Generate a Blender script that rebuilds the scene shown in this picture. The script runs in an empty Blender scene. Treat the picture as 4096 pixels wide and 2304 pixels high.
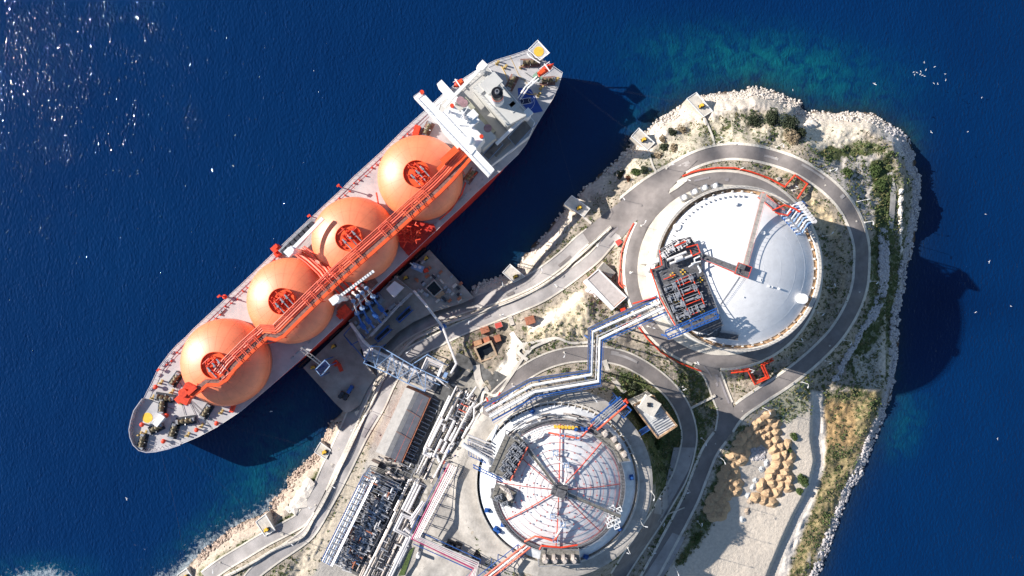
import bpy, math, random
import numpy as np
from mathutils import Vector, noise as mnoise
random.seed(7); rng = np.random.default_rng(7)
sc = bpy.context.scene
# ------------------------------------------------------------------ camera, sky, sun, exposure
CAMH = 370.0; MPP = 0.12578               # drone height above the sea, metres per photo pixel at sea level
cam = bpy.data.cameras.new('camera'); camo = bpy.data.objects.new('camera', cam)
sc.collection.objects.link(camo); camo.location = (0, 0, CAMH)
cam.sensor_width = 36.0; cam.lens = 36.0*CAMH/(4096*MPP); cam.clip_start = 1; cam.clip_end = 20000
sc.camera = camo
SUN_EL = math.radians(26.0); SUN_AZ = math.radians(16.0)      # light travels to +x and a little to -y
world = bpy.data.worlds.new('World'); sc.world = world; world.use_nodes = True
nt = world.node_tree; bg = nt.nodes['Background']
sky = nt.nodes.new('ShaderNodeTexSky'); sky.sky_type = 'NISHITA'; sky.sun_disc = False
sky.sun_elevation = SUN_EL; sky.sun_rotation = math.radians(270+16.0)
sky.dust_density = 0.3; sky.ozone_density = 2.0; sky.air_density = 1.0
nt.links.new(sky.outputs[0], bg.inputs[0]); bg.inputs[1].default_value = 0.076
sl = bpy.data.lights.new('sun', 'SUN'); sl.energy = 5.0; sl.angle = math.radians(0.5); sl.color = (1.0, 0.93, 0.84)
so = bpy.data.objects.new('sun', sl); sc.collection.objects.link(so)
sd = Vector((math.cos(SUN_AZ)*math.cos(SUN_EL), -math.sin(SUN_AZ)*math.cos(SUN_EL), -math.sin(SUN_EL)))
so.rotation_euler = sd.to_track_quat('-Z', 'Y').to_euler(); so.location = (-300, 120, 300)
sc.view_settings.view_transform = 'Standard'; sc.view_settings.look = 'None'
sc.view_settings.gamma = 1.0; sc.view_settings.exposure = 0.80
# ------------------------------------------------------------------ helpers
def W(x, y, z=0.0):
    k = (1-z/CAMH)*MPP
    return Vector(((x-2048)*k, (1152-y)*k, z))
def WL(pts, z): return [W(x, y, z) for x, y in pts]
def kz(z): return (1-z/CAMH)*MPP
class MB:
    def __init__(s): s.v = []; s.f = []
    def add(s, vs, fs):
        n = len(s.v); s.v += [tuple(a) for a in vs]; s.f += [tuple(i+n for i in f) for f in fs]; return s
    def box(s, c, lx, ly, h, ang=0.0, top=False):
        """c = centre of base (or of the top when top=True)"""
        x, y, z = c; z0 = z-h if top else z; ca, sa = math.cos(ang), math.sin(ang)
        vs = []
        for zz in (z0, z0+h):
            for a, b in ((-1,-1),(1,-1),(1,1),(-1,1)):
                dx, dy = a*lx/2, b*ly/2
                vs.append((x+dx*ca-dy*sa, y+dx*sa+dy*ca, zz))
        return s.add(vs, [(3,2,1,0),(4,5,6,7),(0,1,5,4),(1,2,6,5),(2,3,7,6),(3,0,4,7)])
    def prism(s, poly, z0, z1, cap=True, bottom=True):
        n = len(poly)
        a = sum(poly[i][0]*poly[(i+1)%n][1]-poly[(i+1)%n][0]*poly[i][1] for i in range(n))
        if a < 0: poly = poly[::-1]
        vs = [(p[0],p[1],z0) for p in poly]+[(p[0],p[1],z1) for p in poly]
        fs = [(i,(i+1)%n,(i+1)%n+n,i+n) for i in range(n)]
        if cap: fs.append(tuple(range(n,2*n)))
        if bottom: fs.append(tuple(range(n-1,-1,-1)))
        return s.add(vs, fs)
    def tube(s, pts, r, n=6, cap=True):
        pts = [Vector(p) for p in pts]; m = len(pts); vs = []; fs = []
        for i, p in enumerate(pts):
            d = (pts[min(i+1,m-1)]-pts[max(i-1,0)])
            if d.length < 1e-6: d = Vector((1,0,0))
            d.normalize()
            up = Vector((0,0,1)) if abs(d.z) < 0.95 else Vector((1,0,0))
            a = d.cross(up).normalized(); b = a.cross(d).normalized()
            rr = r[i] if isinstance(r, (list,tuple)) else r
            sc_ = 1.0
            if 0 < i < m-1:
                c = (pts[i]-pts[i-1]).normalized().dot((pts[i+1]-pts[i]).normalized())
                sc_ = 1/max(0.6, math.sqrt(max(0.01,(1+c)/2)))
            for k in range(n):
                t = 2*math.pi*k/n+math.pi/n
                hx = math.cos(t)*(sc_ if abs(d.z)<0.95 else 1)
                vs.append(p+a*(hx*rr)+b*(math.sin(t)*rr))
        for i in range(m-1):
            for k in range(n):
                k2 = (k+1)%n; fs.append((i*n+k,i*n+k2,(i+1)*n+k2,(i+1)*n+k))
        if cap: fs.append(tuple(range(n-1,-1,-1))); fs.append(tuple(range((m-1)*n,m*n)))
        return s.add(vs, fs)
    def cyl(s, c, r, h, n=16, r2=None):
        r2 = r if r2 is None else r2
        vs = [(c[0]+r*math.cos(2*math.pi*k/n), c[1]+r*math.sin(2*math.pi*k/n), c[2]) for k in range(n)]
        vs += [(c[0]+r2*math.cos(2*math.pi*k/n), c[1]+r2*math.sin(2*math.pi*k/n), c[2]+h) for k in range(n)]
        return s.add(vs, [(k,(k+1)%n,(k+1)%n+n,k+n) for k in range(n)]+[tuple(range(n,2*n)), tuple(range(n-1,-1,-1))])
    def dome(s, c, r, h, nr=24, n=96, r0=0.0, flat=None):
        """ellipsoid cap from radius r at c.z up to height h"""
        vs = []; fs = []
        for i in range(nr+1):
            t = (math.pi/2)*i/nr
            rr = r*math.cos(t); zz = c[2]+h*math.sin(t)
            for k in range(n):
                a = 2*math.pi*k/n; vs.append((c[0]+rr*math.cos(a), c[1]+rr*math.sin(a), zz))
        for i in range(nr):
            for k in range(n): fs.append((i*n+k,i*n+(k+1)%n,(i+1)*n+(k+1)%n,(i+1)*n+k))
        return s.add(vs, fs)
    def cap(s, c, r, h, nr=16, n=96):
        """shallow spherical cap, radius r at c.z"""
        R = (r*r+h*h)/(2*h); vs = []; fs = []
        for i in range(nr+1):
            rr = r*(1-i/nr); zz = c[2]+math.sqrt(R*R-rr*rr)-(R-h)
            for k in range(n):
                a = 2*math.pi*k/n; vs.append((c[0]+rr*math.cos(a), c[1]+rr*math.sin(a), zz))
        for i in range(nr):
            for k in range(n): fs.append((i*n+k,i*n+(k+1)%n,(i+1)*n+(k+1)%n,(i+1)*n+k))
        return s.add(vs, fs)
    def ring(s, c, r0, r1, z0, z1, n=96, a0=0.0, a1=2*math.pi):
        full = abs(a1-a0-2*math.pi) < 1e-4; m = n if full else n+1; vs = []; fs = []
        for k in range(m):
            a = a0+(a1-a0)*k/n; ca, sa = math.cos(a), math.sin(a)
            for rr, zz in ((r0,z0),(r1,z0),(r1,z1),(r0,z1)): vs.append((c[0]+rr*ca, c[1]+rr*sa, zz))
        for k in range(n):
            j = (k+1)%m
            for q in range(4):
                q2 = (q+1)%4; fs.append((k*4+q, j*4+q, j*4+q2, k*4+q2))
        if not full: fs += [(0,1,2,3), ((m-1)*4+3,(m-1)*4+2,(m-1)*4+1,(m-1)*4)]
        return s.add(vs, fs)
    def rail(s, pts, h=1.1, r=0.07, post=3.0):
        s.tube([Vector(p)+Vector((0,0,h)) for p in pts], r, 4)
        for i in range(len(pts)-1):
            a, b = Vector(pts[i]), Vector(pts[i+1]); L = (b-a).length; k = max(1, int(L/post))
            for j in range(k): q = a.lerp(b, j/k); s.tube([q, q+Vector((0,0,h))], r*0.8, 4, False)
        return s
    def build(s, name, mat, parent=None, smooth=False):
        root = parent
        while root is not None and root.parent is not None: root = root.parent
        if root is not None: off = root.location.copy()
        else:
            a = np.array(s.v); off = Vector((float(a[:,0].mean()), float(a[:,1].mean()), float(a[:,2].min())))
        me = bpy.data.meshes.new(name)
        me.from_pydata([(x-off[0],y-off[1],z-off[2]) for x,y,z in s.v], [], s.f)
        if smooth: me.polygons.foreach_set('use_smooth', [True]*len(me.polygons))
        me.materials.append(mat)
        o = bpy.data.objects.new(name, me); sc.collection.objects.link(o)
        if parent is not None: o.parent = parent
        else: o.location = off
        me.update(); return o
def tag(o, label, cat, group=None):
    o['label'] = label; o['category'] = cat
    if group: o['group'] = group
    return o
def thing(name, label, cat, loc, group=None):
    o = bpy.data.objects.new(name, None); sc.collection.objects.link(o); o.location = loc
    o.empty_display_size = 0.5
    return tag(o, label, cat, group)
def struct(o, kind='structure'):
    o['kind'] = kind; return o
def copy_tree(o, loc=None, rotz=None, label=None, parent=None, scale=None):
    c = o.copy(); sc.collection.objects.link(c)
    if parent is not None: c.parent = parent
    if loc is not None: c.location = loc
    if rotz is not None: c.rotation_euler = (0,0,rotz)
    if scale is not None: c.scale = scale
    if label: c['label'] = label
    for ch in KIDS.get(o.name, None) or [q for q in sc.objects if q.parent == o]: copy_tree(ch, parent=c)
    return c
KIDS = {}
def remember(o):
    ks = [q for q in sc.objects if q.parent == o]; KIDS[o.name] = ks
    for k in ks: remember(k)
ORD = ['first','second','third','fourth','fifth','sixth','seventh','eighth','ninth','tenth','eleventh','twelfth','thirteenth','fourteenth','fifteenth','sixteenth','seventeenth','eighteenth','nineteenth','twentieth','twenty-first','twenty-second','twenty-third','twenty-fourth','twenty-fifth','twenty-sixth','twenty-seventh','twenty-eighth','twenty-ninth','thirtieth','thirty-first','thirty-second','thirty-third','thirty-fourth','thirty-fifth','thirty-sixth','thirty-seventh','thirty-eighth','thirty-ninth','fortieth']
# ------------------------------------------------------------------ materials
def M(name, col, rough=0.6, metal=0.0, var=0.25, scale=0.6, col2=None, bump=0.0, streak=0.0, spec=0.4, detail=5):
    m = bpy.data.materials.new(name); m.use_nodes = True; n = m.node_tree; b = n.nodes['Principled BSDF']
    b.inputs['Roughness'].default_value = rough; b.inputs['Metallic'].default_value = metal
    b.inputs['Specular IOR Level'].default_value = spec
    tc = n.nodes.new('ShaderNodeNewGeometry')
    no = n.nodes.new('ShaderNodeTexNoise'); no.inputs['Scale'].default_value = scale; no.inputs['Detail'].default_value = detail
    no.inputs['Roughness'].default_value = 0.65
    n.links.new(tc.outputs['Position'], no.inputs['Vector'])
    rp = n.nodes.new('ShaderNodeValToRGB'); rp.color_ramp.elements[0].position = 0.32; rp.color_ramp.elements[1].position = 0.68
    c1 = tuple(max(0,c*(1-var)) for c in col)+(1,)
    c2 = (tuple(col2) if col2 else tuple(min(1,c*(1+var)) for c in col))+(1,)
    rp.color_ramp.elements[0].color = c1; rp.color_ramp.elements[1].color = c2
    n.links.new(no.outputs['Fac'], rp.inputs['Fac']); n.links.new(rp.outputs['Color'], b.inputs['Base Color'])
    if bump:
        bp = n.nodes.new('ShaderNodeBump'); bp.inputs['Strength'].default_value = bump; bp.inputs['Distance'].default_value = 0.5
        n2 = n.nodes.new('ShaderNodeTexNoise'); n2.inputs['Scale'].default_value = scale*4; n2.inputs['Detail'].default_value = 4
        n.links.new(tc.outputs['Position'], n2.inputs['Vector'])
        n.links.new(n2.outputs['Fac'], bp.inputs['Height']); n.links.new(bp.outputs[0], b.inputs['Normal'])
    return m
m_hull = M('hull_red', (0.50,0.035,0.022), 0.5, var=0.2, scale=0.15)
m_deck = M('deck_grey', (0.45,0.45,0.48), 0.7, var=0.16, scale=0.14, col2=(0.56,0.54,0.54))
m_cover = M('tank_orange', (0.90,0.235,0.095), 0.5, var=0.10, scale=0.20, spec=0.9)
q_ = m_cover.node_tree.nodes['Principled BSDF']; q_.inputs['Coat Weight'].default_value = 0.6; q_.inputs['Coat Roughness'].default_value = 0.52
m_red = M('red_steel', (0.72,0.06,0.022), 0.5, var=0.3, scale=0.8)
m_orange = M('orange_steel', (0.80,0.11,0.03), 0.45, var=0.15, scale=0.5)
m_cover2 = M('tank_seam', (0.66,0.14,0.06), 0.6)
m_pink = M('pipe_red', (0.84,0.15,0.085), 0.4, var=0.2, scale=0.5)
m_walk = M('walkway_grating', (0.24,0.13,0.11), 0.8, var=0.4, scale=1.0)
m_white = M('white_paint', (0.82,0.82,0.82), 0.5, var=0.08, scale=0.3)
m_pipe = M('pipe_cladding', (0.74,0.71,0.70), 0.35, metal=0.15, var=0.18, scale=0.5)
m_pipe2 = M('pipe_cladding_beige', (0.55,0.48,0.43), 0.45, var=0.25, scale=0.4)
m_steel = M('galvanised_steel', (0.36,0.37,0.40), 0.4, metal=0.4, var=0.35, scale=0.8)
m_dark = M('dark_machinery', (0.045,0.05,0.065), 0.5, metal=0.3, var=0.6, scale=1.0)
m_grate = M('dark_grating', (0.115,0.115,0.125), 0.75, var=0.55, scale=1.2)
m_blue = M('blue_steel', (0.025,0.10,0.34), 0.45, var=0.3, scale=0.6)
m_lblue = M('pale_blue_steel', (0.24,0.36,0.56), 0.45, var=0.25, scale=0.6)
m_yellow = M('yellow_paint', (0.80,0.50,0.06), 0.5, var=0.15, scale=0.7)
m_black = M('black_paint', (0.012,0.012,0.015), 0.25, var=0.3, scale=0.6, spec=0.6)
m_conc = M('concrete', (0.40,0.375,0.345), 0.85, var=0.22, scale=0.25, bump=0.2)
m_conc2 = M('pale_concrete', (0.60,0.555,0.49), 0.85, var=0.18, scale=0.3, bump=0.2)
m_roofw = M('tank_roof_white', (0.78,0.78,0.79), 0.6, var=0.08, scale=0.25)
m_roofg = M('tank_roof_grey', (0.72,0.73,0.74), 0.7, var=0.14, scale=0.4)
m_wallw = M('tank_wall_white', (0.80,0.78,0.74), 0.75, var=0.08, scale=0.3)
m_asph = M('asphalt', (0.205,0.185,0.18), 0.9, var=0.22, scale=0.16, bump=0.15, detail=8)
m_asph2 = M('worn_road_concrete', (0.34,0.32,0.315), 0.9, var=0.22, scale=0.14, bump=0.15, detail=8)
m_sand = M('tan_sand', (0.56,0.39,0.24), 0.95, var=0.20, scale=1.6, bump=0.7)
m_rock = M('pale_rock', (0.60,0.54,0.49), 0.9, var=0.45, scale=1.6, bump=0.4)
m_rockb = M('cream_boulder', (0.75,0.68,0.60), 0.9, var=0.15, scale=0.8, bump=0.4)
m_leafd = M('dark_foliage', (0.050,0.065,0.035), 0.9, var=0.5, scale=1.5)
m_leafg = M('green_foliage', (0.075,0.115,0.035), 0.9, var=0.5, scale=1.5)
m_leaft = M('dry_foliage', (0.34,0.27,0.18), 0.9, var=0.35, scale=1.5)
m_bark = M('bark', (0.12,0.09,0.07), 0.9)
m_brick = M('red_brick', (0.42,0.16,0.09), 0.8, var=0.3, scale=0.8)
m_redroof = M('red_roof_panel', (0.62,0.09,0.07), 0.6, var=0.1, scale=0.6)
m_greyroof = M('grey_roof_sheet', (0.36,0.345,0.33), 0.6, var=0.14, scale=0.5)
m_ochre = M('ochre_bollard', (0.50,0.36,0.14), 0.6, var=.3)
m_shaderoof = M('shaded_roof_sheet', (0.17,0.175,0.20), 0.5, var=0.15, scale=0.3)  # grey roof darkened for the slope away from the sun
m_court = M('court_blue', (0.02,0.07,0.33), 0.6, var=0.15, scale=0.3)
m_magenta = M('magenta_pipe', (0.50,0.04,0.16), 0.45, var=0.2)
m_rope = M('mooring_rope', (0.05,0.06,0.09), 0.8)
# ------------------------------------------------------------------ ground heights (photo pixel -> metres above the sea)
SHORE = [(640,2370),(690,2330),(746,2283),(779,2242),(821,2196),(892,2142),(933,2112),(987,2087),(1040,2062),(1079,2042),(1085,2008),(1117,1983),(1146,1950),(1154,1912),(1192,1875),(1254,1825),(1275,1790),(1292,1762),(1308,1725),(1321,1692),
 (1360,1660),(1430,1560),(1490,1440),(1590,1330),(1690,1262),(1800,1222),(1880,1195),(1895,1150),(1925,1130),(2010,1105),(2070,1070),(2100,1030),(2140,985),(2200,920),(2230,875),(2265,835),(2315,790),(2340,750),(2380,725),(2415,690),(2465,645),(2500,603),
 (2550,555),(2595,520),(2625,485),(2675,455),(2715,425),(2750,410),(2810,385),(2880,375),(2935,370),(2975,365),(3000,350),(3050,355),(3115,375),(3150,395),(3200,405),(3210,445),(3265,450),(3350,455),(3425,452),(3500,460),(3550,495),(3600,520),(3625,550),(3650,610),(3655,665),(3675,700),(3677,760),(3672,830),(3665,890),(3650,950),(3640,1020),
 (3620,1085),(3610,1175),(3590,1250),(3587,1350),(3580,1450),(3570,1530),(3555,1600),(3520,1695),(3480,1795),(3445,1890),(3400,1960),(3360,2060),(3330,2140),(3295,2235),(3270,2300),(3250,2350),(3215,2440),(600,2440)]
CP = [(700,2290,5),(900,2180,5),(1150,2050,5),(1300,1850,5),(1400,1650,5),(1500,1450,5),(1650,1310,5),(1900,1190,5),(2100,1080,6),(2250,1000,8),(2350,900,10),(2500,820,15),(2600,700,18),(2800,620,20),(3000,600,21),(3200,650,22),(3350,780,21),(3420,950,20),(3440,1150,20),(3350,1350,18),(3200,1480,16),(3000,1600,14),(2900,1700,11),(2850,1850,7),(2750,2050,6.5),(2640,2250,7),
 (1500,1750,9),(1400,1860,9),(1330,2020,9),(1150,2210,9),(1000,2320,9),(1700,1390,9),(1950,1310,10),(2200,1190,12),(2400,1000,14),(2480,900,15),
 (2250,1320,19),(2350,1260,20),(2150,1400,17),(2450,1200,18),(2420,1350,19),
 (1980,1600,20),(2100,1480,18),(2300,1430,17),(2480,1450,17),(2600,1550,15),(2690,1650,13),(2740,1800,10),(2690,1960,9),(2600,2130,9),(2510,2290,9),
 (1750,2000,20),(1800,2200,20.5),(1830,1880,22),(1900,2300,22),(1700,2290,19),(1700,1700,15),(1600,1900,14),(1500,2150,13),(1650,2250,16),(1570,1650,12),(1800,1600,16),(1850,1450,13),(1350,2250,10),
 (3050,1750,5.5),(3100,1950,4.5),(3000,2150,4.3),(3100,2280,4.3),(2900,2300,4.5),(3180,1850,5.3),(3160,2000,5.3),(3290,1800,5.4),(3350,1700,5.6),(3270,1960,5.2),(3220,2150,5.0),(3180,2290,5.0),(3500,1500,5.6),(3450,1700,5.6),(3400,1880,5.4),(3320,2060,5.2),
 (3530,760,14),(3560,700,11),(3540,1000,8),(3600,1000,4),(3520,1200,7),(3480,1350,7),(3560,1300,3.5),(3400,1480,8),(3300,1600,8),(2750,470,5),(2850,500,11),(3000,480,13),(3100,560,17),(3400,520,12),(3500,600,13),(3300,450,6),(2350,790,4),(2450,700,7),(2600,580,9)]
CPa = np.array(CP, float); SHa = np.array(SHORE, float)
def seg_dist(px, py, pts, closed=False):
    n = len(pts); best = np.full(px.shape, 1e9)
    for i in range(n if closed else n-1):
        x0,y0 = pts[i][:2]; x1,y1 = pts[(i+1)%n][:2]; dx,dy = x1-x0,y1-y0
        t = np.clip(((px-x0)*dx+(py-y0)*dy)/(dx*dx+dy*dy+1e-9),0,1)
        best = np.minimum(best, (px-x0-t*dx)**2+(py-y0-t*dy)**2)
    return np.sqrt(best)
def inside(px, py, pts):
    c = np.zeros(px.shape, bool); n = len(pts)
    for i in range(n):
        x0,y0 = pts[i][:2]; x1,y1 = pts[(i+1)%n][:2]
        if y0 == y1: continue
        c ^= ((y0>py)!=(y1>py)) & (px < (x1-x0)*(py-y0)/(y1-y0)+x0)
    return c
def sstep(a, b, x):
    t = np.clip((x-a)/(b-a),0,1); return t*t*(3-2*t)
BANK = [(3250,1540),(3244,1600),(3243,1680),(3238,1745),(3254,1841),(3238,1911),(3210,1982),(3167,2061),(3123,2158),(3079,2263),(3040,2360)]
def height(px, py):
    px = np.atleast_1d(np.asarray(px,float)); py = np.atleast_1d(np.asarray(py,float))
    num = np.zeros(px.shape); den = np.zeros(px.shape)
    for x,y,z in CPa:
        w = 1/(((px-x)**2+(py-y)**2)+900.0)**1.6; num += w*z; den += w
    z = num/den
    d1 = np.hypot(px-2892, py-1080); z = z+(22-z)*(1-sstep(375,450,d1))
    d2 = np.hypot(px-2229, py-1931); z = z+((24+6*sstep(1960,2160,px))-z)*(1-sstep(378,440,d2))
    rgt = inside(px,py,BANK+[(3900,2360),(3900,1540)]); db = seg_dist(px,py,BANK); z = z-2.7*np.where(rgt,sstep(0,8,db),0)*(1-sstep(140,260,db))*sstep(1545,1640,py)
    sdv = seg_dist(px, py, SHa, True); ins = inside(px, py, SHa); sd_ = np.where(ins, sdv, -sdv)
    z = np.where(ins, 0.2+(z-0.2)*sstep(0,70,sd_)**0.8, -0.06*sdv-0.1)
    return z, sd_
def G(x, y): return float(height(x, y)[0][0])
def spline(pts, step=14):
    out = []; n = len(pts)
    for i in range(n-1):
        p0 = pts[max(i-1,0)]; p1 = pts[i]; p2 = pts[i+1]; p3 = pts[min(i+2,n-1)]
        m = max(1, int(math.hypot(p2[0]-p1[0], p2[1]-p1[1])/step))
        for j in range(m):
            t = j/m
            out.append(tuple(0.5*((2*p1[k])+(-p0[k]+p2[k])*t+(2*p0[k]-5*p1[k]+4*p2[k]-p3[k])*t*t+(-p0[k]+3*p1[k]-3*p2[k]+p3[k])*t**3) for k in (0,1)))
    out.append(tuple(pts[-1][:2])); return out
RA = [(2500,815),(2590,745),(2700,680),(2800,630),(2900,607),(3000,610),(3100,632),(3200,670),(3300,735),(3375,810),(3420,890),(3445,975),(3447,1050),(3440,1140),(3410,1230),(3350,1330),(3275,1410),(3200,1475),(3125,1530),(3040,1585),(2950,1650),(2890,1735),(2840,1805),(2800,1900),(2765,1990),(2720,2080),(2680,2155),(2640,2230),(2590,2320)]
RB = [(2892+367*math.cos(math.radians(a)), 1080+367*math.sin(math.radians(a))) for a in range(0,361,12)]
RC = [(2540,850),(2475,920),(2425,975),(2375,1030),(2300,1090),(2225,1145),(2150,1190),(2050,1232),(1950,1272),(1850,1312),(1749,1361),(1620,1430),(1560,1523),(1510,1630),(1450,1730),(1400,1830),(1350,1930),(1300,2020),(1265,2085),(1225,2140),(1150,2195),(1100,2228),(1020,2290),(990,2330)]
RD = [(2480,850),(2400,910),(2325,965),(2250,1035),(2150,1108),(2050,1157),(1950,1195),(1850,1225),(1765,1258),(1652,1312),(1571,1368),(1523,1426),(1484,1491),(1452,1571),(1423,1636),(1400,1690),(1375,1745),(1340,1820),(1310,1880),(1280,1950),(1250,2010),(1205,2075),(1150,2110),(1058,2158),(975,2208),(892,2258),(820,2310)]
RE = [(1940,1660),(1975,1605),(2028,1552),(2097,1493),(2171,1451),(2250,1425),(2330,1415),(2409,1417),(2489,1433),(2558,1465),(2627,1512),(2690,1572),(2735,1645),(2757,1730),(2750,1805),(2720,1905),(2670,1995),(2620,2080),(2570,2155),(2520,2230),(2470,2310)]
RN = [(2800,1440),(2845,1490),(2880,1575),(2905,1650),(2895,1730)]
ROADS = [(RD,48,m_asph2,'seaside'),(RC,44,m_asph2,'inner'),(RA,52,m_asph,'outer'),(RB,50,m_asph,'loop'),(RE,54,m_asph,'mid'),(RN,62,m_asph,'link')]
RS = [(spline(p), w) for p,w,_,_ in ROADS]
JUNC = [(2330,930),(2400,868),(2470,815),(2560,740),(2650,690),(2730,655),(2790,640),(2740,690),(2690,745),(2672,768),(2700,792),(2640,850),(2590,905),(2568,960),(2556,890),(2548,880),(2490,950),(2460,930),(2435,912),(2360,975)]
# ------------------------------------------------------------------ terrain sheet
ST = 5.0
gx = np.arange(560, 3860, ST); gy = np.arange(280, 2440, ST)
GX, GY = np.meshgrid(gx, gy); fx, fy = GX.ravel(), GY.ravel()
Z, SD = height(fx, fy)
rd = np.full(fx.shape, 1e9)
for p,w in RS: rd = np.minimum(rd, seg_dist(fx,fy,p[::2]+[p[-1]])-w/2)
rd = np.where(inside(fx,fy,JUNC), -1, rd)
t1 = np.hypot(fx-2892,fy-1080)-392; t2 = np.hypot(fx-2229,fy-1931)-385
flat = np.minimum(np.minimum(rd, t1), t2)
def vnoise(x, y, s, seed=0):
    r = np.random.default_rng(seed); T = r.random((256,256)); X = x/s+1000; Y = y/s+1000
    xi = np.floor(X).astype(int); yi = np.floor(Y).astype(int); u = X-xi; v = Y-yi; u = u*u*(3-2*u); v = v*v*(3-2*v)
    g = lambda a,b: T[a%256,b%256]
    return (g(xi,yi)*(1-u)+g(xi+1,yi)*u)*(1-v)+(g(xi,yi+1)*(1-u)+g(xi+1,yi+1)*u)*v
NZ = vnoise(fx,fy,60,1)*2.0+vnoise(fx,fy,24,2)*1.2+vnoise(fx,fy,10,3)*0.8-2.0
amp = sstep(6,60,flat)*sstep(-40,15,SD)
YARD = [(1500,1590),(1640,1470),(1870,1480),(2010,1640),(1900,1900),(1880,2100),(1960,2440),(1150,2440),(1330,2080),(1440,1830)]
SANDP = [(3080,1610),(3250,1600),(3265,1850),(3190,2050),(3100,2320),(2640,2330),(2780,2100),(2850,1900),(2960,1700)]
YPX = [(1650,1880),(1905,1740),(1960,1600),(2100,1560),(2100,2440),(1560,2440)]
amp = amp*np.where((seg_dist(fx,fy,BANK)<46)&(fy>1560),0.08,1)*np.where(inside(fx,fy,YPX),0.0,1)*np.where(inside(fx,fy,YARD),0.0,1)*np.where(inside(fx,fy,SANDP),0.12,1)
Z = Z+NZ*amp-0.35*(1-sstep(0,14,flat))
kk = (1-Z/CAMH)*MPP
V = np.stack([(fx-2048)*kk,(1152-fy)*kk,Z],1)
nxg, nyg = len(gx), len(gy)
idx = np.arange(nxg*nyg).reshape(nyg,nxg)
keep = (SD.reshape(nyg,nxg) > -60)
a,b,c,d = idx[:-1,:-1],idx[:-1,1:],idx[1:,1:],idx[1:,:-1]
kf = keep[:-1,:-1]|keep[1:,1:]
F = np.stack([d,c,b,a],-1)[kf]
me = bpy.data.meshes.new('ground'); me.from_pydata(V.tolist(), [], F.tolist())
me.polygons.foreach_set('use_smooth', [True]*len(me.polygons))
# natural surface kinds: rgb = ground colour, a = how densely scrub grows
base = np.zeros((len(fx),4)); base[:] = (0.37,0.32,0.26,0.43)
nb = vnoise(fx,fy,40,5)*0.6+vnoise(fx,fy,14,6)*0.4
def zone(poly, col, soft=12, rag=10):
    m = inside(fx,fy,poly); dd = seg_dist(fx,fy,poly,True); s = np.where(m,dd,-dd)+(nb-0.5)*rag*2
    w = sstep(-soft,soft,s)[:,None]; base[:] = base*(1-w)+np.array(col)*w
east_ = (fx>3540)|((fx>3240)&(fy>1500)); shoref = 1-sstep(np.where(east_,10,25),np.where(east_,34,75),SD+(nb-0.5)*np.where(east_,24,50))
zone([(2480,640),(2700,470),(2960,430),(3150,450),(3220,560),(3100,590),(2850,590),(2650,660),(2520,720)], (0.47,0.42,0.335,0.50))
zone([(2460,640),(2620,480),(2800,400),(3000,370),(3180,410),(3200,450),(3100,450),(2950,440),(2850,470),(2700,520),(2590,620)], (0.60,0.53,0.46,0.16))
zone([(3215,480),(3340,470),(3460,490),(3450,560),(3400,600),(3260,610),(3225,560)], (0.66,0.59,0.48,0.16))
zone([(3450,450),(3560,500),(3640,600),(3640,680),(3560,560),(3440,500)], (0.62,0.58,0.55,0.12))
zone([(3240,630),(3480,590),(3560,680),(3540,880),(3440,900),(3380,770)], (0.43,0.395,0.36,0.46),rag=20)
zone([(3260,600),(3480,560),(3540,600),(3480,620),(3280,640)], (0.25,0.24,0.15,0.85),rag=16)
zone([(3470,650),(3560,620),(3590,800),(3575,1000),(3520,920),(3500,760)], (0.20,0.21,0.12,0.92),rag=22)
zone([(3500,850),(3560,800),(3560,1000),(3500,960)], (0.22,0.22,0.13,0.9))
zone([(3570,700),(3640,700),(3650,850),(3620,1020),(3580,1050),(3575,850)], (0.30,0.28,0.22,0.62))
zone([(3450,950),(3600,1000),(3590,1500),(3500,1560),(3380,1480),(3480,1200)], (0.24,0.24,0.16,0.80))
zone([(3395,1440),(3540,1330),(3540,1560),(3450,1570)], (0.45,0.42,0.36,0.5),rag=25)
zone([(3060,660),(3180,700),(3270,760),(3330,840),(3385,950),(3400,1080),(3370,1200),(3290,1310),(3180,1420),(3120,1420),(3260,1260),(3320,1050),(3280,880),(3180,760),(3060,700)], (0.42,0.35,0.26,0.44),rag=14)
zone([(3210,780),(3300,830),(3370,940),(3330,960),(3260,900)], (0.60,0.48,0.31,0.10))
zone([(3270,1590),(3400,1560),(3540,1560),(3500,1680),(3420,1860),(3320,2080),(3230,2320),(3100,2320),(3220,2060),(3285,1880),(3290,1740)], (0.30,0.24,0.13,0.60),rag=20)
zone([(3280,1600),(3420,1600),(3420,1780),(3300,1790)], (0.38,0.26,0.13,0.35),rag=24)
zone([(3240,1570),(3290,1570),(3300,1720),(3300,1860),(3240,2060),(3140,2320),(3060,2320),(3180,2040),(3240,1880)], (0.62,0.57,0.52,0.04),rag=8)
zone(SANDP, (0.60,0.53,0.45,0.02),rag=14)
zone([(3060,1580),(3230,1500),(3240,1650),(3120,1700),(3080,1660)], (0.40,0.38,0.28,0.55),rag=14)
zone([(2110,1290),(2210,1235),(2325,1150),(2340,1210),(2362,1290),(2350,1365),(2224,1350),(2107,1372)], (0.54,0.46,0.33,0.33),rag=14)
zone([(2110,1300),(2220,1240),(2325,1155),(2335,1185),(2230,1275),(2120,1330)], (0.80,0.72,0.60,0.02),rag=8)
zone([(1965,1540),(2010,1430),(2045,1350),(2065,1360),(2060,1420),(2075,1440),(2040,1500),(1980,1560)], (0.86,0.80,0.70,0.02),rag=8)
zone([(1860,1300),(2000,1290),(2050,1330),(2030,1430),(1950,1500),(1850,1480)], (0.24,0.205,0.165,0.30),rag=12)
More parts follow.
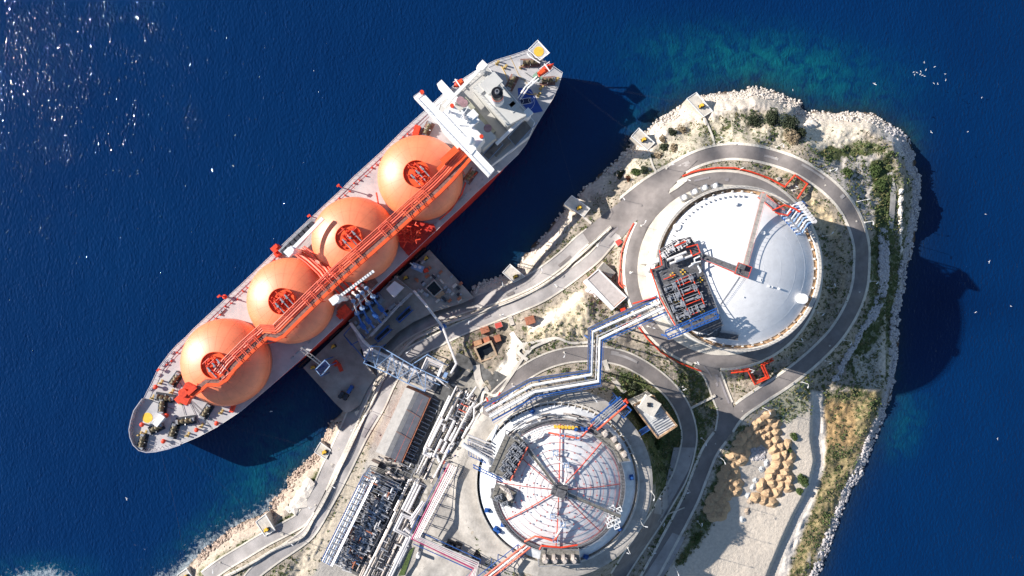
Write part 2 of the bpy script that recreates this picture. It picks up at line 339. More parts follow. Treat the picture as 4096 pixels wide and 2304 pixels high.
zone([(2480,1460),(2700,1600),(2780,1850),(2640,2100),(2610,1900),(2560,1750),(2430,1660)], (0.17,0.17,0.12,0.82),rag=12)
zone([(2700,1380),(2860,1560),(2860,1650),(2800,1850),(2700,2060),(2620,2200),(2650,2060),(2760,1850),(2770,1700),(2720,1560)], (0.24,0.22,0.16,0.70),rag=8)
zone([(2780,2080),(2820,2000),(2880,1850),(2960,1700),(2990,1700),(2900,1900),(2830,2130),(2780,2200),(2740,2250),(2700,2260)], (0.18,0.19,0.12,0.75),rag=14)
zone(YARD, (0.40,0.375,0.345,0.04),rag=6)
zone([(1330,2060),(1420,1860),(1500,1660),(1530,1600),(1550,1620),(1460,1850),(1380,2060),(1250,2300),(1120,2330)], (0.52,0.455,0.36,0.10),rag=8)
zone([(700,2330),(900,2200),(1100,2100),(1200,2000),(1290,1840),(1320,1800),(1300,1900),(1230,2020),(1120,2110),(950,2200),(790,2320)], (0.22,0.22,0.12,0.80),rag=16)
zone([(1480,1560),(1560,1430),(1680,1330),(1560,1620)], (0.30,0.27,0.24,0.2))
sc_ = np.array((0.62,0.55,0.47,0.07)); w = (shoref*np.where(SD>-80,1,0))[:,None]; base[:] = base*(1-w)+sc_*w
sw_ = (fx<1420)*shoref*0.9; base[:] = base*(1-sw_[:,None])+np.array((0.46,0.38,0.31,0.12))*sw_[:,None]
ew = ((fx>3560)|((fx>3250)&(fy>1500)))*shoref*0.9; base[:] = base*(1-ew[:,None])+np.array((0.40,0.38,0.38,0.05))*ew[:,None]
wet = 1-sstep(-2,7,SD+(nb-0.5)*10); base[:] = base*(1-wet[:,None])+np.array((0.10,0.07,0.05,0.0))*wet[:,None]
at = me.color_attributes.new('surface', 'FLOAT_COLOR', 'POINT'); at.data.foreach_set('color', base.astype(np.float32).ravel())
def node(n, t, **k):
    q = n.nodes.new(t)
    for a_,v_ in k.items(): setattr(q, a_, v_)
    return q
gm = bpy.data.materials.new('island_ground'); gm.use_nodes = True; n = gm.node_tree; L = n.links.new; bs = n.nodes['Principled BSDF']
bs.inputs['Roughness'].default_value = 0.95; bs.inputs['Specular IOR Level'].default_value = 0.2
ge = node(n,'ShaderNodeNewGeometry'); ca = node(n,'ShaderNodeVertexColor'); ca.layer_name = 'surface'
n1 = node(n,'ShaderNodeTexNoise'); n1.inputs['Scale'].default_value = 0.75; n1.inputs['Detail'].default_value = 9; n1.inputs['Roughness'].default_value = 0.7
n2 = node(n,'ShaderNodeTexNoise'); n2.inputs['Scale'].default_value = 0.33; n2.inputs['Detail'].default_value = 9; n2.inputs['Roughness'].default_value = 0.78
n3 = node(n,'ShaderNodeTexNoise'); n3.inputs['Scale'].default_value = 0.06; n3.inputs['Detail'].default_value = 4
for q in (n1,n2,n3): L(ge.outputs['Position'], q.inputs['Vector'])
mr = node(n,'ShaderNodeMapRange'); mr.inputs['From Min'].default_value = 0.25; mr.inputs['From Max'].default_value = 0.75; mr.inputs['To Min'].default_value = 0.40; mr.inputs['To Max'].default_value = 1.55
L(n1.outputs['Fac'], mr.inputs['Value'])
cw = node(n,'ShaderNodeMapRange'); cw.inputs['From Min'].default_value = 0.0; cw.inputs['From Max'].default_value = 0.2; cw.inputs['To Min'].default_value = 0.30; cw.inputs['To Max'].default_value = 1.0; L(ca.outputs['Alpha'], cw.inputs['Value'])
cm = node(n,'ShaderNodeMix', data_type='FLOAT'); L(cw.outputs[0], cm.inputs[0]); cm.inputs[2].default_value = 1.0; L(mr.outputs[0], cm.inputs[3])
mx = node(n,'ShaderNodeVectorMath', operation='SCALE'); L(ca.outputs['Color'], mx.inputs[0]); L(cm.outputs[0], mx.inputs['Scale'])
ad = node(n,'ShaderNodeMath', operation='MULTIPLY_ADD'); L(n3.outputs['Fac'], ad.inputs[0]); ad.inputs[1].default_value = 0.25; L(n2.outputs['Fac'], ad.inputs[2])
th = node(n,'ShaderNodeMapRange'); th.inputs['From Min'].default_value = 0; th.inputs['From Max'].default_value = 1; th.inputs['To Min'].default_value = 0.84; th.inputs['To Max'].default_value = 0.50
L(ca.outputs['Alpha'], th.inputs['Value'])
sb = node(n,'ShaderNodeMath', operation='SUBTRACT'); L(ad.outputs[0], sb.inputs[0]); L(th.outputs[0], sb.inputs[1])
mm = node(n,'ShaderNodeMapRange'); mm.inputs['From Min'].default_value = -0.01; mm.inputs['From Max'].default_value = 0.045; L(sb.outputs[0], mm.inputs['Value'])
gr = node(n,'ShaderNodeValToRGB'); gr.color_ramp.elements[0].position=0.35; gr.color_ramp.elements[1].position=0.65
gr.color_ramp.elements[0].color = (0.045,0.060,0.022,1); gr.color_ramp.elements[1].color = (0.125,0.145,0.055,1); L(n1.outputs['Fac'], gr.inputs['Fac'])
mc = node(n,'ShaderNodeMix', data_type='RGBA'); L(mm.outputs[0], mc.inputs[0]); L(mx.outputs[0], mc.inputs[6]); L(gr.outputs[0], mc.inputs[7]); L(mc.outputs[2], bs.inputs['Base Color'])
bp = node(n,'ShaderNodeBump'); bp.inputs['Strength'].default_value = 0.55; bp.inputs['Distance'].default_value = 0.9; L(n1.outputs['Fac'], bp.inputs['Height']); L(bp.outputs[0], bs.inputs['Normal'])
me.materials.append(gm); go = bpy.data.objects.new('ground', me); sc.collection.objects.link(go); struct(go)
# ------------------------------------------------------------------ sea
wx = np.concatenate([[-30000,-8000,-2500,-900],np.arange(-400,4500,10.0),[5000,7000,12000,30000]])
wy = np.concatenate([[-30000,-8000,-2500,-900],np.arange(-300,2620,10.0),[3200,5000,12000,30000]])
WX, WY = np.meshgrid(wx,wy); ux, uy = WX.ravel(), WY.ravel()
_sdv = seg_dist(ux,uy,SHa,True); _in = inside(ux,uy,SHa); sdw = np.where(_in,-_sdv,_sdv)
def blob(x,y,rx,ry,ang=0):
    c_,s_ = math.cos(math.radians(ang)),math.sin(math.radians(ang)); dx,dy = ux-x,uy-y
    return np.exp(-(((dx*c_+dy*s_)/rx)**2+((-dx*s_+dy*c_)/ry)**2))
wn = vnoise(ux,uy,90,11)*0.6+vnoise(ux,uy,35,12)*0.4
shal = 0.95*blob(3050,250,420,110,6)+0.55*blob(3350,370,220,80,15)+0.35*blob(2720,330,160,70,-20)+0.45*blob(3630,560,60,90,0)+0.55*blob(3620,1690,70,120,15)+0.35*blob(2560,480,80,60,-40)
shal = shal+0.55*blob(1120,1800,150,230,40)*(ux<1300)+0.5*blob(900,2060,260,60,-38)+0.25*blob(2080,1000,60,120,40)+0.5*blob(150,2290,190,60,0)+0.3*blob(3560,1500,50,200,0)
shal = np.clip(shal*(0.55+0.9*wn),0,1)
reef = np.exp(-np.clip(sdw,0,None)/38.0)*(1.0*(ux>2480)*(uy<620)+0.75*(ux<=2480)+0.75*((ux>2480)&(uy>=620)))
reef = np.clip(reef*(0.7+0.6*wn),0,1)
foam = 0.58*np.exp(-((sdw-40)/42.0)**2)*(ux<1300)*(uy>1880)*sstep(1840,2060,uy)+0.5*np.exp(-((sdw-12)/14.0)**2)*(ux<1340)*(uy>1780)
foam = foam+0.30*np.exp(-((sdw-2)/6.0)**2)
foam = foam+0.95*blob(170,2310,190,62,0)+0.35*blob(560,2200,60,110,-25)
foam = np.clip(foam*(0.6+0.7*wn),0,1)
sea_shade = 0.35*(blob(3760,900,120,330,0)+blob(3850,1200,200,90,15)+blob(3720,1320,130,170,0))  # soft tank shadow painted into the sea colour, with a dark offshore band
wc = np.stack([shal,reef,foam,np.clip(sea_shade,0,1)],1)
wm = bpy.data.meshes.new('water'); k0 = MPP
ii = np.arange(len(ux)).reshape(len(wy),len(wx)); a,b,c,d = ii[:-1,:-1],ii[:-1,1:],ii[1:,1:],ii[1:,:-1]
wm.from_pydata(np.stack([(ux-2048)*k0,(1152-uy)*k0,np.zeros(len(ux))],1).tolist(), [], np.stack([d,c,b,a],-1).reshape(-1,4).tolist())
at = wm.color_attributes.new('seabed_and_shade','FLOAT_COLOR','POINT'); at.data.foreach_set('color', wc.astype(np.float32).ravel())
wt = bpy.data.materials.new('sea_water'); wt.use_nodes = True; n = wt.node_tree; L = n.links.new; bs = n.nodes['Principled BSDF']
bs.inputs['IOR'].default_value = 1.33; bs.inputs['Roughness'].default_value = 0.035; bs.inputs['Specular IOR Level'].default_value = 0.5
ge = node(n,'ShaderNodeNewGeometry'); ca = node(n,'ShaderNodeVertexColor'); ca.layer_name = 'seabed_and_shade'; sp = node(n,'ShaderNodeSeparateColor'); L(ca.outputs['Color'], sp.inputs[0])
def noi(scale, det=4, rough=0.6, vec=None, dist=0):
    q = node(n,'ShaderNodeTexNoise'); q.inputs['Scale'].default_value = scale; q.inputs['Detail'].default_value = det; q.inputs['Roughness'].default_value = rough
    q.inputs['Distortion'].default_value = dist; L(vec if vec is not None else ge.outputs['Position'], q.inputs['Vector']); return q
def mul(a_, b_):
    q = node(n,'ShaderNodeMath', operation='MULTIPLY')
    for i_,s_ in enumerate((a_,b_)):
        if isinstance(s_,(int,float)): q.inputs[i_].default_value = s_
        else: L(s_, q.inputs[i_])
    return q.outputs[0]
def rng_(s_, a_, b_, c_=0, d_=1):
    q = node(n,'ShaderNodeMapRange'); L(s_, q.inputs['Value'])
    for nm,v_ in zip(('From Min','From Max','To Min','To Max'),(a_,b_,c_,d_)): q.inputs[nm].default_value = v_
    return q.outputs[0]
def mix_(f_, a_, b_):
    q = node(n,'ShaderNodeMix', data_type='RGBA')
    if isinstance(f_,float): q.inputs[0].default_value = f_
    else: L(f_, q.inputs[0])
    for i_,s_ in ((6,a_),(7,b_)):
        if isinstance(s_,tuple): q.inputs[i_].default_value = s_+(1,)
        else: L(s_, q.inputs[i_])
    return q.outputs[2]
bedn = noi(0.16,7,0.65,dist=0.6); bedf = noi(0.6,5,0.7)
deep = mix_(rng_(noi(0.012,3).outputs['Fac'],0.3,0.7), (0.0006,0.0190,0.083), (0.0007,0.0230,0.095))
c1 = mix_(ca.outputs['Alpha'], deep, (0.0004,0.008,0.045))  # alpha darkens the water where the tank shadow is painted
c2 = mix_(mul(sp.outputs[0], rng_(bedn.outputs['Fac'],0.36,0.60,0.15,1)), c1, (0.003,0.090,0.125))
c3 = mix_(mul(sp.outputs[1], rng_(bedf.outputs['Fac'],0.30,0.62,0.35,1)), c2, (0.020,0.030,0.022))
fn = noi(0.5,8,0.75,dist=0.4)
fo = node(n,'ShaderNodeMath', operation='MULTIPLY_ADD'); L(sp.outputs[2], fo.inputs[0]); fo.inputs[1].default_value = 0.40; L(fn.outputs['Fac'], fo.inputs[2])
ff = rng_(fo.outputs[0],0.74,0.92)
c4 = mix_(mul(ff,0.75), c3, (0.42,0.48,0.52)); L(c4, bs.inputs['Base Color'])
# wind ripples: short chop plus longer wind streaks
mp = node(n,'ShaderNodeMapping'); mp.inputs['Rotation'].default_value = (0,0,math.radians(28)); mp.inputs['Scale'].default_value = (1.0,0.55,1.0); L(ge.outputs['Position'], mp.inputs['Vector'])
w1 = noi(0.8,2,0.5,mp.outputs[0]); w2 = noi(0.13,3,0.5,mp.outputs[0])
ws = rng_(noi(0.16,5,0.7,mp.outputs[0]).outputs['Fac'],0.40,0.70,0.45,1.0)
b1 = node(n,'ShaderNodeBump'); b1.inputs['Distance'].default_value = 0.64; L(ws, b1.inputs['Strength']); L(w1.outputs['Fac'], b1.inputs['Height'])
b2 = node(n,'ShaderNodeBump'); b2.inputs['Strength'].default_value = 1.0; b2.inputs['Distance'].default_value = 0.35; L(w2.outputs['Fac'], b2.inputs['Height']); L(b1.outputs[0], b2.inputs['Normal'])
L(b2.outputs[0], bs.inputs['Normal'])
wm.materials.append(wt); wo = bpy.data.objects.new('water', wm); sc.collection.objects.link(wo); struct(wo)
# ------------------------------------------------------------------ roads, kerbs, pavements
def ribbon(path, o0, o1, lift, seg=4, zfun=None):
    """sheet along a photo-pixel path between lateral offsets o0..o1 (pixels)"""
    m = len(path); P = np.array(path); T = np.gradient(P,axis=0); T /= np.linalg.norm(T,axis=1)[:,None]; N = np.stack([-T[:,1],T[:,0]],1)
    vs = []; fs = []
    xs = []; ys = []
    for i in range(m):
        for j in range(seg+1):
            q = P[i]+N[i]*(o0+(o1-o0)*j/seg); xs.append(q[0]); ys.append(q[1])
    z = height(np.array(xs),np.array(ys))[0]+lift
    for x_,y_,z_ in zip(xs,ys,z): vs.append(W(x_,y_,z_))
    for i in range(m-1):
        for j in range(seg):
            a_ = i*(seg+1)+j; fs.append((a_,a_+1,a_+seg+2,a_+seg+1))
    return vs, fs
def strip3(path, o0, o1, lift, h):
    """raised strip (kerb or wall) with top and both sides"""
    v1,_ = ribbon(path,o0,o1,lift,1); m = len(path); vs = []; fs = []
    for i in range(m):
        a_,b_ = v1[2*i],v1[2*i+1]
        vs += [a_-Vector((0,0,h)), a_, b_, b_-Vector((0,0,h))]
    for i in range(m-1):
        for q in range(3): fs.append((4*i+q,4*i+q+1,4*i+q+5,4*i+q+4))
    fs += [(0,1,2,3),(4*m-1,4*m-2,4*m-3,4*m-4)]
    return vs, fs
lift = 0.10
for (pts,w_,mt,nm),(sp_,_) in zip(ROADS,RS):
    o = MB().add(*ribbon(sp_,-w_/2,w_/2,lift)).build('road', mt, None, True); struct(o); lift += 0.012
def flatpoly(poly, lift, mat, name, step=24, z=None):
    """draped polygon: grid clipped to the polygon outline"""
    import bmesh
    P = np.array(poly); bm = bmesh.new()
    vs = [bm.verts.new((x_,y_,0)) for x_,y_ in poly]; bm.faces.new(vs)
    for ax,lo,hi in ((0,P[:,0].min(),P[:,0].max()),(1,P[:,1].min(),P[:,1].max())):
        q = lo+step
        while q < hi:
            co = (q,0,0) if ax==0 else (0,q,0); no = (1,0,0) if ax==0 else (0,1,0)
            bmesh.ops.bisect_plane(bm, geom=bm.verts[:]+bm.edges[:]+bm.faces[:], plane_co=co, plane_no=no); q += step
    bmesh.ops.triangulate(bm, faces=bm.faces[:])
    xs = np.array([v.co.x for v in bm.verts]); ys = np.array([v.co.y for v in bm.verts])
    zz = height(xs,ys)[0]+lift if z is None else np.full(xs.shape,z)
    for v,x_,y_,z_ in zip(bm.verts,xs,ys,zz): v.co = W(x_,y_,z_)
    bm.normal_update()
    for f in bm.faces:
        if f.normal.z < 0: f.normal_flip()
    for f in bm.faces: f.smooth = True
    me_ = bpy.data.meshes.new(name); bm.to_mesh(me_); bm.free(); me_.materials.append(mat)
    o = bpy.data.objects.new(name, me_); sc.collection.objects.link(o); return o
struct(flatpoly(JUNC, 0.32, m_asph, 'road'))
def clipseg(path, bad):
    out = []; cur = []
    for p_ in path:
        if bad(p_):
            if len(cur) > 2: out.append(cur)
            cur = []
        else: cur.append(p_)
    if len(cur) > 2: out.append(cur)
    return out
def offpath(path, o):
    P = np.array(path); T = np.gradient(P,axis=0); T /= np.linalg.norm(T,axis=1)[:,None]; N = np.stack([-T[:,1],T[:,0]],1)
    return [tuple(q) for q in P+N*o]
KB = MB()
for i,(sp_,w_) in enumerate(RS):
    for sgn in (-1,1):
        kw = 5.0 if i in (2,3) else 3.2; edge = offpath(sp_, sgn*(w_/2+kw))
        def bad(p_, i=i):
            x_,y_ = np.array([p_[0]]),np.array([p_[1]])
            if inside(x_,y_,JUNC)[0]: return True
            for j,(q_,ww) in enumerate(RS):
                if j != i and seg_dist(x_,y_,q_[::3]+[q_[-1]])[0] < ww/2+2: return True
            return i == 3 and 392 < 0
        for seg_ in clipseg(edge, bad): KB.add(*strip3(seg_, -kw, kw, 0.30, 0.6))
struct(KB.build('kerb', m_conc2))
for pl in ([(2680,757),(2705,733),(2740,712),(2750,722),(2712,752),(2675,775)],):
    struct(flatpoly(pl,0.34,m_conc2,'kerb'))
# pavement around the big tank, yard round the second tank
C1 = W(2892,1080,22); r1 = kz(22)
struct(MB().ring(C1, 300*r1, 341*r1, 21.5, 22.45).build('pavement', m_conc2))
C2 = W(2229,1931,30); r2 = kz(30)
struct(MB().add(*ribbon([(2229+352*math.cos(math.radians(q)),1931+352*math.sin(math.radians(q))) for q in range(-150,126,4)],-30,30,0.30,6)).build('pavement', m_conc))
YP = [(1845,1900),(1895,1780),(1925,1700),(1990,1660),(1970,1740),(1930,1820),(1912,1880),(1908,1931),(1912,2000),(1935,2070),(1975,2140),(2040,2200),(2130,2250),(2230,2330),(1640,2330),(1665,2230),(1720,2120),(1790,1990)]
struct(flatpoly(YP,0.16,m_conc,'pavement'))
DKM = M('road_patch', (0.26,0.24,0.25), 0.9, var=0.2)
struct(flatpoly([(2695,1790),(2781,1790),(2755,1880),(2700,1980),(2650,2060),(2600,2050),(2660,1950)],0.24,m_asph2,'road'))
struct(flatpoly([(2690,2130),(2740,2150),(2690,2250),(2640,2330),(2560,2330),(2620,2240)],0.25,m_asph2,'road'))
# repaired patches in the road surface
r0 = random.Random(44)
for i in range(26):
    sp_,w_ = RS[i%6]; k_ = r0.randrange(2,max(3,len(sp_)-12)); L_ = r0.choice((2,3,5,8)); o0 = r0.uniform(-w_*.42,w_*.1); ww = r0.uniform(4,w_*.36)
    if 400 < 0: continue
    seg_ = sp_[k_:k_+L_]
    if len(seg_) < 2: continue
    struct(MB().add(*ribbon(seg_,o0,o0+ww,.26+.004*i,2)).build('road_patch', DKM if i%2 else (m_asph if ROADS[i%6][2] is m_asph2 else m_asph2), None, True))
# footpaths
for pts,w_ in (([(3558,690),(3572,760),(3568,850),(3560,930)],22),([(2100,1372),(2120,1372),(2222,1352),(2285,1372),(2380,1366)],10),([(2100,1374),(2070,1405),(2110,1440)],14),([(1925,1650),(1935,1570),(1985,1580),(2045,1500),(2100,1420),(2140,1385),(2222,1352)],11),([(2045,1330),(2070,1365),(2120,1410)],20),([(1905,1460),(1915,1520),(1945,1570)],28),([(2418,1440),(2440,1500),(2500,1570)],18),([(2818,470),(2848,540),(2857,578)],8),([(2592,600),(2610,660),(2625,688)],8),([(2335,867),(2365,895)],10)):
    struct(MB().add(*ribbon(spline(pts,10),-w_/2,w_/2,0.42,2)).build('footpath', m_conc2 if w_<22 else m_conc))
# ================================================================== the gas carrier
DK = 18.0
_p1 = W(1000,1348,DK); _p2 = W(2000,426,DK); _ax = (_p2-_p1).normalized(); ANG = math.atan2(_ax.y,_ax.x)   # bow -> stern
OUT = [(526,1715),(533,1680),(545,1640),(569,1606),(579,1593),(592,1565),(606,1540),(638,1470),(683,1410),(712,1378),(749,1345),(776,1316),(871,1227),(977,1128),(1101,1008),(1244,874),(1366,760),(1409,715),(1538,598),(1612,524),(1697,447),(1771,380),(1813,346),(1861,312),(1919,275),(1983,243),(2052,222),(2113,201),
       (2180,244),(2250,293),(2232,354),(2211,397),(2171,460),(2142,508),(2105,577),(2073,619),(2009,680),(1930,748),(1850,825),(1791,880),(1675,990),(1568,1090),(1507,1147),(1407,1248),(1307,1342),(1200,1442),(1083,1545),(966,1644),(871,1707),(797,1746),(728,1775),(680,1791),(632,1802),(595,1805),(565,1797),(542,1775),(530,1745)]
ship = thing('gas_carrier', 'huge red-hulled gas tanker with four round orange tanks, moored at the jetty', 'ship', W(1400,980,0))
def wl(o):                # outline at the waterline: finer bow and a tucked-in stern
    q = []
    for x_,y_ in o:
        w_ = W(x_,y_,DK); rel = w_-_p1; s = rel.x*_ax.x+rel.y*_ax.y; t_ = rel.x*-_ax.y+rel.y*_ax.x
        sb = 1.0; k = 1.0
        if s < 20: k = max(0.55, 1-(20-s)/75*0.40)
        if s > 130: k = max(0.55, 1-(s-130)/60*0.35)
        s2 = s
        if s < -30: s2 = s+5*(-30-s)/40
        if s > 150: s2 = s-(s-150)*0.12
        base_ = _p1+_ax*s2+Vector((-_ax.y,_ax.x,0))*t_*k; q.append((base_.x, base_.y))
    return q
top = [tuple(W(x_,y_,DK)[:2]) for x_,y_ in OUT]; bot = wl(OUT); nn = len(top)
h = MB(); vs = []
for (bx,by),(tx,ty) in zip(bot,top):
    vs += [(bx,by,-1.5),(bx*.45+tx*.55,by*.45+ty*.55,9),(tx,ty,DK)]
fs = [(3*i+q,3*((i+1)%nn)+q,3*((i+1)%nn)+q+1,3*i+q+1) for i in range(nn) for q in (0,1)]
h.add(vs, fs).build('hull', m_hull, ship)
cen = _p1
MB().add([(x_,y_,DK-0.02) for x_,y_ in top], [tuple(range(nn))]).build('deck', m_deck, ship)
for f in []: pass
# raised steel edge at bow, low rail elsewhere
def pt(i): return Vector((top[i%nn][0],top[i%nn][1],DK))
bow = list(range(50,nn))+list(range(0,5))
BW = MB(); bv = []; bf = []
cx_,cy_ = W(640,1690,DK)[:2]
for i in bow:
    p_ = pt(i); inn = Vector((cx_-p_.x,cy_-p_.y,0)).normalized()
    bv += [p_, p_+Vector((0,0,2.2))-inn*0.35, p_+Vector((0,0,2.2)), p_+inn*0.35]
for i in range(len(bow)-1):
    for q in range(3): bf.append((4*i+q,4*i+4+q,4*i+5+q,4*i+1+q))
m_bulw = M('bulwark_grey', (0.40,0.40,0.45), 0.6)
BW.add(bv,bf)
for i in range(len(bow)-1):
    a_,b_ = pt(bow[i]),pt(bow[i+1]); k_ = max(1,int((b_-a_).length/1.6))
    for j in range(k_):
        q = a_.lerp(b_,j/k_); inn = Vector((cx_-q.x,cy_-q.y,0)).normalized(); BW.tube([q+Vector((0,0,2.0)), q+inn*1.6],0.12,4,False)
BW.build('bow_bulwark', m_bulw, ship)
rl = MB(); rl.rail([pt(i)+Vector((0,0,0)) for i in list(range(4,28))], 1.1, 0.09, 2.5).rail([pt(i) for i in range(28,51)],1.1,0.09,2.5)
rl.build('deck_rail', m_white, ship)
# inner deck walkway line on the port side
dl = MB()
for off in (12,19):
    L_ = [(638,1470),(683,1410),(776,1316),(977,1128),(1244,874),(1409,715),(1538,598),(1697,447)]
    dl.tube([W(x_+off,y_+off,DK+0.05) for x_,y_ in L_],0.06,4)
for i in range(60):
    t_ = i/59; x_ = 700+t_*960; y_ = 1400-t_*910
    dl.tube([W(x_+4,y_+3,DK+.06),W(x_+19,y_+18,DK+.06)],0.07,4)
dl.build('deck_walkway_marking', m_hull, ship)
# ---- four tank covers
COV = [(903,1449,178),(1163,1203,175),(1420,959,174),(1681,712,173)]
ZB = DK+4.5
for (x_,y_,r_) in COV:
    c_ = W(x_,y_,ZB); R_ = r_*kz(ZB)*0.985
    prof = MB(); prof.dome((c_.x,c_.y,ZB), R_, R_*0.66, 28, 120)
    cvr = prof.build('tank_cover', m_cover, ship, True)
    MB().cyl((c_.x,c_.y,DK-0.1),R_*0.99,4.8,96).build('cover_skirt', m_cover, cvr, True)
    zt = ZB+R_*0.66
    sm = MB()
    for k_ in range(20):
        a_ = 2*math.pi*k_/20; sm.tube([Vector((c_.x+R_*math.cos(t_)*math.cos(a_),c_.y+R_*math.cos(t_)*math.sin(a_),ZB+R_*.66*math.sin(t_))) for t_ in np.linspace(.03,1.25,18)],.03,4,False)
    for t_ in (.45,.9): sm.tube([Vector((c_.x+R_*math.cos(t_)*math.cos(a_),c_.y+R_*math.cos(t_)*math.sin(a_),ZB+R_*.66*math.sin(t_))) for a_ in np.linspace(0,2*math.pi,61)],.03,4,False)
    sm.build('plate_seam', m_cover2, cvr)
    px_,py_ = x_+(x_-2048)*0.037, y_+(y_-1152)*0.037
    a_ = W(px_,py_,zt)
    MB().cyl((a_.x,a_.y,zt-1.6),6.0,2.1,40).ring((a_.x,a_.y,0),5.9,6.1,zt+0.5,zt+1.5,40).build('top_platform', m_orange, cvr)
    eq = MB(); eqs = MB(); eqp = MB()
    r0 = random.Random(int(x_))
    for j in range(26):
        aa = r0.uniform(0,6.28); rr = r0.uniform(0.3,5.2); q = Vector((a_.x+rr*math.cos(aa),a_.y+rr*math.sin(aa),zt+0.5))
        eq.box(q, r0.uniform(.5,1.8), r0.uniform(.3,.9), r0.uniform(.3,1.6), ANG+r0.choice((0,1.57)))
    for j in range(7):
        q = Vector((a_.x+r0.uniform(-3.5,3.5),a_.y+r0.uniform(-3.5,3.5),zt+r0.uniform(2,3.5))); d_ = Vector((_ax.x,_ax.y,0)) if j%2 else Vector((-_ax.y,_ax.x,0))
        eq.tube([q-d_*r0.uniform(1.5,3), q+d_*r0.uniform(1.5,3), q+d_*3+Vector((0,0,-2))],0.22,6)
    nrm = Vector((-_ax.y,_ax.x,0))
    for s_ in (-2.2,0.8,3.4):      # shiny valves toward the pipe rack
        q = Vector((a_.x,a_.y,zt+3))+_ax*s_+nrm*(-1.0)
        eqs.tube([q+nrm*2, q-nrm*0.5],0.42,8).tube([q-nrm*0.5,q-nrm*4.2],0.28,8).cyl((q.x,q.y,q.z),.55,1.2,10)
        eqp.tube([q-nrm*4.2,q-nrm*6.5+Vector((0,0,-.6)),q-nrm*6.5+_ax*3+Vector((0,0,-.6))],0.26,6)
    eq.build('tank_dome_machinery', m_red, cvr); eqs.build('valve', m_steel, cvr); eqp.build('connecting_pipe', m_pink, cvr)
# ---- raised pipe walkway over the tanks
ZW = 38.5
WAY = [(755,1572),(800,1545),(826,1524),(872,1524),(897,1508),(928,1466),(1000,1395),(1062,1338),(1104,1344),(1125,1333),(1200,1258),(1335,1127),(1536,950),(1748,760),(1800,708),(1872,622)]
wp = [W(x_,y_,ZW) for x_,y_ in WAY]
def side(path, o):
    P = [Vector(q) for q in path]; out = []
    for i,q in enumerate(P):
        d_ = (P[min(i+1,len(P)-1)]-P[max(i-1,0)]); d_.z = 0; d_.normalize(); out.append(q+Vector((-d_.y,d_.x,0))*o)
    return out
def slab(path, w_, z0, z1):
    a_ = side(path,w_/2); b_ = side(path,-w_/2); vs = []; fs = []
    for u,v_ in zip(a_,b_): vs += [(u.x,u.y,u.z+z0),(v_.x,v_.y,v_.z+z0),(v_.x,v_.y,v_.z+z1),(u.x,u.y,u.z+z1)]
    for i in range(len(path)-1):
        for q in range(4): fs.append((4*i+q,4*i+(q+1)%4,4*i+4+(q+1)%4,4*i+4+q))
    n_=len(vs); fs += [(3,2,1,0),(n_-4,n_-3,n_-2,n_-1)]
    return MB().add(vs,fs)
wk = slab(wp,1.8,-0.3,0.0).build('pipe_walkway', m_walk, ship)
slab(side(wp,-1.7),1.5,-1.3,0.35).build('side_girder', m_orange, wk)
mb_ = MB(); 
for i in range(len(wp)-1):
    a_,b_ = wp[i],wp[i+1]; L_ = (b_-a_).length
    for j in range(max(1,int(L_/11))):
        q = a_.lerp(b_,(j+.5)/max(1,int(L_/11))); z_ = DK
        for cx2,cy2,r_ in COV:
            c_ = W(cx2,cy2,ZB); dd = (Vector((q.x,q.y,ZB))-c_).length; R_ = r_*kz(ZB)
            if dd < R_: z_ = max(z_, ZB+R_*.66*math.sqrt(1-(dd/R_)**2)-.5)
        mb_.tube([q+nrm*0.8,(q.x+nrm.x*1.4,q.y+nrm.y*1.4,z_)],0.22,5,False).tube([q-nrm*1.8,(q.x-nrm.x*2.4,q.y-nrm.y*2.4,z_)],0.22,5,False)
mb_.build('trestle_leg', m_red, wk)
MB().rail(side(wp,0.9),1.1,0.08,3).rail(side(wp,-2.5),1.4,0.08,3).build('hand_rail', m_red, wk)
for k_,(o_,r_,zz) in enumerate(((2.0,0.42,0.5),(3.1,0.52,0.4),(4.1,0.34,0.8),(4.9,0.28,1.2))):
    path = side(wp[4:],o_); path = [q+Vector((0,0,zz)) for q in path]
    MB().tube(path,r_,6).build('deck_pipe', m_pink, wk)
for (x_,y_) in ((1640,842),(1545,915),(1350,1085),(1300,1132),(1420,1030),(960,1420),(1010,1370),(1240,1195),(1690,790)):   # expansion loops
    q = W(x_,y_,ZW+1.4)+Vector((0,0,0)); mid_ = q
    MB().tube([q-_ax*2.6-nrm*2.4,q-_ax*2.6+nrm*2.2,q+_ax*2.6+nrm*2.2,q+_ax*2.6-nrm*2.4],0.2,6).tube([q-_ax*1.7-nrm*2.4,q-_ax*1.7+nrm*1.3,q+_ax*1.7+nrm*1.3,q+_ax*1.7-nrm*2.4],0.17,6).build('expansion_loop', m_pink, wk)
# forward end of the walkway, red stair tower
MB().box(W(757,1572,ZW-3.5),9,5,3.5,ANG+0.35).box(W(770,1560,ZW),5,2.0,1.2,ANG).cyl(W(742,1568,ZW-2),2.0,3.0,16).box(W(775,1578,DK),3,3,16,ANG).build('stair_tower', m_red, wk)
MB().box(W(1815,645,ZW-0.5),16,5.5,1.2,ANG).box(W(1800,625,ZW-0.5),9,3,3,ANG).tube([W(1775,668,ZW),W(1790,625,ZW+1),W(1830,605,ZW+1)],0.4,6).box(W(1815,645,DK+5),2,2,16,ANG).build('aft_valve_deck', m_orange, wk)
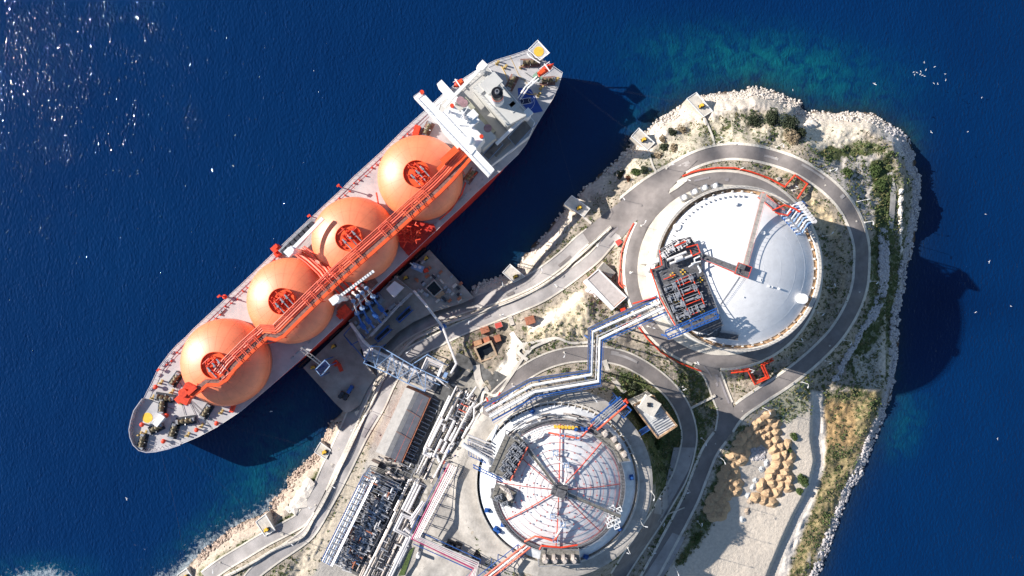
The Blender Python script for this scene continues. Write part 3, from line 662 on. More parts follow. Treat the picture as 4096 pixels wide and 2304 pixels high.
# ---- cross manifold lines to port, between the second and third tank
for k_ in range(5):
    a_ = W(1180+k_*9,1000+k_*-8+18,DK+6); b_ = W(1300+k_*9,1130-k_*8,DK+15)
    MB().tube([a_,a_.lerp(b_,.3)+Vector((1.2,0,0)),a_.lerp(b_,.7)+Vector((1.2,0,0)),b_,W(1316+k_*9,1112-k_*8,ZW-1)],0.62 if k_%2 else 0.45,8).build('manifold_line', m_pink if k_%2 else m_red, ship)
PMAN = [(1112,1003),(1248,872),(1268,884),(1262,905),(1220,960),(1175,1010),(1150,1030)]
MB().prism(WL(PMAN,DK+5),DK+4.2,DK+5.0).build('port_manifold_deck', m_steel, ship)
mb_ = MB()
for k_ in range(7):
    x_ = 1140+k_*17.5; y_ = 1004-k_*16.8
    mb_.box(W(x_,y_,DK+5),3.3,2.6,0.9,ANG)
mb_.build('drip_tray', m_dark, ship)
MB().box(W(1112,996,DK),3.6,3,4.5,ANG).box(W(1122,1010,DK),5,2,3,ANG).build('manifold_tower', m_red, ship)
# starboard side
SMAN = [(1587,907),(1640,880),(1735,898),(1746,926),(1690,975),(1640,1030),(1600,985)]
MB().prism(WL(SMAN,DK+1),DK-.0,DK+1.0).build('starboard_red_deck', m_hull, ship)
mb_ = MB(); r0 = random.Random(3)
for j in range(30):
    x_ = r0.uniform(1595,1675); y_ = 905+(x_-1595)*-0.1+r0.uniform(0,65)
    q = W(x_,y_,DK+r0.uniform(1.5,7)); a_ = r0.uniform(0,3.14); d_ = Vector((math.cos(a_),math.sin(a_),r0.uniform(-.3,.3)))
    mb_.tube([q-d_*r0.uniform(1,4),q,q+d_.cross(Vector((0,0,1)))*r0.uniform(1,2.5)],r0.uniform(.15,.4),6)
mb_.build('starboard_piping', m_red, ship)
mb_ = MB()
for x_,y_ in ((1690,896),(1722,918),(1648,990),(1632,1008),(1703,925)): mb_.cyl(W(x_,y_,DK+1),1.1,1.0,16)
mb_.build('deck_hatch', m_hull, ship)
LM = [(1345,1235),(1395,1180),(1440,1125),(1480,1090),(1512,1130),(1400,1240),(1365,1262)]
MB().prism(WL(LM,DK+.8),DK-.0,DK+.8).build('loading_deck', m_walk, ship)
mb_ = MB()
for x_,y_ in ((1397,1184),(1413,1169),(1431,1153),(1449,1139),(1380,1200),(1466,1126)):
    q = W(x_,y_,DK+3.5); e_ = q-nrm*-1*0+Vector((_ax.y,-_ax.x,0))*-9
    mb_.tube([q,q+nrm*6,q+nrm*14+Vector((0,0,4))],0.45,8).box(W(x_,y_,DK+.8),1.2,1.2,3,ANG)
mb_.build('loading_manifold', m_red, ship)
for x_,y_,l_,w_,h_,a_ in ((1380,1247,5.5,5,1.6,0),(1366,1258,4,3,1.2,0),(935,1627,5,1.8,1.8,.5),(1668,529,5.5,2.8,3,.55)): MB().box(W(x_,y_,DK),l_,w_,h_,ANG+a_).build('red_deck_box', m_red, ship)
mb_ = MB()
for x_,y_ in ((1530,1050),(1510,1066)): mb_.cyl(W(x_,y_,DK+0.03),1.3,0.06,20)
mb_.build('yellow_deck_circle', m_yellow, ship)
def deck_text(s_, x_, y_, z_, size, ang, mat, parent, mirror=True, name='painted_lettering'):
    cu = bpy.data.curves.new('t','FONT'); cu.body = s_; cu.size = size; cu.align_x = 'CENTER'; cu.align_y = 'CENTER'; cu.extrude = 0.02; cu.offset = 0.02*size
    to = bpy.data.objects.new('t',cu); sc.collection.objects.link(to); bpy.context.view_layer.update()
    me_ = bpy.data.meshes.new_from_object(to.evaluated_get(bpy.context.evaluated_depsgraph_get()))
    bpy.data.objects.remove(to); c_ = W(x_,y_,z_); v_ = []
    for q in me_.vertices:
        X,Y = (-q.co.x if mirror else q.co.x), q.co.y
        v_.append((c_.x+X*math.cos(ang)-Y*math.sin(ang), c_.y+X*math.sin(ang)+Y*math.cos(ang), z_+q.co.z))
    f_ = [tuple(p.vertices)[::-1] if mirror else tuple(p.vertices) for p in me_.polygons]
    bpy.data.meshes.remove(me_)
    return MB().add(v_,f_).build(name, mat, parent)
# ---- ship cranes
def crane(x0,y0,x1,y1,z_,mat,w_=1.6,name='deck_crane'):
    a_ = W(x0,y0,z_); b_ = W(x1,y1,z_+1.5); d_ = (b_-a_).normalized(); L_ = (b_-a_).length
    o = MB().box(((a_.x+b_.x)/2,(a_.y+b_.y)/2,z_), L_, w_, 1.4, math.atan2(d_.y,d_.x)).build(name, mat, ship)
    MB().cyl((a_.x,a_.y,DK),1.4,z_-DK,14).cyl((a_.x,a_.y,z_-.5),2.3,3.0,10,1.6).box((a_.x-d_.x*1.2,a_.y-d_.y*1.2,z_),3.2,3.4,2.6,math.atan2(d_.y,d_.x)).build('crane_pedestal', m_white, o)
    return o
crane(1168,1002,1290,872,36,m_white); 
sc1 = crane(1348,1195,1494,1084,37,m_white,1.2)
mb_ = MB(); a_ = W(1358,1187,38.45); b_ = W(1490,1087,38.45)
for j in range(14): 
    q = a_.lerp(b_,(j+.5)/14); mb_.box(q,0.5,1.3,0.06,math.atan2((b_-a_).y,(b_-a_).x))
mb_.build('boom_stripe', m_steel, sc1)
# ---- superstructure
Z1 = 26.0
m_house = M('house_grey', (0.55,0.55,0.53), 0.6, var=0.06, scale=0.2); m_house2 = M('house_deck', (0.47,0.46,0.44), 0.7, var=0.08, scale=0.2); m_wd = M('dark_deck', (0.16,0.155,0.15), 0.8, var=0.2, scale=0.4); m_well = M('olive_deck', (0.36,0.36,0.29), 0.8)
house = MB().prism(WL([(1766,405),(1930,272),(1949,264),(2100,440),(2140,488),(2118,545),(2060,590),(1962,665),(1898,622),(1742,480)],Z1-3),DK-.1,Z1-3).build('deckhouse', m_white, ship)
MB().add([v_+Vector((0,0,.03)) for v_ in WL([(1768,406),(1930,274),(1948,267),(2098,441),(2137,488),(2116,543),(2058,588),(1962,662),(1900,621),(1745,480)],Z1-3)],[tuple(range(10))[::-1]]).build('deckhouse_roof', m_house2, house)
# dark starboard terraces
MB().prism(WL([(1935,618),(1990,560),(2010,580),(1958,640)],Z1-1),Z1-3,Z1-1).prism(WL([(2032,552),(2098,480),(2128,515),(2062,580)],Z1-1),Z1-3,Z1-1).prism(WL([(1960,600),(2030,535),(2050,560),(1985,625)],Z1-.4),Z1-3,Z1-.4).build('terrace', m_wd, house)
MB().rail(WL([(1930,622),(1990,556),(2012,580),(1955,642),(1930,622)],Z1-1),1.1,.14,2).rail(WL([(2032,552),(2100,478),(2148,492),(2062,585),(2032,552)],Z1-1),1.1,.14,2).rail(WL([(1930,280),(1790,402)],Z1-3),1.1,.12,2).rail(WL([(2010,640),(2125,530)],Z1-3),1.1,.12,2).build('terrace_rail', m_lblue, house)
MB().prism(WL([(1812,470),(1868,420),(1985,548),(1930,598)],33),Z1-3,33).build('accommodation_block', m_house, house)
MB().prism(WL([(1848,398),(1862,386),(1983,525),(1970,538)],Z1-1.6),Z1-3,Z1-1.6).build('sunken_deck', m_well, house)
for x_,y_ in ((1842,402),(1855,412),(1951,513)):
    c_ = W(x_,y_,33.05 if x_!=1855 else 33.08); MB().cyl(c_,1.9,0.06,24).build('painted_circle', M('faded_red',(0.33,0.20,0.22),0.8), house)
# bridge with its two wings
ZBR = 42.0
br = MB().prism(WL([(1654,389),(1686,364),(1978,678),(1953,708)],ZBR),ZBR-3,ZBR).build('bridge', m_white, ship)
MB().prism(WL([(1742,468),(1812,418),(1938,552),(1886,618),(1850,600),(1760,500)],ZBR+.4),Z1-3,ZBR+.4).build('wheelhouse', m_white, br)
MB().rail(WL([(1656,388),(1686,366),(1976,678),(1954,706),(1656,390)],ZBR),1.2,.1,2).build('bridge_rail', m_white, br)
MB().tube([W(1690,415,ZBR-3),W(1712,440,DK+3)],.5,6).tube([W(1945,665,ZBR-3),W(1925,645,DK+3)],.5,6).build('wing_brace', m_white, br)
for x_,y_,r_ in ((1882,563,2.0),(1795,447,1.0),(1850,450,0.8)): c_ = W(x_,y_,ZBR+3); MB().cyl(W(x_,y_,ZBR+.4),.5,2.6,8).dome((c_.x,c_.y,ZBR+3),r_,r_,8,20).dome((c_.x,c_.y,ZBR+3),r_,-r_,8,20).build('radome', m_white, br, True)
mb_ = MB(); mc_ = W(1862,478,ZBR)
mb_.tube([mc_,mc_+Vector((0,0,13))],[.9,.4],8).tube([mc_+Vector((-4,2,9)),mc_+Vector((4,-2,9))],.25,5).tube([mc_+Vector((-2,-3,11)),mc_+Vector((2,3,11))],.2,5).box(W(1885,470,ZBR+.4),6,3.5,2.5,ANG).box(W(1893,490,ZBR+.4),5,3,2,ANG).tube([mc_+Vector((0,0,7)),mc_+Vector((3,-3,0))],.3,5).tube([mc_+Vector((0,0,7)),mc_+Vector((-3,-3,0))],.3,5)
mb_.build('radar_mast', m_white, br)
mb_ = MB()
for x_,y_ in ((1809,425),(1926,548),(1689,371)): mb_.cyl(W(x_,y_,ZBR+.4),.9,1.6,12)
mb_.build('red_signal_light', m_red, br)
# engine casing and funnel
ZC = 35.0
cas = MB().prism(WL([(1891,352),(1952,303),(1975,312),(1992,330),(2105,462),(2030,503)],ZC),Z1-3.1,ZC).build('engine_casing', m_house, ship)
MB().rail(WL([(1892,353),(1952,305),(1975,313),(2103,462),(2031,501),(1892,353)],ZC),1.1,.12,2).box(W(1925,355,ZC),4,3.5,.8,ANG).box(W(2055,425,ZC),5,4,.3,ANG).box(W(2047,412,ZC),3,3,.3,ANG).box(W(1965,335,ZC),9,6,1.6,ANG).build('casing_fitting', m_house, cas)
fc = W(1991,402,ZC); 
def band(z0,z1,r0_,r1_,mat,nm='funnel_band'):
    return MB().cyl((fc.x,fc.y,z0),r0_,z1-z0,40,r1_).build(nm,mat,cas,True)
fun = MB().cyl((fc.x,fc.y,ZC),2.9,5.0,40,2.75).build('funnel', m_white, ship)
m_fb = M('funnel_pink', (0.78,0.25,0.18), 0.5, var=.05)
MB().cyl((fc.x,fc.y,ZC+5.0),2.76,.8,40,2.74).cyl((fc.x,fc.y,ZC+6.8),2.72,.7,40,2.70).build('funnel_navy_band', M('navy_paint',(0.03,0.05,0.20),.4), fun)
MB().cyl((fc.x,fc.y,ZC+5.8),2.74,1.0,40,2.72).build('funnel_white_band', m_white, fun)
MB().cyl((fc.x,fc.y,ZC+7.5),2.70,2.2,40,2.64).build('funnel_pink_band', m_fb, fun)
MB().cyl((fc.x,fc.y,ZC+9.7),2.64,4.0,40,2.55).build('funnel_black_top', m_black, fun)
MB().ring((fc.x,fc.y,0),.65,.95,ZC+13.7,ZC+16.0,24).cyl((fc.x,fc.y,ZC+13.7),.6,1.0,16).build('exhaust_pipe', m_steel, fun)
crane(1925,273,1775,425,30,m_white,1.5,'provision_crane'); crane(2105,462,1985,575,30,m_white,1.4,'provision_crane')
MB().box(W(1798,385,DK),12,3,9,ANG+1.57).box(W(1776,470,DK),6,9,5,ANG).build('lifeboat_station', m_white, ship)
# winch-only platform at the stern
ZP = 25.0
wpad = MB().prism(WL([(2112,198),(2151,159),(2199,212),(2161,241)],ZP),ZP-.6,ZP).tube([W(2120,205,ZP-1),W(2140,235,DK)],.35,6).tube([W(2185,215,ZP-1),W(2160,250,DK)],.35,6).tube([W(2150,180,ZP-1),W(2150,225,DK)],.35,6).build('winch_platform', m_deck, ship)
MB().tube(WL([(2113,199),(2151,161),(2198,212),(2161,240),(2113,199)],ZP+.1),.22,5).tube(WL([(2108,212),(2118,225),(2160,252)],ZP-1),.3,5).build('platform_edge', m_white, wpad)
c_ = W(2155,206,ZP+.03); MB().cyl(c_,2.35,.05,36).build('yellow_circle', m_yellow, wpad)
a_w = math.atan2(-(241-198),(2161-2112))
deck_text('WINCH',2137,183,ZP+.05,1.7,math.atan2(-(159-198),(2151-2112))+0.02,m_white,wpad)
deck_text('ONLY',2178,224,ZP+.05,1.55,math.atan2(-(212-241),(2199-2161))+0.05,m_white,wpad)
# blue ball-court deck
bc = MB().prism(WL([(2071,353),(2085,350),(2124,358),(2172,445),(2121,455),(2100,430),(2075,401)],DK+.12),DK,DK+.12).build('ball_court', m_court, ship)
mk = MB(); zz = DK+.2
mk.tube(WL([(2078,397),(2122,390),(2126,412),(2084,419),(2078,397)],zz),.09,4)
for cx2,cy2,r_,a0,a1 in ((2085,405,9,-1.4,1.4),(2124,401,10,1.6,4.6),(2124,401,10,-1.4,1.4),(2097,403,42,-1.2,1.35)):
    mk.tube([W(cx2+r_*math.cos(a0+(a1-a0)*i/14),cy2+r_*math.sin(a0+(a1-a0)*i/14),zz) for i in range(15)],.08,4)
mk.build('court_marking', m_white, bc)
MB().prism(WL([(2080,399),(2121,392),(2124,411),(2086,417)],DK+.16),DK+.1,DK+.16).build('court_key', M('court_dark',(0.012,0.02,0.07),.6), bc)
# yellow safety lines on the after deck
mb_ = MB()
mb_.tube([W(2003+30*math.sin(i/9*1.3),262+66*(i/9),DK+.06) for i in range(10)],.14,4).tube([W(2085+60*(i/9),362+16*math.sin(i/9*2.4),DK+.2) for i in range(10)],.14,4)
mb_.tube(WL([(2040,225),(2075,300),(2110,335)],DK+.06),.07,4)
mb_.build('safety_line', m_yellow, ship)
# twin-drum winches
wproto = None
WIN = [(704,1517,.2),(662,1590,-.9),(652,1622,.7),(746,1682,-.6),(627,1712,-.3),(697,1722,.5),(828,1644,.25),(573,1764,.6),(1710,518,.35),(1882,704,.2),(2121,252,-.7),(2047,331,.35),(2189,324,-.7)]
m_wy = M('oily_drum', (0.20,0.165,0.10), 0.6, var=.5, scale=1.5)
for x_,y_,da in WIN:
    c_ = W(x_,y_,DK+.25); a_ = ANG+da; d_ = Vector((math.cos(a_),math.sin(a_),0)); e_ = Vector((-d_.y,d_.x,0)); s_ = 1.25 if x_ in (662,746,2121) else 1.0
    w0 = MB().box(c_,7.5*s_,4.2,.3,a_).build('mooring_winch', m_walk if x_ > 1000 else m_dark, ship)
    dr = MB()
    for k_ in (-2.4,-.6,1.2):
        q = c_+d_*k_*s_+Vector((0,0,1.5)); dr.tube([q,q+d_*1.3*s_],.85,10).tube([q-d_*.1,q+d_*.05],1.25,12).tube([q+d_*1.25*s_,q+d_*1.45*s_],1.25,12)
    dr.build('drum', m_wy, w0)
    q = c_+d_*2.9*s_; MB().box(q+e_*.3,1.6,1.6,2.2,a_).box(c_-d_*3.3*s_,1.2,2.2,1.4,a_).tube([c_+e_*1.5+Vector((0,0,.5)),c_-e_*1.9+Vector((0,0,2.0))],.15,5).build('winch_motor', m_steel, w0)
# bollards and vents
for x_,y_ in ((613,1588),(562,1735),(753,1738),(808,1702),(887,1647),(646,1528),(583,1790-60),(690,1565),(731,1610),(2021,268),(2085,268),(2165,352),(2155,380),(2228,318),(1990,252)):
    c_ = W(x_,y_,DK); o = MB().box(c_,2.6,.9,.15,ANG+.5).cyl(c_+Vector((-.75,-.5,0)),.38,1.6,10).cyl(c_+Vector((.75,.5,0)),.38,1.6,10).build('bollard', m_ochre, ship)
for x_,y_ in ((575,1696),(672,1660),(660,1762),(872,1691),(629,1546),(792,1717),(1900-1000+5,1187)):
    c_ = W(x_,y_,DK); MB().cyl(c_,.45,1.8,10).dome((c_.x,c_.y,DK+1.8),1.15,.7,6,16).build('mushroom_vent', m_red, ship)
MB().box(W(648,1677,DK),6.0,2.6,3.4,ANG+.15).build('forward_store', m_white, ship)
MB().cyl(W(590,1671,DK+.02),2.45,.05,32).build('yellow_winch_circle', m_yellow, ship)
deck_text('WINCH',610,1687,DK+.08,1.5,ANG-.15,m_white,ship)
# mast posts, hose posts and rail equipment along the port side
for x_,y_,h_ in ((898,1184,7),(1366,750,7),(1244,866,4),(1118,992,5),(640,1478,2)):
    c_ = W(x_,y_,DK); MB().tube([c_,c_+Vector((0,0,h_))],.28,6).box(c_+Vector((0,0,h_-.5)),1.6,.8,.7,ANG).build('signal_post', m_red, ship)
for i in range(46):
    t_ = i/45; x_ = 655+t_*(1620-655); y_ = 1448-t_*(1448-525)+7*math.sin(i*2.1)
    if 1100 < x_ < 1270: continue
    MB().box(W(x_+14+4*math.sin(i*5),y_+10,DK),.8,.4,.9,ANG+i).build('deck_vent', m_red, ship)
for x_,y_ in ((640,1452),(652,1436),(666,1432),(590,1528+20),(622,1492),(676,1402),(870,1240),(878,1232)):
    MB().box(W(x_+15,y_+9,DK),1.8,.7,.7,ANG).build('roller_fairlead', m_bulw, ship)
# ropes lying across the fore deck
mb_ = MB()
for a_,b_ in (((705,1540),(740,1660)),((720,1530),(800,1700)),((745,1590),(850,1720)),((760,1600),(870,1700)),((700,1640),(600,1600)),((2100,290),(2190,350)),((2060,310),(2230,355))):
    mb_.tube([W(*a_,DK+.3),W(*b_,DK+.3)],.1,4)
mb_.build('rope', m_dark, ship)
# loading-side rails and small steel things on the starboard deck
r0 = random.Random(5)
for i in range(40):
    t_ = i/39; x_ = 1180+t_*(2000-1180); y_ = 1438-t_*(1438-668)-9
    if 1330 < x_ < 1520 or 1590 < x_ < 1700: continue
    MB().box(W(x_-6-r0.random()*8,y_,DK),r0.uniform(.5,2),.6,.8,ANG).build('deck_fitting', m_steel, ship)
MB().tube(WL([(1495,978),(1600,905)],DK+.8),.3,6).tube([W(x_+3,y_,DK+1.2) for x_,y_ in ((1905,690),(1860,730),(1845,775),(1800,840),(1755,880))],.35,6).tube([W(1510,800,DK+2),W(1505,770,DK+2),W(1520,850,DK+2),W(1565,895,DK+2),W(1590,905,DK+2)],.3,6).build('fire_main', m_red, ship)
remember(ship)
# lifeboats (they hang in davits: things of their own)
def lifeboat(x0,y0,x1,y1,z_,label):
    a_,b_ = W(x0,y0,z_),W(x1,y1,z_); d_ = (b_-a_).normalized(); e_ = Vector((-d_.y,d_.x,0)); L_ = (b_-a_).length; t = thing('lifeboat',label,'lifeboat',(a_+b_)/2-Vector((0,0,1.2)))
    n_ = 12; vs = []; fs = []
    for i in range(n_+1):
        s_ = i/n_; w_ = 1.55*max(.06,math.sin(math.pi*min(1,.18+s_*.9))**.6) if s_ > .5 else 1.5*(1-.25*(1-s_*2)**2)
        if s_ > .55: w_ = 1.55*max(.04,1-((s_-.55)/.45)**1.8)
        c_ = a_+d_*L_*s_
        for q in range(8): th = 2*math.pi*q/8; vs.append(c_+e_*w_*math.cos(th)+Vector((0,0,1.25*math.sin(th)*(0.75 if s_ > .8 else 1))))
    for i in range(n_):
        for q in range(8): fs.append((i*8+q,i*8+(q+1)%8,(i+1)*8+(q+1)%8,(i+1)*8+q))
    fs += [tuple(range(8)),tuple(range(n_*8+7,n_*8-1,-1))]
    MB().add(vs,fs).build('hull', m_red, t, True)
    MB().box(a_+d_*L_*.25+Vector((0,0,.7)),L_*.28,1.7,1.1,math.atan2(d_.y,d_.x)).build('cabin', m_orange, t)
    MB().tube([a_+d_*L_*.55-e_*2.2+Vector((0,0,2.0)),a_+d_*L_*.55+e_*2.2+Vector((0,0,2.0))],.35,4).tube([a_-e_*1.9+d_*2,b_-e_*1.9-d_*1],.2,5).tube([a_+e_*1.9+d_*2,b_+e_*1.9-d_*1],.2,5).build('launch_frame', m_white, t)
lifeboat(2153,300,2215,255,27,'red freefall lifeboat slung over the stern of the tanker')
lifeboat(1852,322,1815,348,23,'small red lifeboat on the port edge of the tanker beside the white superstructure')
af = thing('lifeboat_gantry','white lattice gantry leading from the ball court to the stern lifeboat','gantry',W(2110,350,DK))
MB().tube([W(2072,392,DK+1),W(2100,350,DK+6),W(2148,306,DK+7)],.35,5).tube([W(2080,398,DK+1),W(2112,352,DK+6),W(2156,314,DK+7)],.35,5).build('beam', m_white, af)
MB().tube([W(2100,350,DK+6),W(2098,350,DK)],.3,5).tube([W(2146,306,DK+7),W(2146,306,DK)],.3,5).tube([W(2140,318,DK+7),W(2112,352,DK)],.2,5).tube([W(2125,330,DK+6.5),W(2125,345,DK)],.3,5).build('leg', m_white, af)
MB().box(W(2150,308,DK+6),3,4,.4,ANG).build('stair', M('green_grey',(0.2,0.33,0.25),.7), af)
# ================================================================== storage tanks
def P(x,y,z): return W(x,y,z)
def circ(c, r, z, a0, a1, n=48): return [Vector((c[0]+r*math.cos(a0+(a1-a0)*i/n), c[1]+r*math.sin(a0+(a1-a0)*i/n), z)) for i in range(n+1)]
def units(name, parent, spots, z, ang, L_=7.0, w_=2.6, seed=1, mats=None):
    """small pump sets: bed, pump body and crossing pipes, kept as parts"""
    r0 = random.Random(seed)
    for x_,y_ in spots: skid(name, parent, W(x_,y_,z), ang, L_, w_, r0)
def skid(name, parent, c_, ang, L_, w_, r0, m1=None, m2=None):
    d_ = Vector((math.cos(ang),math.sin(ang),0)); e_ = Vector((-d_.y,d_.x,0)); up = Vector((0,0,1))
    b_ = MB().box(c_,L_,w_,.4,ang)
    o = b_.build(name, m_dark, parent)
    q = MB(); u = c_+up*1.6
    q.tube([u-d_*L_*.45,u+d_*L_*.1],w_*.17,8).tube([u+d_*L_*.05,u+d_*L_*.45+up*.2],w_*.10,6).box(u+d_*L_*.28-up*.3,L_*.16,w_*.42,1.3,ang).box(u-d_*L_*.38-up*.5,L_*.12,w_*.5,1.4,ang)
    for k_ in range(4):
        s_ = r0.uniform(-.45,.45)*L_; q.tube([u+d_*s_-e_*w_*.55-up*.8,u+d_*s_-e_*w_*.5+up*.9,u+d_*s_+e_*w_*.45+up*.9,u+d_*s_+e_*w_*.5-up*.8],.14,5)
    q.tube([u-d_*L_*.5+e_*w_*.42+up*.6,u+d_*L_*.5+e_*w_*.42+up*.6],.16,5).tube([u-d_*L_*.5-e_*w_*.42+up*.3,u+d_*L_*.3-e_*w_*.42+up*.3],.13,5)
    for k_ in range(3): q.cyl(u+d_*r0.uniform(-.4,.4)*L_+e_*r0.uniform(-.4,.4)*w_,.3,1.3,8)
    q.build('pump', m1 or m_steel, o)
    return o
m_fadr = M('faded_rail',(0.55,0.28,0.25),.6)
# ---- big tank (north-east)
ZR = 45.0
C1 = W(2892,1080,22.0); c1x,c1y = C1.x,C1.y; R1 = 36.6
t1 = thing('storage_tank', 'largest white round storage tank with a domed roof, ringed by the loop road', 'storage tank', Vector((c1x,c1y,22)))
MB().ring(C1, R1-.9, R1, 16.0, ZR, 160).build('tank_wall', m_wallw, t1, True)
MB().ring(C1, R1-.9, R1+.25, ZR, ZR+.35, 160).build('rim', m_conc2, t1)
m_rust = M('stained_edge', (0.42,0.27,0.16), 0.9, var=.7, scale=.5)
MB().ring(C1, R1-3.2, R1-.95, ZR-3.5, ZR-1.4, 160).build('gutter', m_rust, t1)
roof1 = MB().cap((c1x,c1y,ZR-1.0), R1-2.6, 9.0, 24, 144).build('roof', m_roofw, t1, True)
sw = MB()
for rr in (9,17,24,29): 
    R = ((R1-2.6)**2+81)/18; zz = ZR-1.0+math.sqrt(R*R-rr*rr)-(R-9.0)
    sw.tube(circ(C1,rr,zz+.0,0,2*math.pi,96),.04,4,False)
m_seam = M('seam_grey',(0.68,0.69,0.71),.8)
sw.build('roof_seam', m_seam, roof1)
def z1f(x,y):
    rr = math.hypot(x-c1x,y-c1y); R = ((R1-2.6)**2+81)/18; return ZR-1.0+math.sqrt(max(0,R*R-rr*rr))-(R-9.0) if rr < R1-2.6 else ZR
MB().rail(circ(C1,R1-.2,ZR+.3,0,2*math.pi,110),1.2,.10,4).rail(circ(C1,R1-1.4,ZR+.3,math.radians(-120),math.radians(80),70),1.2,.09,4).build('rim_rail', m_steel, t1)
for k_ in range(34):
    a_ = math.radians(-115+k_*7.2); q = Vector((c1x+(R1-2.2)*math.cos(a_),c1y+(R1-2.2)*math.sin(a_),ZR-1.2))
    MB().box(q,.5,.8,.7+(k_%3)*.2,a_).build('roof_bracket', m_pipe2 if k_ > 6 and k_ < 14 else m_wallw, roof1)
for k_ in range(26):
    a_ = math.radians(85+k_*4.0); q = Vector((c1x+(R1-4.6)*math.cos(a_),c1y+(R1-4.6)*math.sin(a_),0)); q.z = z1f(q.x,q.y)-.1
    MB().box(q,.9,.5,.9,a_).build('roof_anchor', m_steel, roof1)
def radial(x0,y0,x1,y1,zoff,w_,mat,rail,name='roof_walkway',n=16,parent=t1,zf=z1f,rw=.14,zl=None):
    a_ = W(x0,y0,ZR+5); b_ = W(x1,y1,ZR+5); pts = []
    for i in range(n+1):
        q = a_.lerp(b_,i/n); q = Vector((q.x,q.y,zf(q.x,q.y)+zoff if zl is None else zl[0]+(zl[1]-zl[0])*i/n)); pts.append(q)
    o = slab(pts,w_,-.25,0).build(name, mat, parent)
    MB().rail(side(pts,w_/2),1.1,rw,2.2).rail(side(pts,-w_/2),1.1,rw,2.2).build('walkway_rail', rail, o)
    return o
radial(3052,775,2968,1062,1.6,2.0,m_conc,m_fadr,zl=(51.5,54.4),rw=.10)
radial(2800,1025,2950,1085,1.8,2.2,m_grate,m_steel,zl=(52.6,54.4)); MB().tube([W(2800,1032,52.6),W(2948,1094,54.4)],.25,4).build('red_cable_tray', m_red, t1)
radial(2846,1336,2960,1352,1.5,2.6,m_grate,m_steel)
radial(3052,775,3135,850,1.5,3.0,m_steel,m_pink)
cp = W(2969,1082,54.5)
MB().box(cp,6.0,5.0,.4,-.35).box(cp+Vector((-.5,1.5,.4)),2.2,2.2,1.8,-.35).build('centre_platform', m_grate, t1)
MB().rail([cp+Vector((3*math.cos(a_)-2.5*math.sin(a_)*0,0,0))*0+Vector((dx*math.cos(-.35)-dy*math.sin(-.35),dx*math.sin(-.35)+dy*math.cos(-.35),.4)) for a_,dx,dy in ((0,-3,-2.5),(0,3,-2.5),(0,3,2.5),(0,-3,2.5),(0,-3,-2.5))],1.1,.16,2).build('platform_rail', m_red, t1)
radial(2950,1108,2880,1218,.10,.5,m_steel,m_steel,'roof_conduit',rw=.03)
for x_,y_,r_,h_ in ((2945,814,.9,1.6),(2715,905,1.6,1.8),(3213,1195,2.3,3.0),(3047,933,.8,1.0),(3066,1145,.4,.8),(2965,1188,.3,.6),(3035,1120,.4,.6),(3080,1148,.4,.7),(3110,1155,.4,.9)):
    q = W(x_,y_,ZR+4); z_ = z1f(q.x,q.y); MB().cyl((q.x,q.y,z_-.2),r_,h_,16).build('roof_vent', m_white, roof1)
# process platform on the west edge of the roof
ZPf = 52.0
PP = [(2603,1078),(2640,1066),(2632,1003),(2700,960),(2762,948),(2802,1010),(2806,1070),(2890,1300),(2832,1338),(2708,1306)]
pf = thing('process_platform', 'dark pump platform crowded with pipes on the west edge of the largest tank roof', 'platform', W(2740,1150,ZPf-1))
MB().prism(WL(PP,ZPf),ZPf-.6,ZPf).build('deck', m_grate, pf)
MB().rail(WL(PP+[PP[0]],ZPf),1.3,.16,3).build('platform_rail', m_steel, pf)
MB().tube(WL([(2642,1064),(2603,1079),(2640,1190),(2704,1306)],ZPf+1.6),.3,5).tube(WL([(2638,1000),(2648,1062)],ZPf+1.6),.25,5).build('fire_line', m_red, pf)
lg = MB()
for x_,y_ in ((2615,1085),(2650,1180),(2690,1270),(2750,980),(2800,1060),(2870,1270),(2780,1170),(2720,1080)):
    q = W(x_,y_,ZPf); lg.tube([q,Vector((q.x,q.y,min(z1f(q.x,q.y),ZR)-1))],.4,6)
lg.build('support_leg', m_steel, pf)
AP = math.radians(21)
for i,(x_,y_) in enumerate([(2738,1122),(2753,1160),(2768,1197),(2783,1235)]): skid('pump_set', pf, W(x_-6,y_,ZPf), AP, 11.5, 3.4, random.Random(i))
for i,(x_,y_) in enumerate([(2680,1150),(2694,1188),(2709,1226),(2728,1262)]): skid('valve_set', pf, W(x_,y_,ZPf), AP, 6.5, 3.4, random.Random(20+i))
for i,(x_,y_) in enumerate([(2690,985),(2668,1010),(2730,975)]): skid('valve_set', pf, W(x_,y_,ZPf), AP+.2, 7.5, 3.0, random.Random(40+i), m_pipe)
MB().tube(WL([(2655,1118),(2700,1100)],ZPf+1),.2,5).tube(WL([(2702,1128),(2764,1098),(2822,1228)],ZPf+2.2),.24,5).tube(WL([(2702,1128),(2760,1262),(2800,1245)],ZPf+2.2),.24,5).build('red_header', m_red, pf)
for y0 in (1142,1180,1218): MB().tube(WL([(2712+(y0-1142)*.4,y0+3),(2770+(y0-1142)*.4,y0-20)],ZPf+2.3),.2,5).build('red_branch', m_red, pf)
for i,(a_,b_,r_) in enumerate((((2668,1040),(2745,1008),.6),((2680,1055),(2768,1022),.55),((2700,1040),(2730,1030),1.0))):
    MB().tube(WL([a_,b_],ZPf+2.4),r_,10).build('vessel', m_pipe, pf)
MB().tube(WL([(2755,1068),(2780,1052),(2778,1035),(2800,1025)],ZPf+3),.35,6).tube(WL([(2765,1055),(2803,1045)],ZPf+3.2),.3,6).tube(WL([(2790,1060),(2804,1085),(2798,1092)],ZPf+2),.4,6).build('white_pipework', m_white, pf)
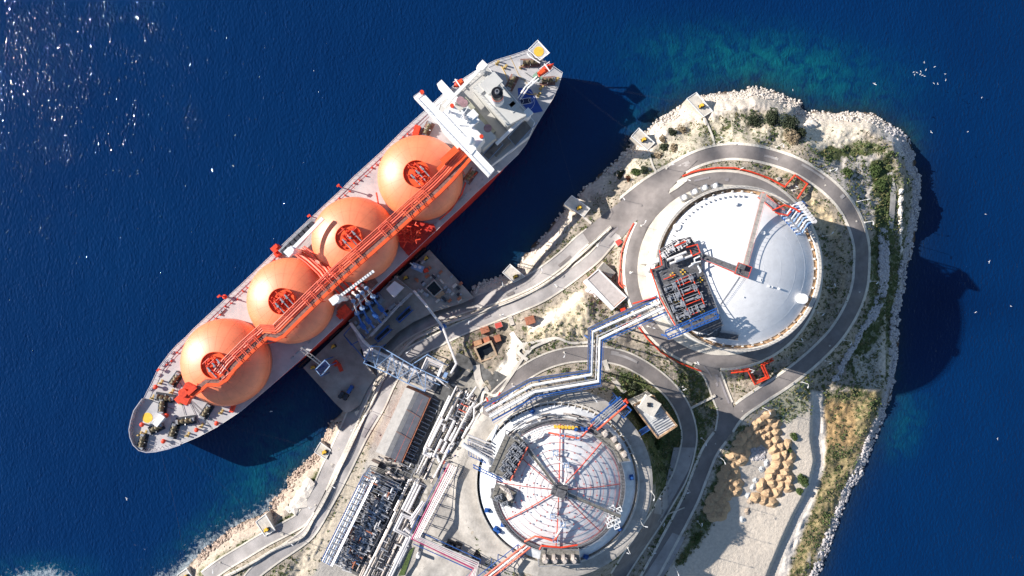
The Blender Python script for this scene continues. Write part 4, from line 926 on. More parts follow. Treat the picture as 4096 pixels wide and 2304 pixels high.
MB().tube(WL([(2745,990),(2790,978),(2800,1010),(2770,1024),(2762,1000)],ZPf+2.6),.26,5).tube(WL([(2700,985),(2745,965)],ZPf+2.6),.3,5).build('red_loop', m_red, pf)
r0 = random.Random(9)
for i in range(26):
    x_ = r0.uniform(2625,2650)+i*2.9; y_ = r0.uniform(1085,1105)+i*6.6
    if i%3==0: MB().tube(WL([(x_,y_),(x_+r0.uniform(10,26),y_-r0.uniform(3,10))],ZPf+r0.uniform(1,2)),.16,5).build('small_pipe', m_steel, pf)
for x_,y_ in ((2690,1100),(2731,1088),(2705,1205),(2722,1275),(2762,1275),(2808,1245),(2800,1120),(2733,1175)):
    c_ = W(x_,y_,ZPf+.4); q = MB()
    for a_ in range(4): q.cyl((c_.x+.9*math.cos(a_*1.57),c_.y+.9*math.sin(a_*1.57),c_.z),.35,.4,8)
    q.build('yellow_marker', m_yellow, pf)
# lower south-east extension of dark pipework
LP = [(2832,1338),(2888,1302),(2884,1322),(2862,1345),(2830,1352),(2800,1348),(2772,1335)]
lp = MB().prism(WL(LP,ZR+4.5),ZR+3.9,ZR+4.5).build('lower_deck', m_grate, pf)
for i in range(8): MB().tube(WL([(2788+i*11,1345-i*3),(2800+i*11,1322-i*3)],ZR+5.5),.18,5).build('small_pipe', m_steel, lp)
# blue gantry across the south end
ga = thing('gantry', 'long blue steel gantry over the south end of the dark pump platform', 'gantry', W(2768,1290,50))
for k_,(a_,b_) in enumerate((((2663,1333),(2868,1243)),((2674,1357),(2876,1273)))):
    pa,pb = W(*a_,57),W(*b_,57); MB().tube([pa,pb],.28,4).tube([pa-Vector((0,0,1.6)),pb-Vector((0,0,1.6))],.28,4).tube([pa+Vector((.0,1.2,0)),pb+Vector((0,1.2,0))],.28,4).build('beam', m_blue, ga)
    q = MB()
    for i in range(15): u = pa.lerp(pb,i/14); q.tube([u-Vector((0,0,1.6)),u+Vector((0,1.2,0))],.14,4,False)
    q.build('lattice', m_blue, ga)
for i in range(5): MB().tube([W(2663+i*50,1333-i*22,57),W(2674+i*50,1357-i*21,57)],.22,4).build('cross_beam', m_blue, ga)
for a_ in ((2668,1345),(2872,1258)): q = W(*a_,57); MB().tube([q,Vector((q.x,q.y,ZPf-6))],.4,5).build('leg', m_blue, ga)
# blue/grey rack on the north-east rim
nr = thing('pipe_rack', 'blue and grey pipe rack hanging over the north-east rim of the largest tank', 'pipe rack', W(3190,880,ZR))
NE = [(3128,868),(3195,822),(3252,888),(3190,938)]
MB().tube(WL(NE+[NE[0]],50),.3,4).tube(WL(NE+[NE[0]],ZR+1),.3,4).tube(WL([(3140,850),(3215,830)],50),.25,4).build('frame', m_blue, nr)
for i in range(8):
    t_ = i/7; a_ = (3125+62*t_,862+76*t_); b_ = (3196+56*t_,815+72*t_); pa,pb = W(*a_,50.4),W(*b_,50.4)
    MB().tube([pa,pa.lerp(pb,.3)+Vector((0,-1.2,0)),pa.lerp(pb,.7)+Vector((0,1.0,0)),pb],.42,6).build('pipe', m_lblue if i%2 else m_pipe, nr)
    MB().cyl(pb,.9,2.2,10).build('vent_stack', m_pipe, nr)
MB().tube(WL([(3090,842),(3140,820),(3180,835),(3200,848)],51),.4,6).tube(WL([(3100,850),(3150,862),(3165,845)],51),.3,5).build('red_pipe', m_red, nr)
for i in range(6): MB().tube(WL([(3135+i*11,845+i*13),(3150+i*11,870+i*13)],50.8),.2,4).build('cross_pipe', m_steel, nr)
bt = thing('stair_tower', 'open blue box-shaped stair frame at the north-east rim of the largest tank', 'stair tower', W(3210,825,24))
BX = [(3183,838),(3212,805),(3230,822),(3203,856)]
for z_ in (26,32,38,44,50): MB().tube(WL(BX+[BX[0]],z_) if z_ == 50 else [Vector((W(x_,y_,50).x,W(x_,y_,50).y,z_)) for x_,y_ in BX+[BX[0]]],.28,4).build('frame', m_blue, bt)
for x_,y_ in BX: q = W(x_,y_,50); MB().tube([q,Vector((q.x,q.y,22))],.3,4).build('post', m_blue, bt)
MB().prism(WL([(3190,836),(3213,810),(3224,822),(3203,848)],49.5),49.2,49.5).build('landing', m_steel, bt)
# four ball-topped pump boxes by the road
for i,(x_,y_) in enumerate(((2735,790),(2777,768),(2817,752),(2859,745))):
    b_ = thing('valve_box', f'grey valve box with white ball top, {ORD[i]} of four from the left', 'valve box', W(x_,y_,22.5), 'ball-topped valve boxes on the tank pavement')
    MB().box(W(x_-2,y_,22.45),3.4,2.6,1.5,.5).build('box', m_steel, b_); c_ = W(x_+5,y_-2,24.6); MB().dome((c_.x,c_.y,24.0),1.25,1.2,8,20).cyl((c_.x,c_.y,22.4),1.2,1.7,20).build('ball', m_white, b_, True)
c_ = W(2575,1030,22.5); o = MB().box(c_,6.5,3.0,2.6,1.5).build('concrete_kiosk', m_conc2); tag(o,'low beige concrete block against the west wall of the largest tank','kiosk')
# ---- second tank (south)
C2 = W(2229,1931,30.0); c2x,c2y = C2.x,C2.y; R2 = 313*kz(31); ZE = 30.5; HT = 10.5
def z2f(x,y):
    rr = math.hypot(x-c2x,y-c2y); R = (R2*R2+HT*HT)/(2*HT); return ZE+math.sqrt(max(0,R*R-rr*rr))-(R-HT) if rr < R2 else ZE
t2 = thing('storage_tank', 'round white storage tank ribbed with red sprinkler pipes, sunk in the south yard', 'storage tank', Vector((c2x,c2y,30)))
MB().ring(C2, R2+1.0, R2+1.8, 22, 31.4, 140).build('pit_wall', m_conc2, t2)
MB().ring(C2, R2-.2, R2+.9, 22.8, 23.3, 140).build('pit_floor', m_dark, t2)
roof2 = MB().cap((c2x,c2y,ZE), R2, HT, 26, 144).ring(C2,R2-.25,R2,23.3,ZE,140).build('roof', m_roofg, t2, True)
def arc2(rr, a0, a1, off, n=60):
    return [Vector((c2x+rr*math.cos(a0+(a1-a0)*i/n), c2y+rr*math.sin(a0+(a1-a0)*i/n), z2f(c2x+rr,c2y)+off)) for i in range(n+1)]
RW = 29.5
wkr = MB(); pa = arc2(RW,math.radians(-178),math.radians(125),1.3,110); o = slab(pa,1.9,-.3,0).build('ring_walkway', m_grate, t2)
MB().rail(side(pa,.95),1.1,.12,2.5).rail(side(pa,-.95),1.1,.12,2.5).build('walkway_rail', m_steel, o)
m_sp = M('sprinkler_red',(0.40,0.10,0.10),.6)
for rr in (5.5,8.5,11.5,14.5,17.5,20.5,23.5,26.3,28.2):
    MB().tube(arc2(rr,0,2*math.pi,.35,96),.065 if rr < 28 else .12,4,False).build('sprinkler_ring', m_sp, roof2)
def rad2(ang, r0_, r1_, off, rad, mat, name):
    pts = [Vector((c2x+r*math.cos(ang),c2y+r*math.sin(ang),0)) for r in np.linspace(r0_,r1_,14)]
    for q in pts: q.z = z2f(q.x,q.y)+off
    return MB().tube(pts,rad,5).build(name, mat, roof2)
for a_ in (2,45,88,141,176,213,268,313): rad2(math.radians(a_),3.5,28.2,.9,.24,m_sp if a_ not in(45,88,213,268) else m_red,'radial_pipe')
q = MB()
cnt = 0
for rr in (8.5,11.5,14.5,17.5,20.5,23.5,26.3):
    for k_ in range(int(rr*.9)+4):
        if cnt >= 98: break
        a_ = 2*math.pi*(k_+.3*(rr%2))/(int(rr*.9)+4); u = Vector((c2x+rr*math.cos(a_),c2y+rr*math.sin(a_),0)); u.z = z2f(u.x,u.y)
        MB().cyl(u,.09,1.0,5).cyl(u+Vector((0,0,1.0)),.34,.22,8).build('sprinkler_head', m_sp, roof2); cnt += 1
m_gr2 = M('weathered_grating',(0.20,0.19,0.17),.8,var=.45,scale=.9)
for i,(a_,off) in enumerate(((128,0),(-25,0))):
    an = math.radians(a_); pts = [Vector((c2x+r*math.cos(an),c2y+r*math.sin(an),z2f(c2x,c2y)+2.2-(r/31)*4.5)) for r in np.linspace(3,31,16)]
    o = slab(pts,1.3,-.3,0).build('roof_walkway', m_gr2, t2); MB().rail(side(pts,1.1),1.1,.12,2.2).rail(side(pts,-1.1),1.1,.12,2.2).build('walkway_rail', m_steel, o)
cq = Vector((c2x+.2,c2y-.3,z2f(c2x,c2y)+.2))
MB().box(cq,6.5,5.5,1.6,-.35).box(cq+Vector((.6,-.8,1.6)),4.0,3.6,1.6,-.35).rail([cq+Vector((dx,dy,1.6)) for dx,dy in ((-3.5,-3),(3.5,-3.4),(3.5,3),(-3.4,3.2),(-3.5,-3))],1.2,.14,2).build('centre_platform', m_grate, t2)
# pipes crossing the dome on blue trestles
for i,pts in enumerate(([(2195,1735),(2245,1745),(2315,1757),(2330,1752),(2385,1700)],[(2215,1815),(2230,1840),(2262,1858),(2265,1900),(2255,1935)],[(2222,2000),(2200,2050),(2210,2060),(2250,2075),(2258,2095),(2225,2150)],[(2100,2180),(2140,2152),(2165,2155),(2215,2170),(2235,2140)],[(2115,1775),(2145,1762),(2165,1745),(2175,1730)],[(2120,1765),(2150,1752),(2160,1735)])):
    pp = []
    for x_,y_ in pts: u = W(x_,y_,41); pp.append(Vector((u.x,u.y,z2f(u.x,u.y)+2.2)))
    MB().tube(pp,.42,8).build('dome_pipe', m_pink if i in (0,3) else m_pipe, t2)
for x_,y_ in ((2250,1748),(2222,1812),(2264,1858),(2210,2062),(2252,2100),(2222,2165),(2312,1755)):
    u = W(x_,y_,41); z_ = z2f(u.x,u.y); q = MB()
    for dx,dy in ((-1,-1),(1,-1),(1,1),(-1,1)): q.tube([(u.x+dx,u.y+dy,z_),(u.x+dx,u.y+dy,z_+2.6)],.16,4,False)
    q.tube([(u.x+dx,u.y+dy,z_+2.6) for dx,dy in ((-1,-1),(1,-1),(1,1),(-1,1),(-1,-1))],.18,4).build('trestle', m_lblue, t2)
def platform(poly, z_, name, label, mat, nsk, ang, L_, seed, foot=None, skname='valve_set'):
    c_ = W(sum(p_[0] for p_ in poly)/len(poly),sum(p_[1] for p_ in poly)/len(poly),z_); t = thing(name,label,'platform',c_)
    MB().prism(WL(poly,z_),z_-.5,z_).build('deck', mat, t); MB().rail(WL(poly+[poly[0]],z_),1.2,.14,3).build('platform_rail', m_steel, t)
    q = MB()
    for x_,y_ in poly: u = W(x_,y_,z_); q.tube([u,Vector((u.x,u.y,z2f(u.x,u.y)-1))],.3,5)
    q.build('support_leg', m_steel, t); r_ = random.Random(seed)
    for (x_,y_) in nsk: skid(skname,t,W(x_,y_,z_),ang,L_,L_*.5,r_)
    return t
m_gr2 = M('weathered_grating',(0.20,0.19,0.17),.8,var=.45,scale=.9)
pA = platform([(2022,1735),(2108,1780),(2038,1922),(1955,1884)],40,'pump_platform','large grey pump platform with silver pumps, upper left edge of the red-ribbed tank',m_gr2,[(2052,1788),(2042,1812),(2029,1838),(2018,1864),(2085,1785),(2073,1812),(2060,1838),(2046,1868),(2030,1895)],AP+.45,5.0,5)
MB().tube(WL([(2112,1785),(2040,1925)],41.5),.35,5).build('red_edge_pipe', m_pink, pA)
pB = platform([(1984,1931),(2069,1962),(2047,2029),(1962,1990)],39,'pump_platform','smaller rusty pump platform with curved pipes on the west edge of the red-ribbed tank',m_gr2,[(1995,1985),(2020,2010)],AP,4.0,6)
for k_ in range(4): MB().tube([W(2000+k_*10,1945+k_*3,41),W(2018+k_*8,1960+k_*5,41.8),W(2034+k_*5,1968+k_*8,41.4),W(2030+k_*2,1990+k_*4,40)],.55,8).build('curved_pipe', m_pipe2, pB)
pC = platform([(2166,2186),(2315,2197),(2322,2252),(2155,2262)],38,'pump_platform','grey rectangular pump platform with four round pumps on the south edge of the red-ribbed tank',m_gr2,[],0,4,7)
for x_ in (2181,2219,2257,2295): c_ = W(x_,2238,38); MB().cyl(c_,1.5,1.2,14).cyl(c_+Vector((0,0,1.2)),.9,1.6,14).box(c_+Vector((-.5,1.6,0)),1.2,2,1.4,0).build('vertical_pump', m_pipe2, pC)
MB().tube(WL([(2158,2198),(2166,2183),(2245,2190),(2310,2180)],39.2),.4,6).build('red_header', m_red, pC)
pD = platform([(2378,1745),(2438,1722),(2492,1790),(2520,1843),(2474,1848),(2450,1800)],37,'pump_platform','curved grey platform with four boxy pumps on the north-east edge of the red-ribbed tank',m_gr2,[],0,4,8)
for x_,y_ in ((2420,1733),(2456,1755),(2474,1785),(2496,1815)): c_ = W(x_,y_,37); MB().box(c_,2.6,2.4,1.4,.6).cyl(c_+Vector((0,0,1.4)),.9,1.0,12).build('vertical_pump', m_pipe2, pD)
wc_ = thing('lattice_cage', 'white lattice cage standing on the south-east rim of the red-ribbed tank', 'cage', W(2462,2066,30))
for i in range(4):
    for s_ in (0,1):
        a_ = (2446+s_*28+i*-3,2030+i*22+s_*6); q = MB(); z_ = 38
        pts = WL([(a_[0]-10,a_[1]),(a_[0]+8,a_[1]-8),(a_[0]+14,a_[1]+8),(a_[0]-5,a_[1]+16),(a_[0]-10,a_[1])],z_); q.tube(pts,.25,4)
        for u in pts[:4]: q.tube([u,u-Vector((0,0,5))],.2,4,False)
        q.tube([pts[0],pts[2]],.2,4).build('cage_panel', m_white, wc_)
for i,(x_,y_) in enumerate(((1948,2045),(1983,2120),(1993,2128),(2012,2098),(2130,1648),(2302,1710),(2327,1712),(2343,1716),(2528,1912),(2345,2235),(2480,2120))):
    u = W(x_,y_,34); z_ = z2f(u.x,u.y); MB().box((u.x,u.y,z_),2.2,1.8,1.6,i).cyl((u.x,u.y,z_+1.6),.7,.8,10).build('roof_valve', m_blue, t2)
for i in range(7): u = W(2222+i*14,1708+i*.8,38); MB().cyl((u.x,u.y,z2f(u.x,u.y)+1.4),.8,.8,10).build('yellow_drum', m_yellow, t2)
r0 = random.Random(12); q = None
for i in range(60):   # small pipework along the north rim of the dome
    an = math.radians(r0.uniform(50,135)); rr = r0.uniform(29.5,33.5); u = Vector((c2x+rr*math.cos(an),c2y+rr*math.sin(an),0)); u.z = z2f(u.x,u.y)+r0.uniform(.6,2)
    tn = Vector((-math.sin(an),math.cos(an),0)); MB().tube([u-tn*r0.uniform(1,3.5),u+tn*r0.uniform(1,3.5)],r0.uniform(.15,.4),5).build('rim_pipe', (m_steel,m_dark,m_pipe2)[i%3], t2)
for a0 in range(22,172,5): 
    an = math.radians(a0); rr = 36.5; u = Vector((c2x+rr*math.cos(an),c2y+rr*math.sin(an),z2f(c2x+rr,c2y)+.05)); MB().box(u,3.4,.35,.5,an).build('roof_rib', m_seam, roof2)
# ================================================================== the pipe bridge between the tanks
BZ = 40.0
def zig(pts, zs):
    return [W(x_,y_,z_) for (x_,y_),z_ in zip(pts,zs)]
zs = (45,40,39,38,36)
br1 = [(2640,1209),(2371,1327),(2365,1499),(2129,1541),(1945,1644)]; br2 = [(2660,1230),(2400,1356),(2394,1526),(2139,1568),(1960,1668)]
rk = thing('pipe_bridge', 'long zigzag blue steel bridge carrying two thick white pipes between the two tanks', 'pipe bridge', W(2380,1420,34))
def dpath(path, step):
    out = []
    for a_,b_ in zip(path[:-1],path[1:]):
        k_ = max(1,int((b_-a_).length/step)); out += [a_.lerp(b_,j/k_) for j in range(k_)]
    return out+[path[-1]]
A1,A2 = zig(br1,zs),zig(br2,zs)
MB().tube(A1,.58,12).build('main_pipe', m_white, rk, False); MB().tube(A2,.58,12).build('main_pipe', m_white, rk, False)
mid_ = [(a_+b_)/2 for a_,b_ in zip(A1,A2)]
MB().tube([q+Vector((0,0,-.3)) for q in side(mid_,.6)],.28,6).build('middle_pipe', m_steel, rk)
MB().tube([q+Vector((0,0,-.3)) for q in side(mid_,-.5)],.18,6).build('middle_pipe', m_dark, rk)
for o_ in (3.6,-3.6):
    e1 = side(mid_,o_); q = MB(); e1 = [u+Vector((0,0,.6)) for u in e1]
    q.tube(e1,.26,4).tube([u-Vector((0,0,2.6)) for u in e1],.26,4)
    dd = dpath(e1,3.0)
    for i in range(len(dd)-1): q.tube([dd[i],dd[i]-Vector((0,0,2.6))],.16,4,False).tube([dd[i]-Vector((0,0,2.6)),dd[i+1]],.13,4,False)
    q.build('truss', m_blue, rk)
a_,b_ = dpath([u-Vector((0,0,1.9)) for u in side(mid_,3.6)],3.0),dpath([u-Vector((0,0,1.9)) for u in side(mid_,-3.6)],3.0)
q = MB()
for u,v_ in zip(a_,b_): q.tube([u,v_],.2,4,False)
q.build('cross_beam', m_dark, rk)
slab([u-Vector((0,0,1.6)) for u in side(mid_,-4.2)],1.2,-.1,0).build('walkway', m_grate, rk)
MB().tube([u+Vector((0,0,.4)) for u in side(mid_,-5.0)],.12,4).tube([u+Vector((0,0,.4)) for u in side(mid_,4.6)],.12,4).build('hand_rail', m_blue, rk)
for f_ in (.16,.42): 
    u = mid_[0].lerp(mid_[1],f_*1.3)
    for o_ in (3,-3): MB().tube([u+Vector((o_*.4,o_,-2)),(u.x+o_*.4,u.y+o_,12)],.4,5).build('leg', m_blue, rk)
for k_ in (1,2,3):
    u = mid_[k_]
    for o_ in (3,-3): MB().tube([u+Vector((o_,o_*.5,-2)),(u.x+o_,u.y+o_*.5,14)],.4,5).build('leg', m_blue, rk)
MB().tube([W(2565,1262,43),W(2520,1283,40),W(2500,1300,36),W(2480,1302,36)],.5,6).tube([W(2530,1215,42),W(2620,1190,44),W(2650,1240,44),W(2665,1240,44)],.3,5).build('side_pipe', m_red, rk)
s1 = thing('elbow_pipe','thick white elbow pipe entering the pump platform from the west tank wall','pipe',W(2600,1060,45))
MB().tube([W(2660,1030,50),W(2610,1050,48),W(2594,1075,46),W(2592,1082,30)],1.1,10).build('pipe', m_white, s1)
# ================================================================== jetty
ZJ = 5.2
jm = M('jetty_concrete',(0.33,0.30,0.275),.9,var=.3,scale=.12,bump=.2,detail=8)
JW = [(1213,1471),(1400,1292),(1470,1352),(1440,1400),(1458,1450),(1505,1505),(1468,1560),(1440,1620),(1400,1648),(1380,1651),(1337,1609)]
o = MB().prism(WL(JW,ZJ),3.6,ZJ).build('jetty_platform', jm); tag(o,'wide stained concrete jetty platform beside the fore part of the tanker','jetty')
JE = [(1590,1112),(1717,999),(1897,1191),(1850,1212),(1740,1246),(1650,1290),(1590,1330),(1545,1375),(1480,1440),(1458,1440),(1466,1352),(1600,1228)]
o = MB().prism(WL(JE,ZJ-.01),3.6,ZJ-.01).build('jetty_platform', jm); tag(o,'cluttered concrete jetty platform with a square pit, near the middle of the tanker','jetty')
ZH = 10.0
HD = [(1400,1284),(1560,1130),(1583,1108),(1658,1168),(1600,1218),(1466,1350)]
hd = thing('loading_platform','raised grey loading deck of the jetty carrying the four blue and white loading arms','platform',W(1520,1230,ZJ))
MB().prism(WL(HD,ZH),ZH-1.2,ZH).build('deck', jm, hd); MB().rail(WL(HD+[HD[0]],ZH),1.1,.12,3).build('deck_rail', m_steel, hd)
for x_,y_ in HD: u = W(x_,y_,ZH); MB().tube([u,(u.x,u.y,-1)],.7,8).build('pile', m_conc, hd)
for x_,y_,w_,l_ in ((1445,1300,1.5,5),(1475,1322,1.2,4),(1530,1265,1.6,9),(1560,1235,1.4,7),(1520,1195,4,3),(1425,1290,1.5,1.2)): MB().box(W(x_,y_,ZH),l_,w_,1.4,ANG).build('equipment_box', m_steel, hd)
for i in range(5): MB().tube(WL([(1475+i*3,1345-i*0),(1575+i*3,1235),(1640+i*3,1172)],ZH+.8+.0*i),.28,6).build('pipe', m_pipe if i%2 else m_steel, hd)
for i in range(9): MB().tube([W(1490+i*12,1310-i*12,ZH+.3),W(1498+i*12,1302-i*12,ZH+1.8),W(1506+i*12,1310-i*12,ZH+.3)],.2,5).build('pipe_loop', m_steel, hd)
# dark openings and blue frames beside the deck
for i,(x_,y_,l) in enumerate(((1535,1330,'southern'),(1620,1252,'northern'))):
    t = thing('open_steel_stair',f'{l} of the two blue open steel stair frames beside the raised loading deck','frame',W(x_,y_,ZJ))
    q = [(x_-36,y_+24),(x_+16,y_-26),(x_+28,y_-10),(x_-24,y_+38)]
    for z_ in (7,9.5): MB().tube([Vector((W(a_,b_,9.5).x,W(a_,b_,9.5).y,z_)) for a_,b_ in q+[q[0]]],.25,4).build('frame', m_blue, t)
    for a_,b_ in q: u = W(a_,b_,9.5); MB().tube([u,(u.x,u.y,ZJ)],.28,4).build('post', m_blue, t)
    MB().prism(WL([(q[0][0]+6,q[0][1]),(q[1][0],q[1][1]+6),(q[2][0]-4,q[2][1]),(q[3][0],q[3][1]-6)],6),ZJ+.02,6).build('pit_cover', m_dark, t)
# loading arms
ARM = [((1397,1186),(1413,1204),(1428,1252)),((1413,1171),(1431,1185),(1449,1232)),((1431,1155),(1449,1171),(1472,1212)),((1449,1141),(1466,1153),(1492,1186))]
for i,(tp,el,bs_) in enumerate(ARM):
    t = thing('loading_crane',f'blue and white loading arm reaching onto the ship, {ORD[i]} of four from the bow','loading arm',W(bs_[0]+14,bs_[1]+20,ZH),'loading arms on the jetty head')
    pv = W(bs_[0],bs_[1],23); u = Vector((pv.x,pv.y,0))
    MB().tube([(u.x,u.y,ZH),(u.x,u.y,23)],.75,10).box((u.x,u.y,ZH),3,3,.8,ANG).build('riser', m_blue, t)
    e_ = W(el[0],el[1],30); tq = W(tp[0],tp[1],22.5)
    MB().tube([pv,e_],.42,8).build('inboard_arm', m_pipe, t); MB().tube([e_,e_+(tq-e_)*.55+Vector((0,0,2)),tq],.36,8).cyl(tq-Vector((0,0,.8)),.75,1.6,10).build('outboard_arm', m_pipe, t)
    d_ = Vector((pv.x-e_.x,pv.y-e_.y,0)).normalized(); d2 = Vector((.62,-.78,0)); cw = pv+(d_+d2)*3.4+Vector((0,0,-2.2)); 
    MB().tube([pv,cw,pv+(d_*.6+d2)*7.0+Vector((0,0,-4.2))],.55,6).box(cw-Vector((0,0,1)),3.2,2.0,1.8,math.atan2(d2.y,d2.x)).tube([e_,cw+Vector((0,0,1))],.14,4).build('counterweight', m_blue, t)
    MB().cyl(e_-Vector((0,0,.5)),1.0,1.0,14).cyl(pv-Vector((0,0,.6)),1.2,1.2,14).build('sheave', m_lblue, t)
    MB().box(W(bs_[0]+16,bs_[1]+8,ZH),3.2,2.4,3.0,ANG).build('drive_box', m_dark, t)
o = MB().prism(WL([(1578,1126),(1613,1150),(1576,1188),(1547,1157)],14.5),ZH,14.5).build('wall', m_conc)
hs = thing('jetty_cabin','small jetty control cabin with a bright flat white roof','cabin',W(1578,1157,ZH)); o.data.transform(__import__('mathutils').Matrix.Translation(o.location-hs.location)); o.location=(0,0,0); o.parent = hs
MB().prism(WL([(1578,1124),(1616,1150),(1576,1191),(1544,1157)],15.0),14.6,15.0).build('roof', m_white, hs)
# red gangway tower and gangway boom
gt = thing('gangway_tower','blue lattice gangway tower with a long grey boom resting over the ship side','gangway tower',W(1295,1475,ZJ))
TB = [(1262,1478),(1300,1440),(1320,1462),(1284,1505)]
for z_ in (8,12,16,20): MB().tube([W(x_-(20-z_)*-0.0,y_,z_) for x_,y_ in TB+[TB[0]]],.28,4).build('frame', m_blue if z_<20 else m_lblue, gt)
for x_,y_ in TB: MB().tube([W(x_,y_,20.5),Vector((W(x_,y_,20.5).x,W(x_,y_,20.5).y,ZJ))],.3,4).build('post', m_blue, gt)
for i in range(7): t_=i/6; MB().tube([W(TB[0][0]+22*t_,TB[0][1]+27*t_,18-i*.6),W(TB[1][0]+20*t_,TB[1][1]+22*t_,18-i*.6)],.2,4).build('stair_bar', m_blue, gt)
bm_ = zig([(1283,1455),(1245,1425),(1206,1398)],(18,22,24)); MB().tube(side(bm_,.7),.3,4).tube(side(bm_,-.7),.3,4).build('boom', m_pipe2, gt)
q = MB(); dd = dpath(bm_,1.6); l_,r_ = side(dd,.7),side(dd,-.7)
for u,v_ in zip(l_,r_): q.tube([u,v_],.18,4,False)
q.build('boom_rung', m_steel, gt); MB().box(W(1345,1452,ZJ),2.5,2.5,2.0,ANG).box(W(1362,1470,ZJ),4,1.5,1.6,ANG+1.2).build('red_base_box', m_red, gt)
# square pit on the east platform
def curb_pit(poly, z_, name, label, wall=m_conc, h_=1.2, w_=5):
    t = thing(name,label,'pit',W(poly[0][0],poly[0][1],z_)); cx2 = sum(p_[0] for p_ in poly)/len(poly); cy2 = sum(p_[1] for p_ in poly)/len(poly)
    outp = WL(poly,z_+h_); inn = WL([(cx2+(x_-cx2)*(1-w_/28),cy2+(y_-cy2)*(1-w_/28)) for x_,y_ in poly],z_+h_); n_ = len(poly); vs = []; fs = []
    for a_,b_ in zip(outp,inn): vs += [(a_.x,a_.y,z_-.5),(a_.x,a_.y,z_+h_),(b_.x,b_.y,z_+h_),(b_.x,b_.y,z_+.1)]
    for i in range(n_):
        j = (i+1)%n_
        for q_ in range(3): fs.append((4*i+q_,4*j+q_,4*j+q_+1,4*i+q_+1))
    MB().add(vs,fs).build('curb', wall, t)
    MB().add([(b_.x,b_.y,z_+.16) for b_ in inn],[tuple(range(n_))]).build('dark_water', M('pit_dark',(0.012,0.016,0.022),.25,var=.4), t)
    return t
curb_pit([(1736,1117),(1772,1159),(1736,1190),(1699,1152)],ZJ,'basin','square dark basin in the cluttered east jetty platform')
curb_pit([(1895,1392),(1965,1362),(1992,1425),(1922,1450)],G(1940,1405)+.3,'basin','square dark water basin with tan concrete walls beside the brick roofs',m_brick and M('tan_concrete',(0.50,0.36,0.24),.85),1.8)
o = tag(MB().prism(WL([(1768,1162),(1780,1174),(1752,1196),(1738,1186)],6.2),ZJ,6.2).build('concrete_slab_box', M('tan_box',(0.40,0.27,0.17),.85)),'tan concrete box against the east corner of the jetty basin','box')
r0 = random.Random(21); n_ = 0
for i in range(46):
    x_ = 1735+r0.uniform(-70,110); y_ = 1140+(x_-1735)*.55+r0.uniform(-75,60)
    if abs(x_-1736)+abs(y_-1154) < 48 or not inside(np.array([x_]),np.array([y_]),JE)[0]: continue
    o = MB().box(W(x_,y_,ZJ),r0.uniform(1.0,2.6),r0.uniform(.8,1.8),r0.uniform(.4,1.3),ANG+r0.choice((0,0,1.57))).build('pallet', (m_steel,m_conc2,m_dark,m_steel,m_brick)[i%5])
    tag(o,'small crate or pallet lying among the clutter on the east jetty platform','pallet','crates and pallets around the jetty basin'); n_ += 1
def hook(x_,y_,z_,label,a_=0.0,s_=1.0):
    t = thing('mooring_hook',label,'mooring hook',W(x_,y_,z_)); c_ = W(x_,y_,z_)
    MB().box(c_,2.6*s_,1.6*s_,.5,a_).build('base', m_dark, t)
    MB().cyl(c_+Vector((.4,.2,.5)),.5*s_,1.3,10).box(c_+Vector((-.6,-.2,.5)),1.5*s_,.6*s_,.9,a_+.5).box(c_+Vector((-.4,.6,.5)),1.5*s_,.5*s_,.8,a_+.2).build('hook', m_yellow, t)
hook(1255,1470,ZJ,'yellow mooring hook at the seaward corner of the west jetty platform'); hook(1336,1386,ZJ,'yellow mooring hook near the ship side on the west jetty platform',.5); hook(1706,1034,ZJ,'yellow mooring hook at the north corner of the east jetty platform',.7); hook(1625,1112,ZJ,'yellow mooring hook beside the white-roofed jetty cabin',.3)
for lb,x_,y_,mt,l_ in (('blue skip lying on the west jetty platform near the road',1403,1556,m_blue,4.2),('dark wheeled compressor on the west jetty platform',1367,1578,m_dark,3.6),('second dark trailer beside the blue skip on the west jetty platform',1385,1587,m_dark,3.0)):
    t = thing('equipment_trailer' if 'skip' not in lb else 'skip',lb,'skip' if 'blue skip l' in lb else 'trailer',W(x_,y_,ZJ)); c_ = W(x_,y_,ZJ)
    MB().box(c_+Vector((0,0,.5)),l_,1.7,1.5,1.0).build('body', mt, t)
    for s_ in (-1,1):
        for k_ in (-1,1):
            ca_,sa_ = math.cos(1.0),math.sin(1.0); dx,dy = s_*l_*.33,k_*.9; q = c_+Vector((dx*ca_-dy*sa_,dx*sa_+dy*ca_,.5)); MB().tube([q+Vector((-sa_,ca_,0))*-.2,q+Vector((-sa_,ca_,0))*.2],.5,10).build('wheel', m_black, t)
t = thing('hydraulic_unit','blue and white hydraulic machine on the east jetty platform next to the ship','machine',W(1672,1070,ZJ)); c_ = W(1672,1070,ZJ)
MB().box(c_,6,3.2,2.2,-.4).build('cabinet', m_lblue, t); MB().tube([c_+Vector((-2,1,2)),c_+Vector((-3.5,2.2,3.2))],.35,6).cyl(c_+Vector((-1,.4,2.2)),.8,1.2,10).cyl(c_+Vector((1.2,0,2.2)),.8,1.0,10).build('pump', m_white, t); MB().box(c_+Vector((4,-1.5,0)),2.4,2,1.2,.4).build('hose_reel', m_red, t)
for (x_,y_,l_) in ((1405,1500,9),):
    pass
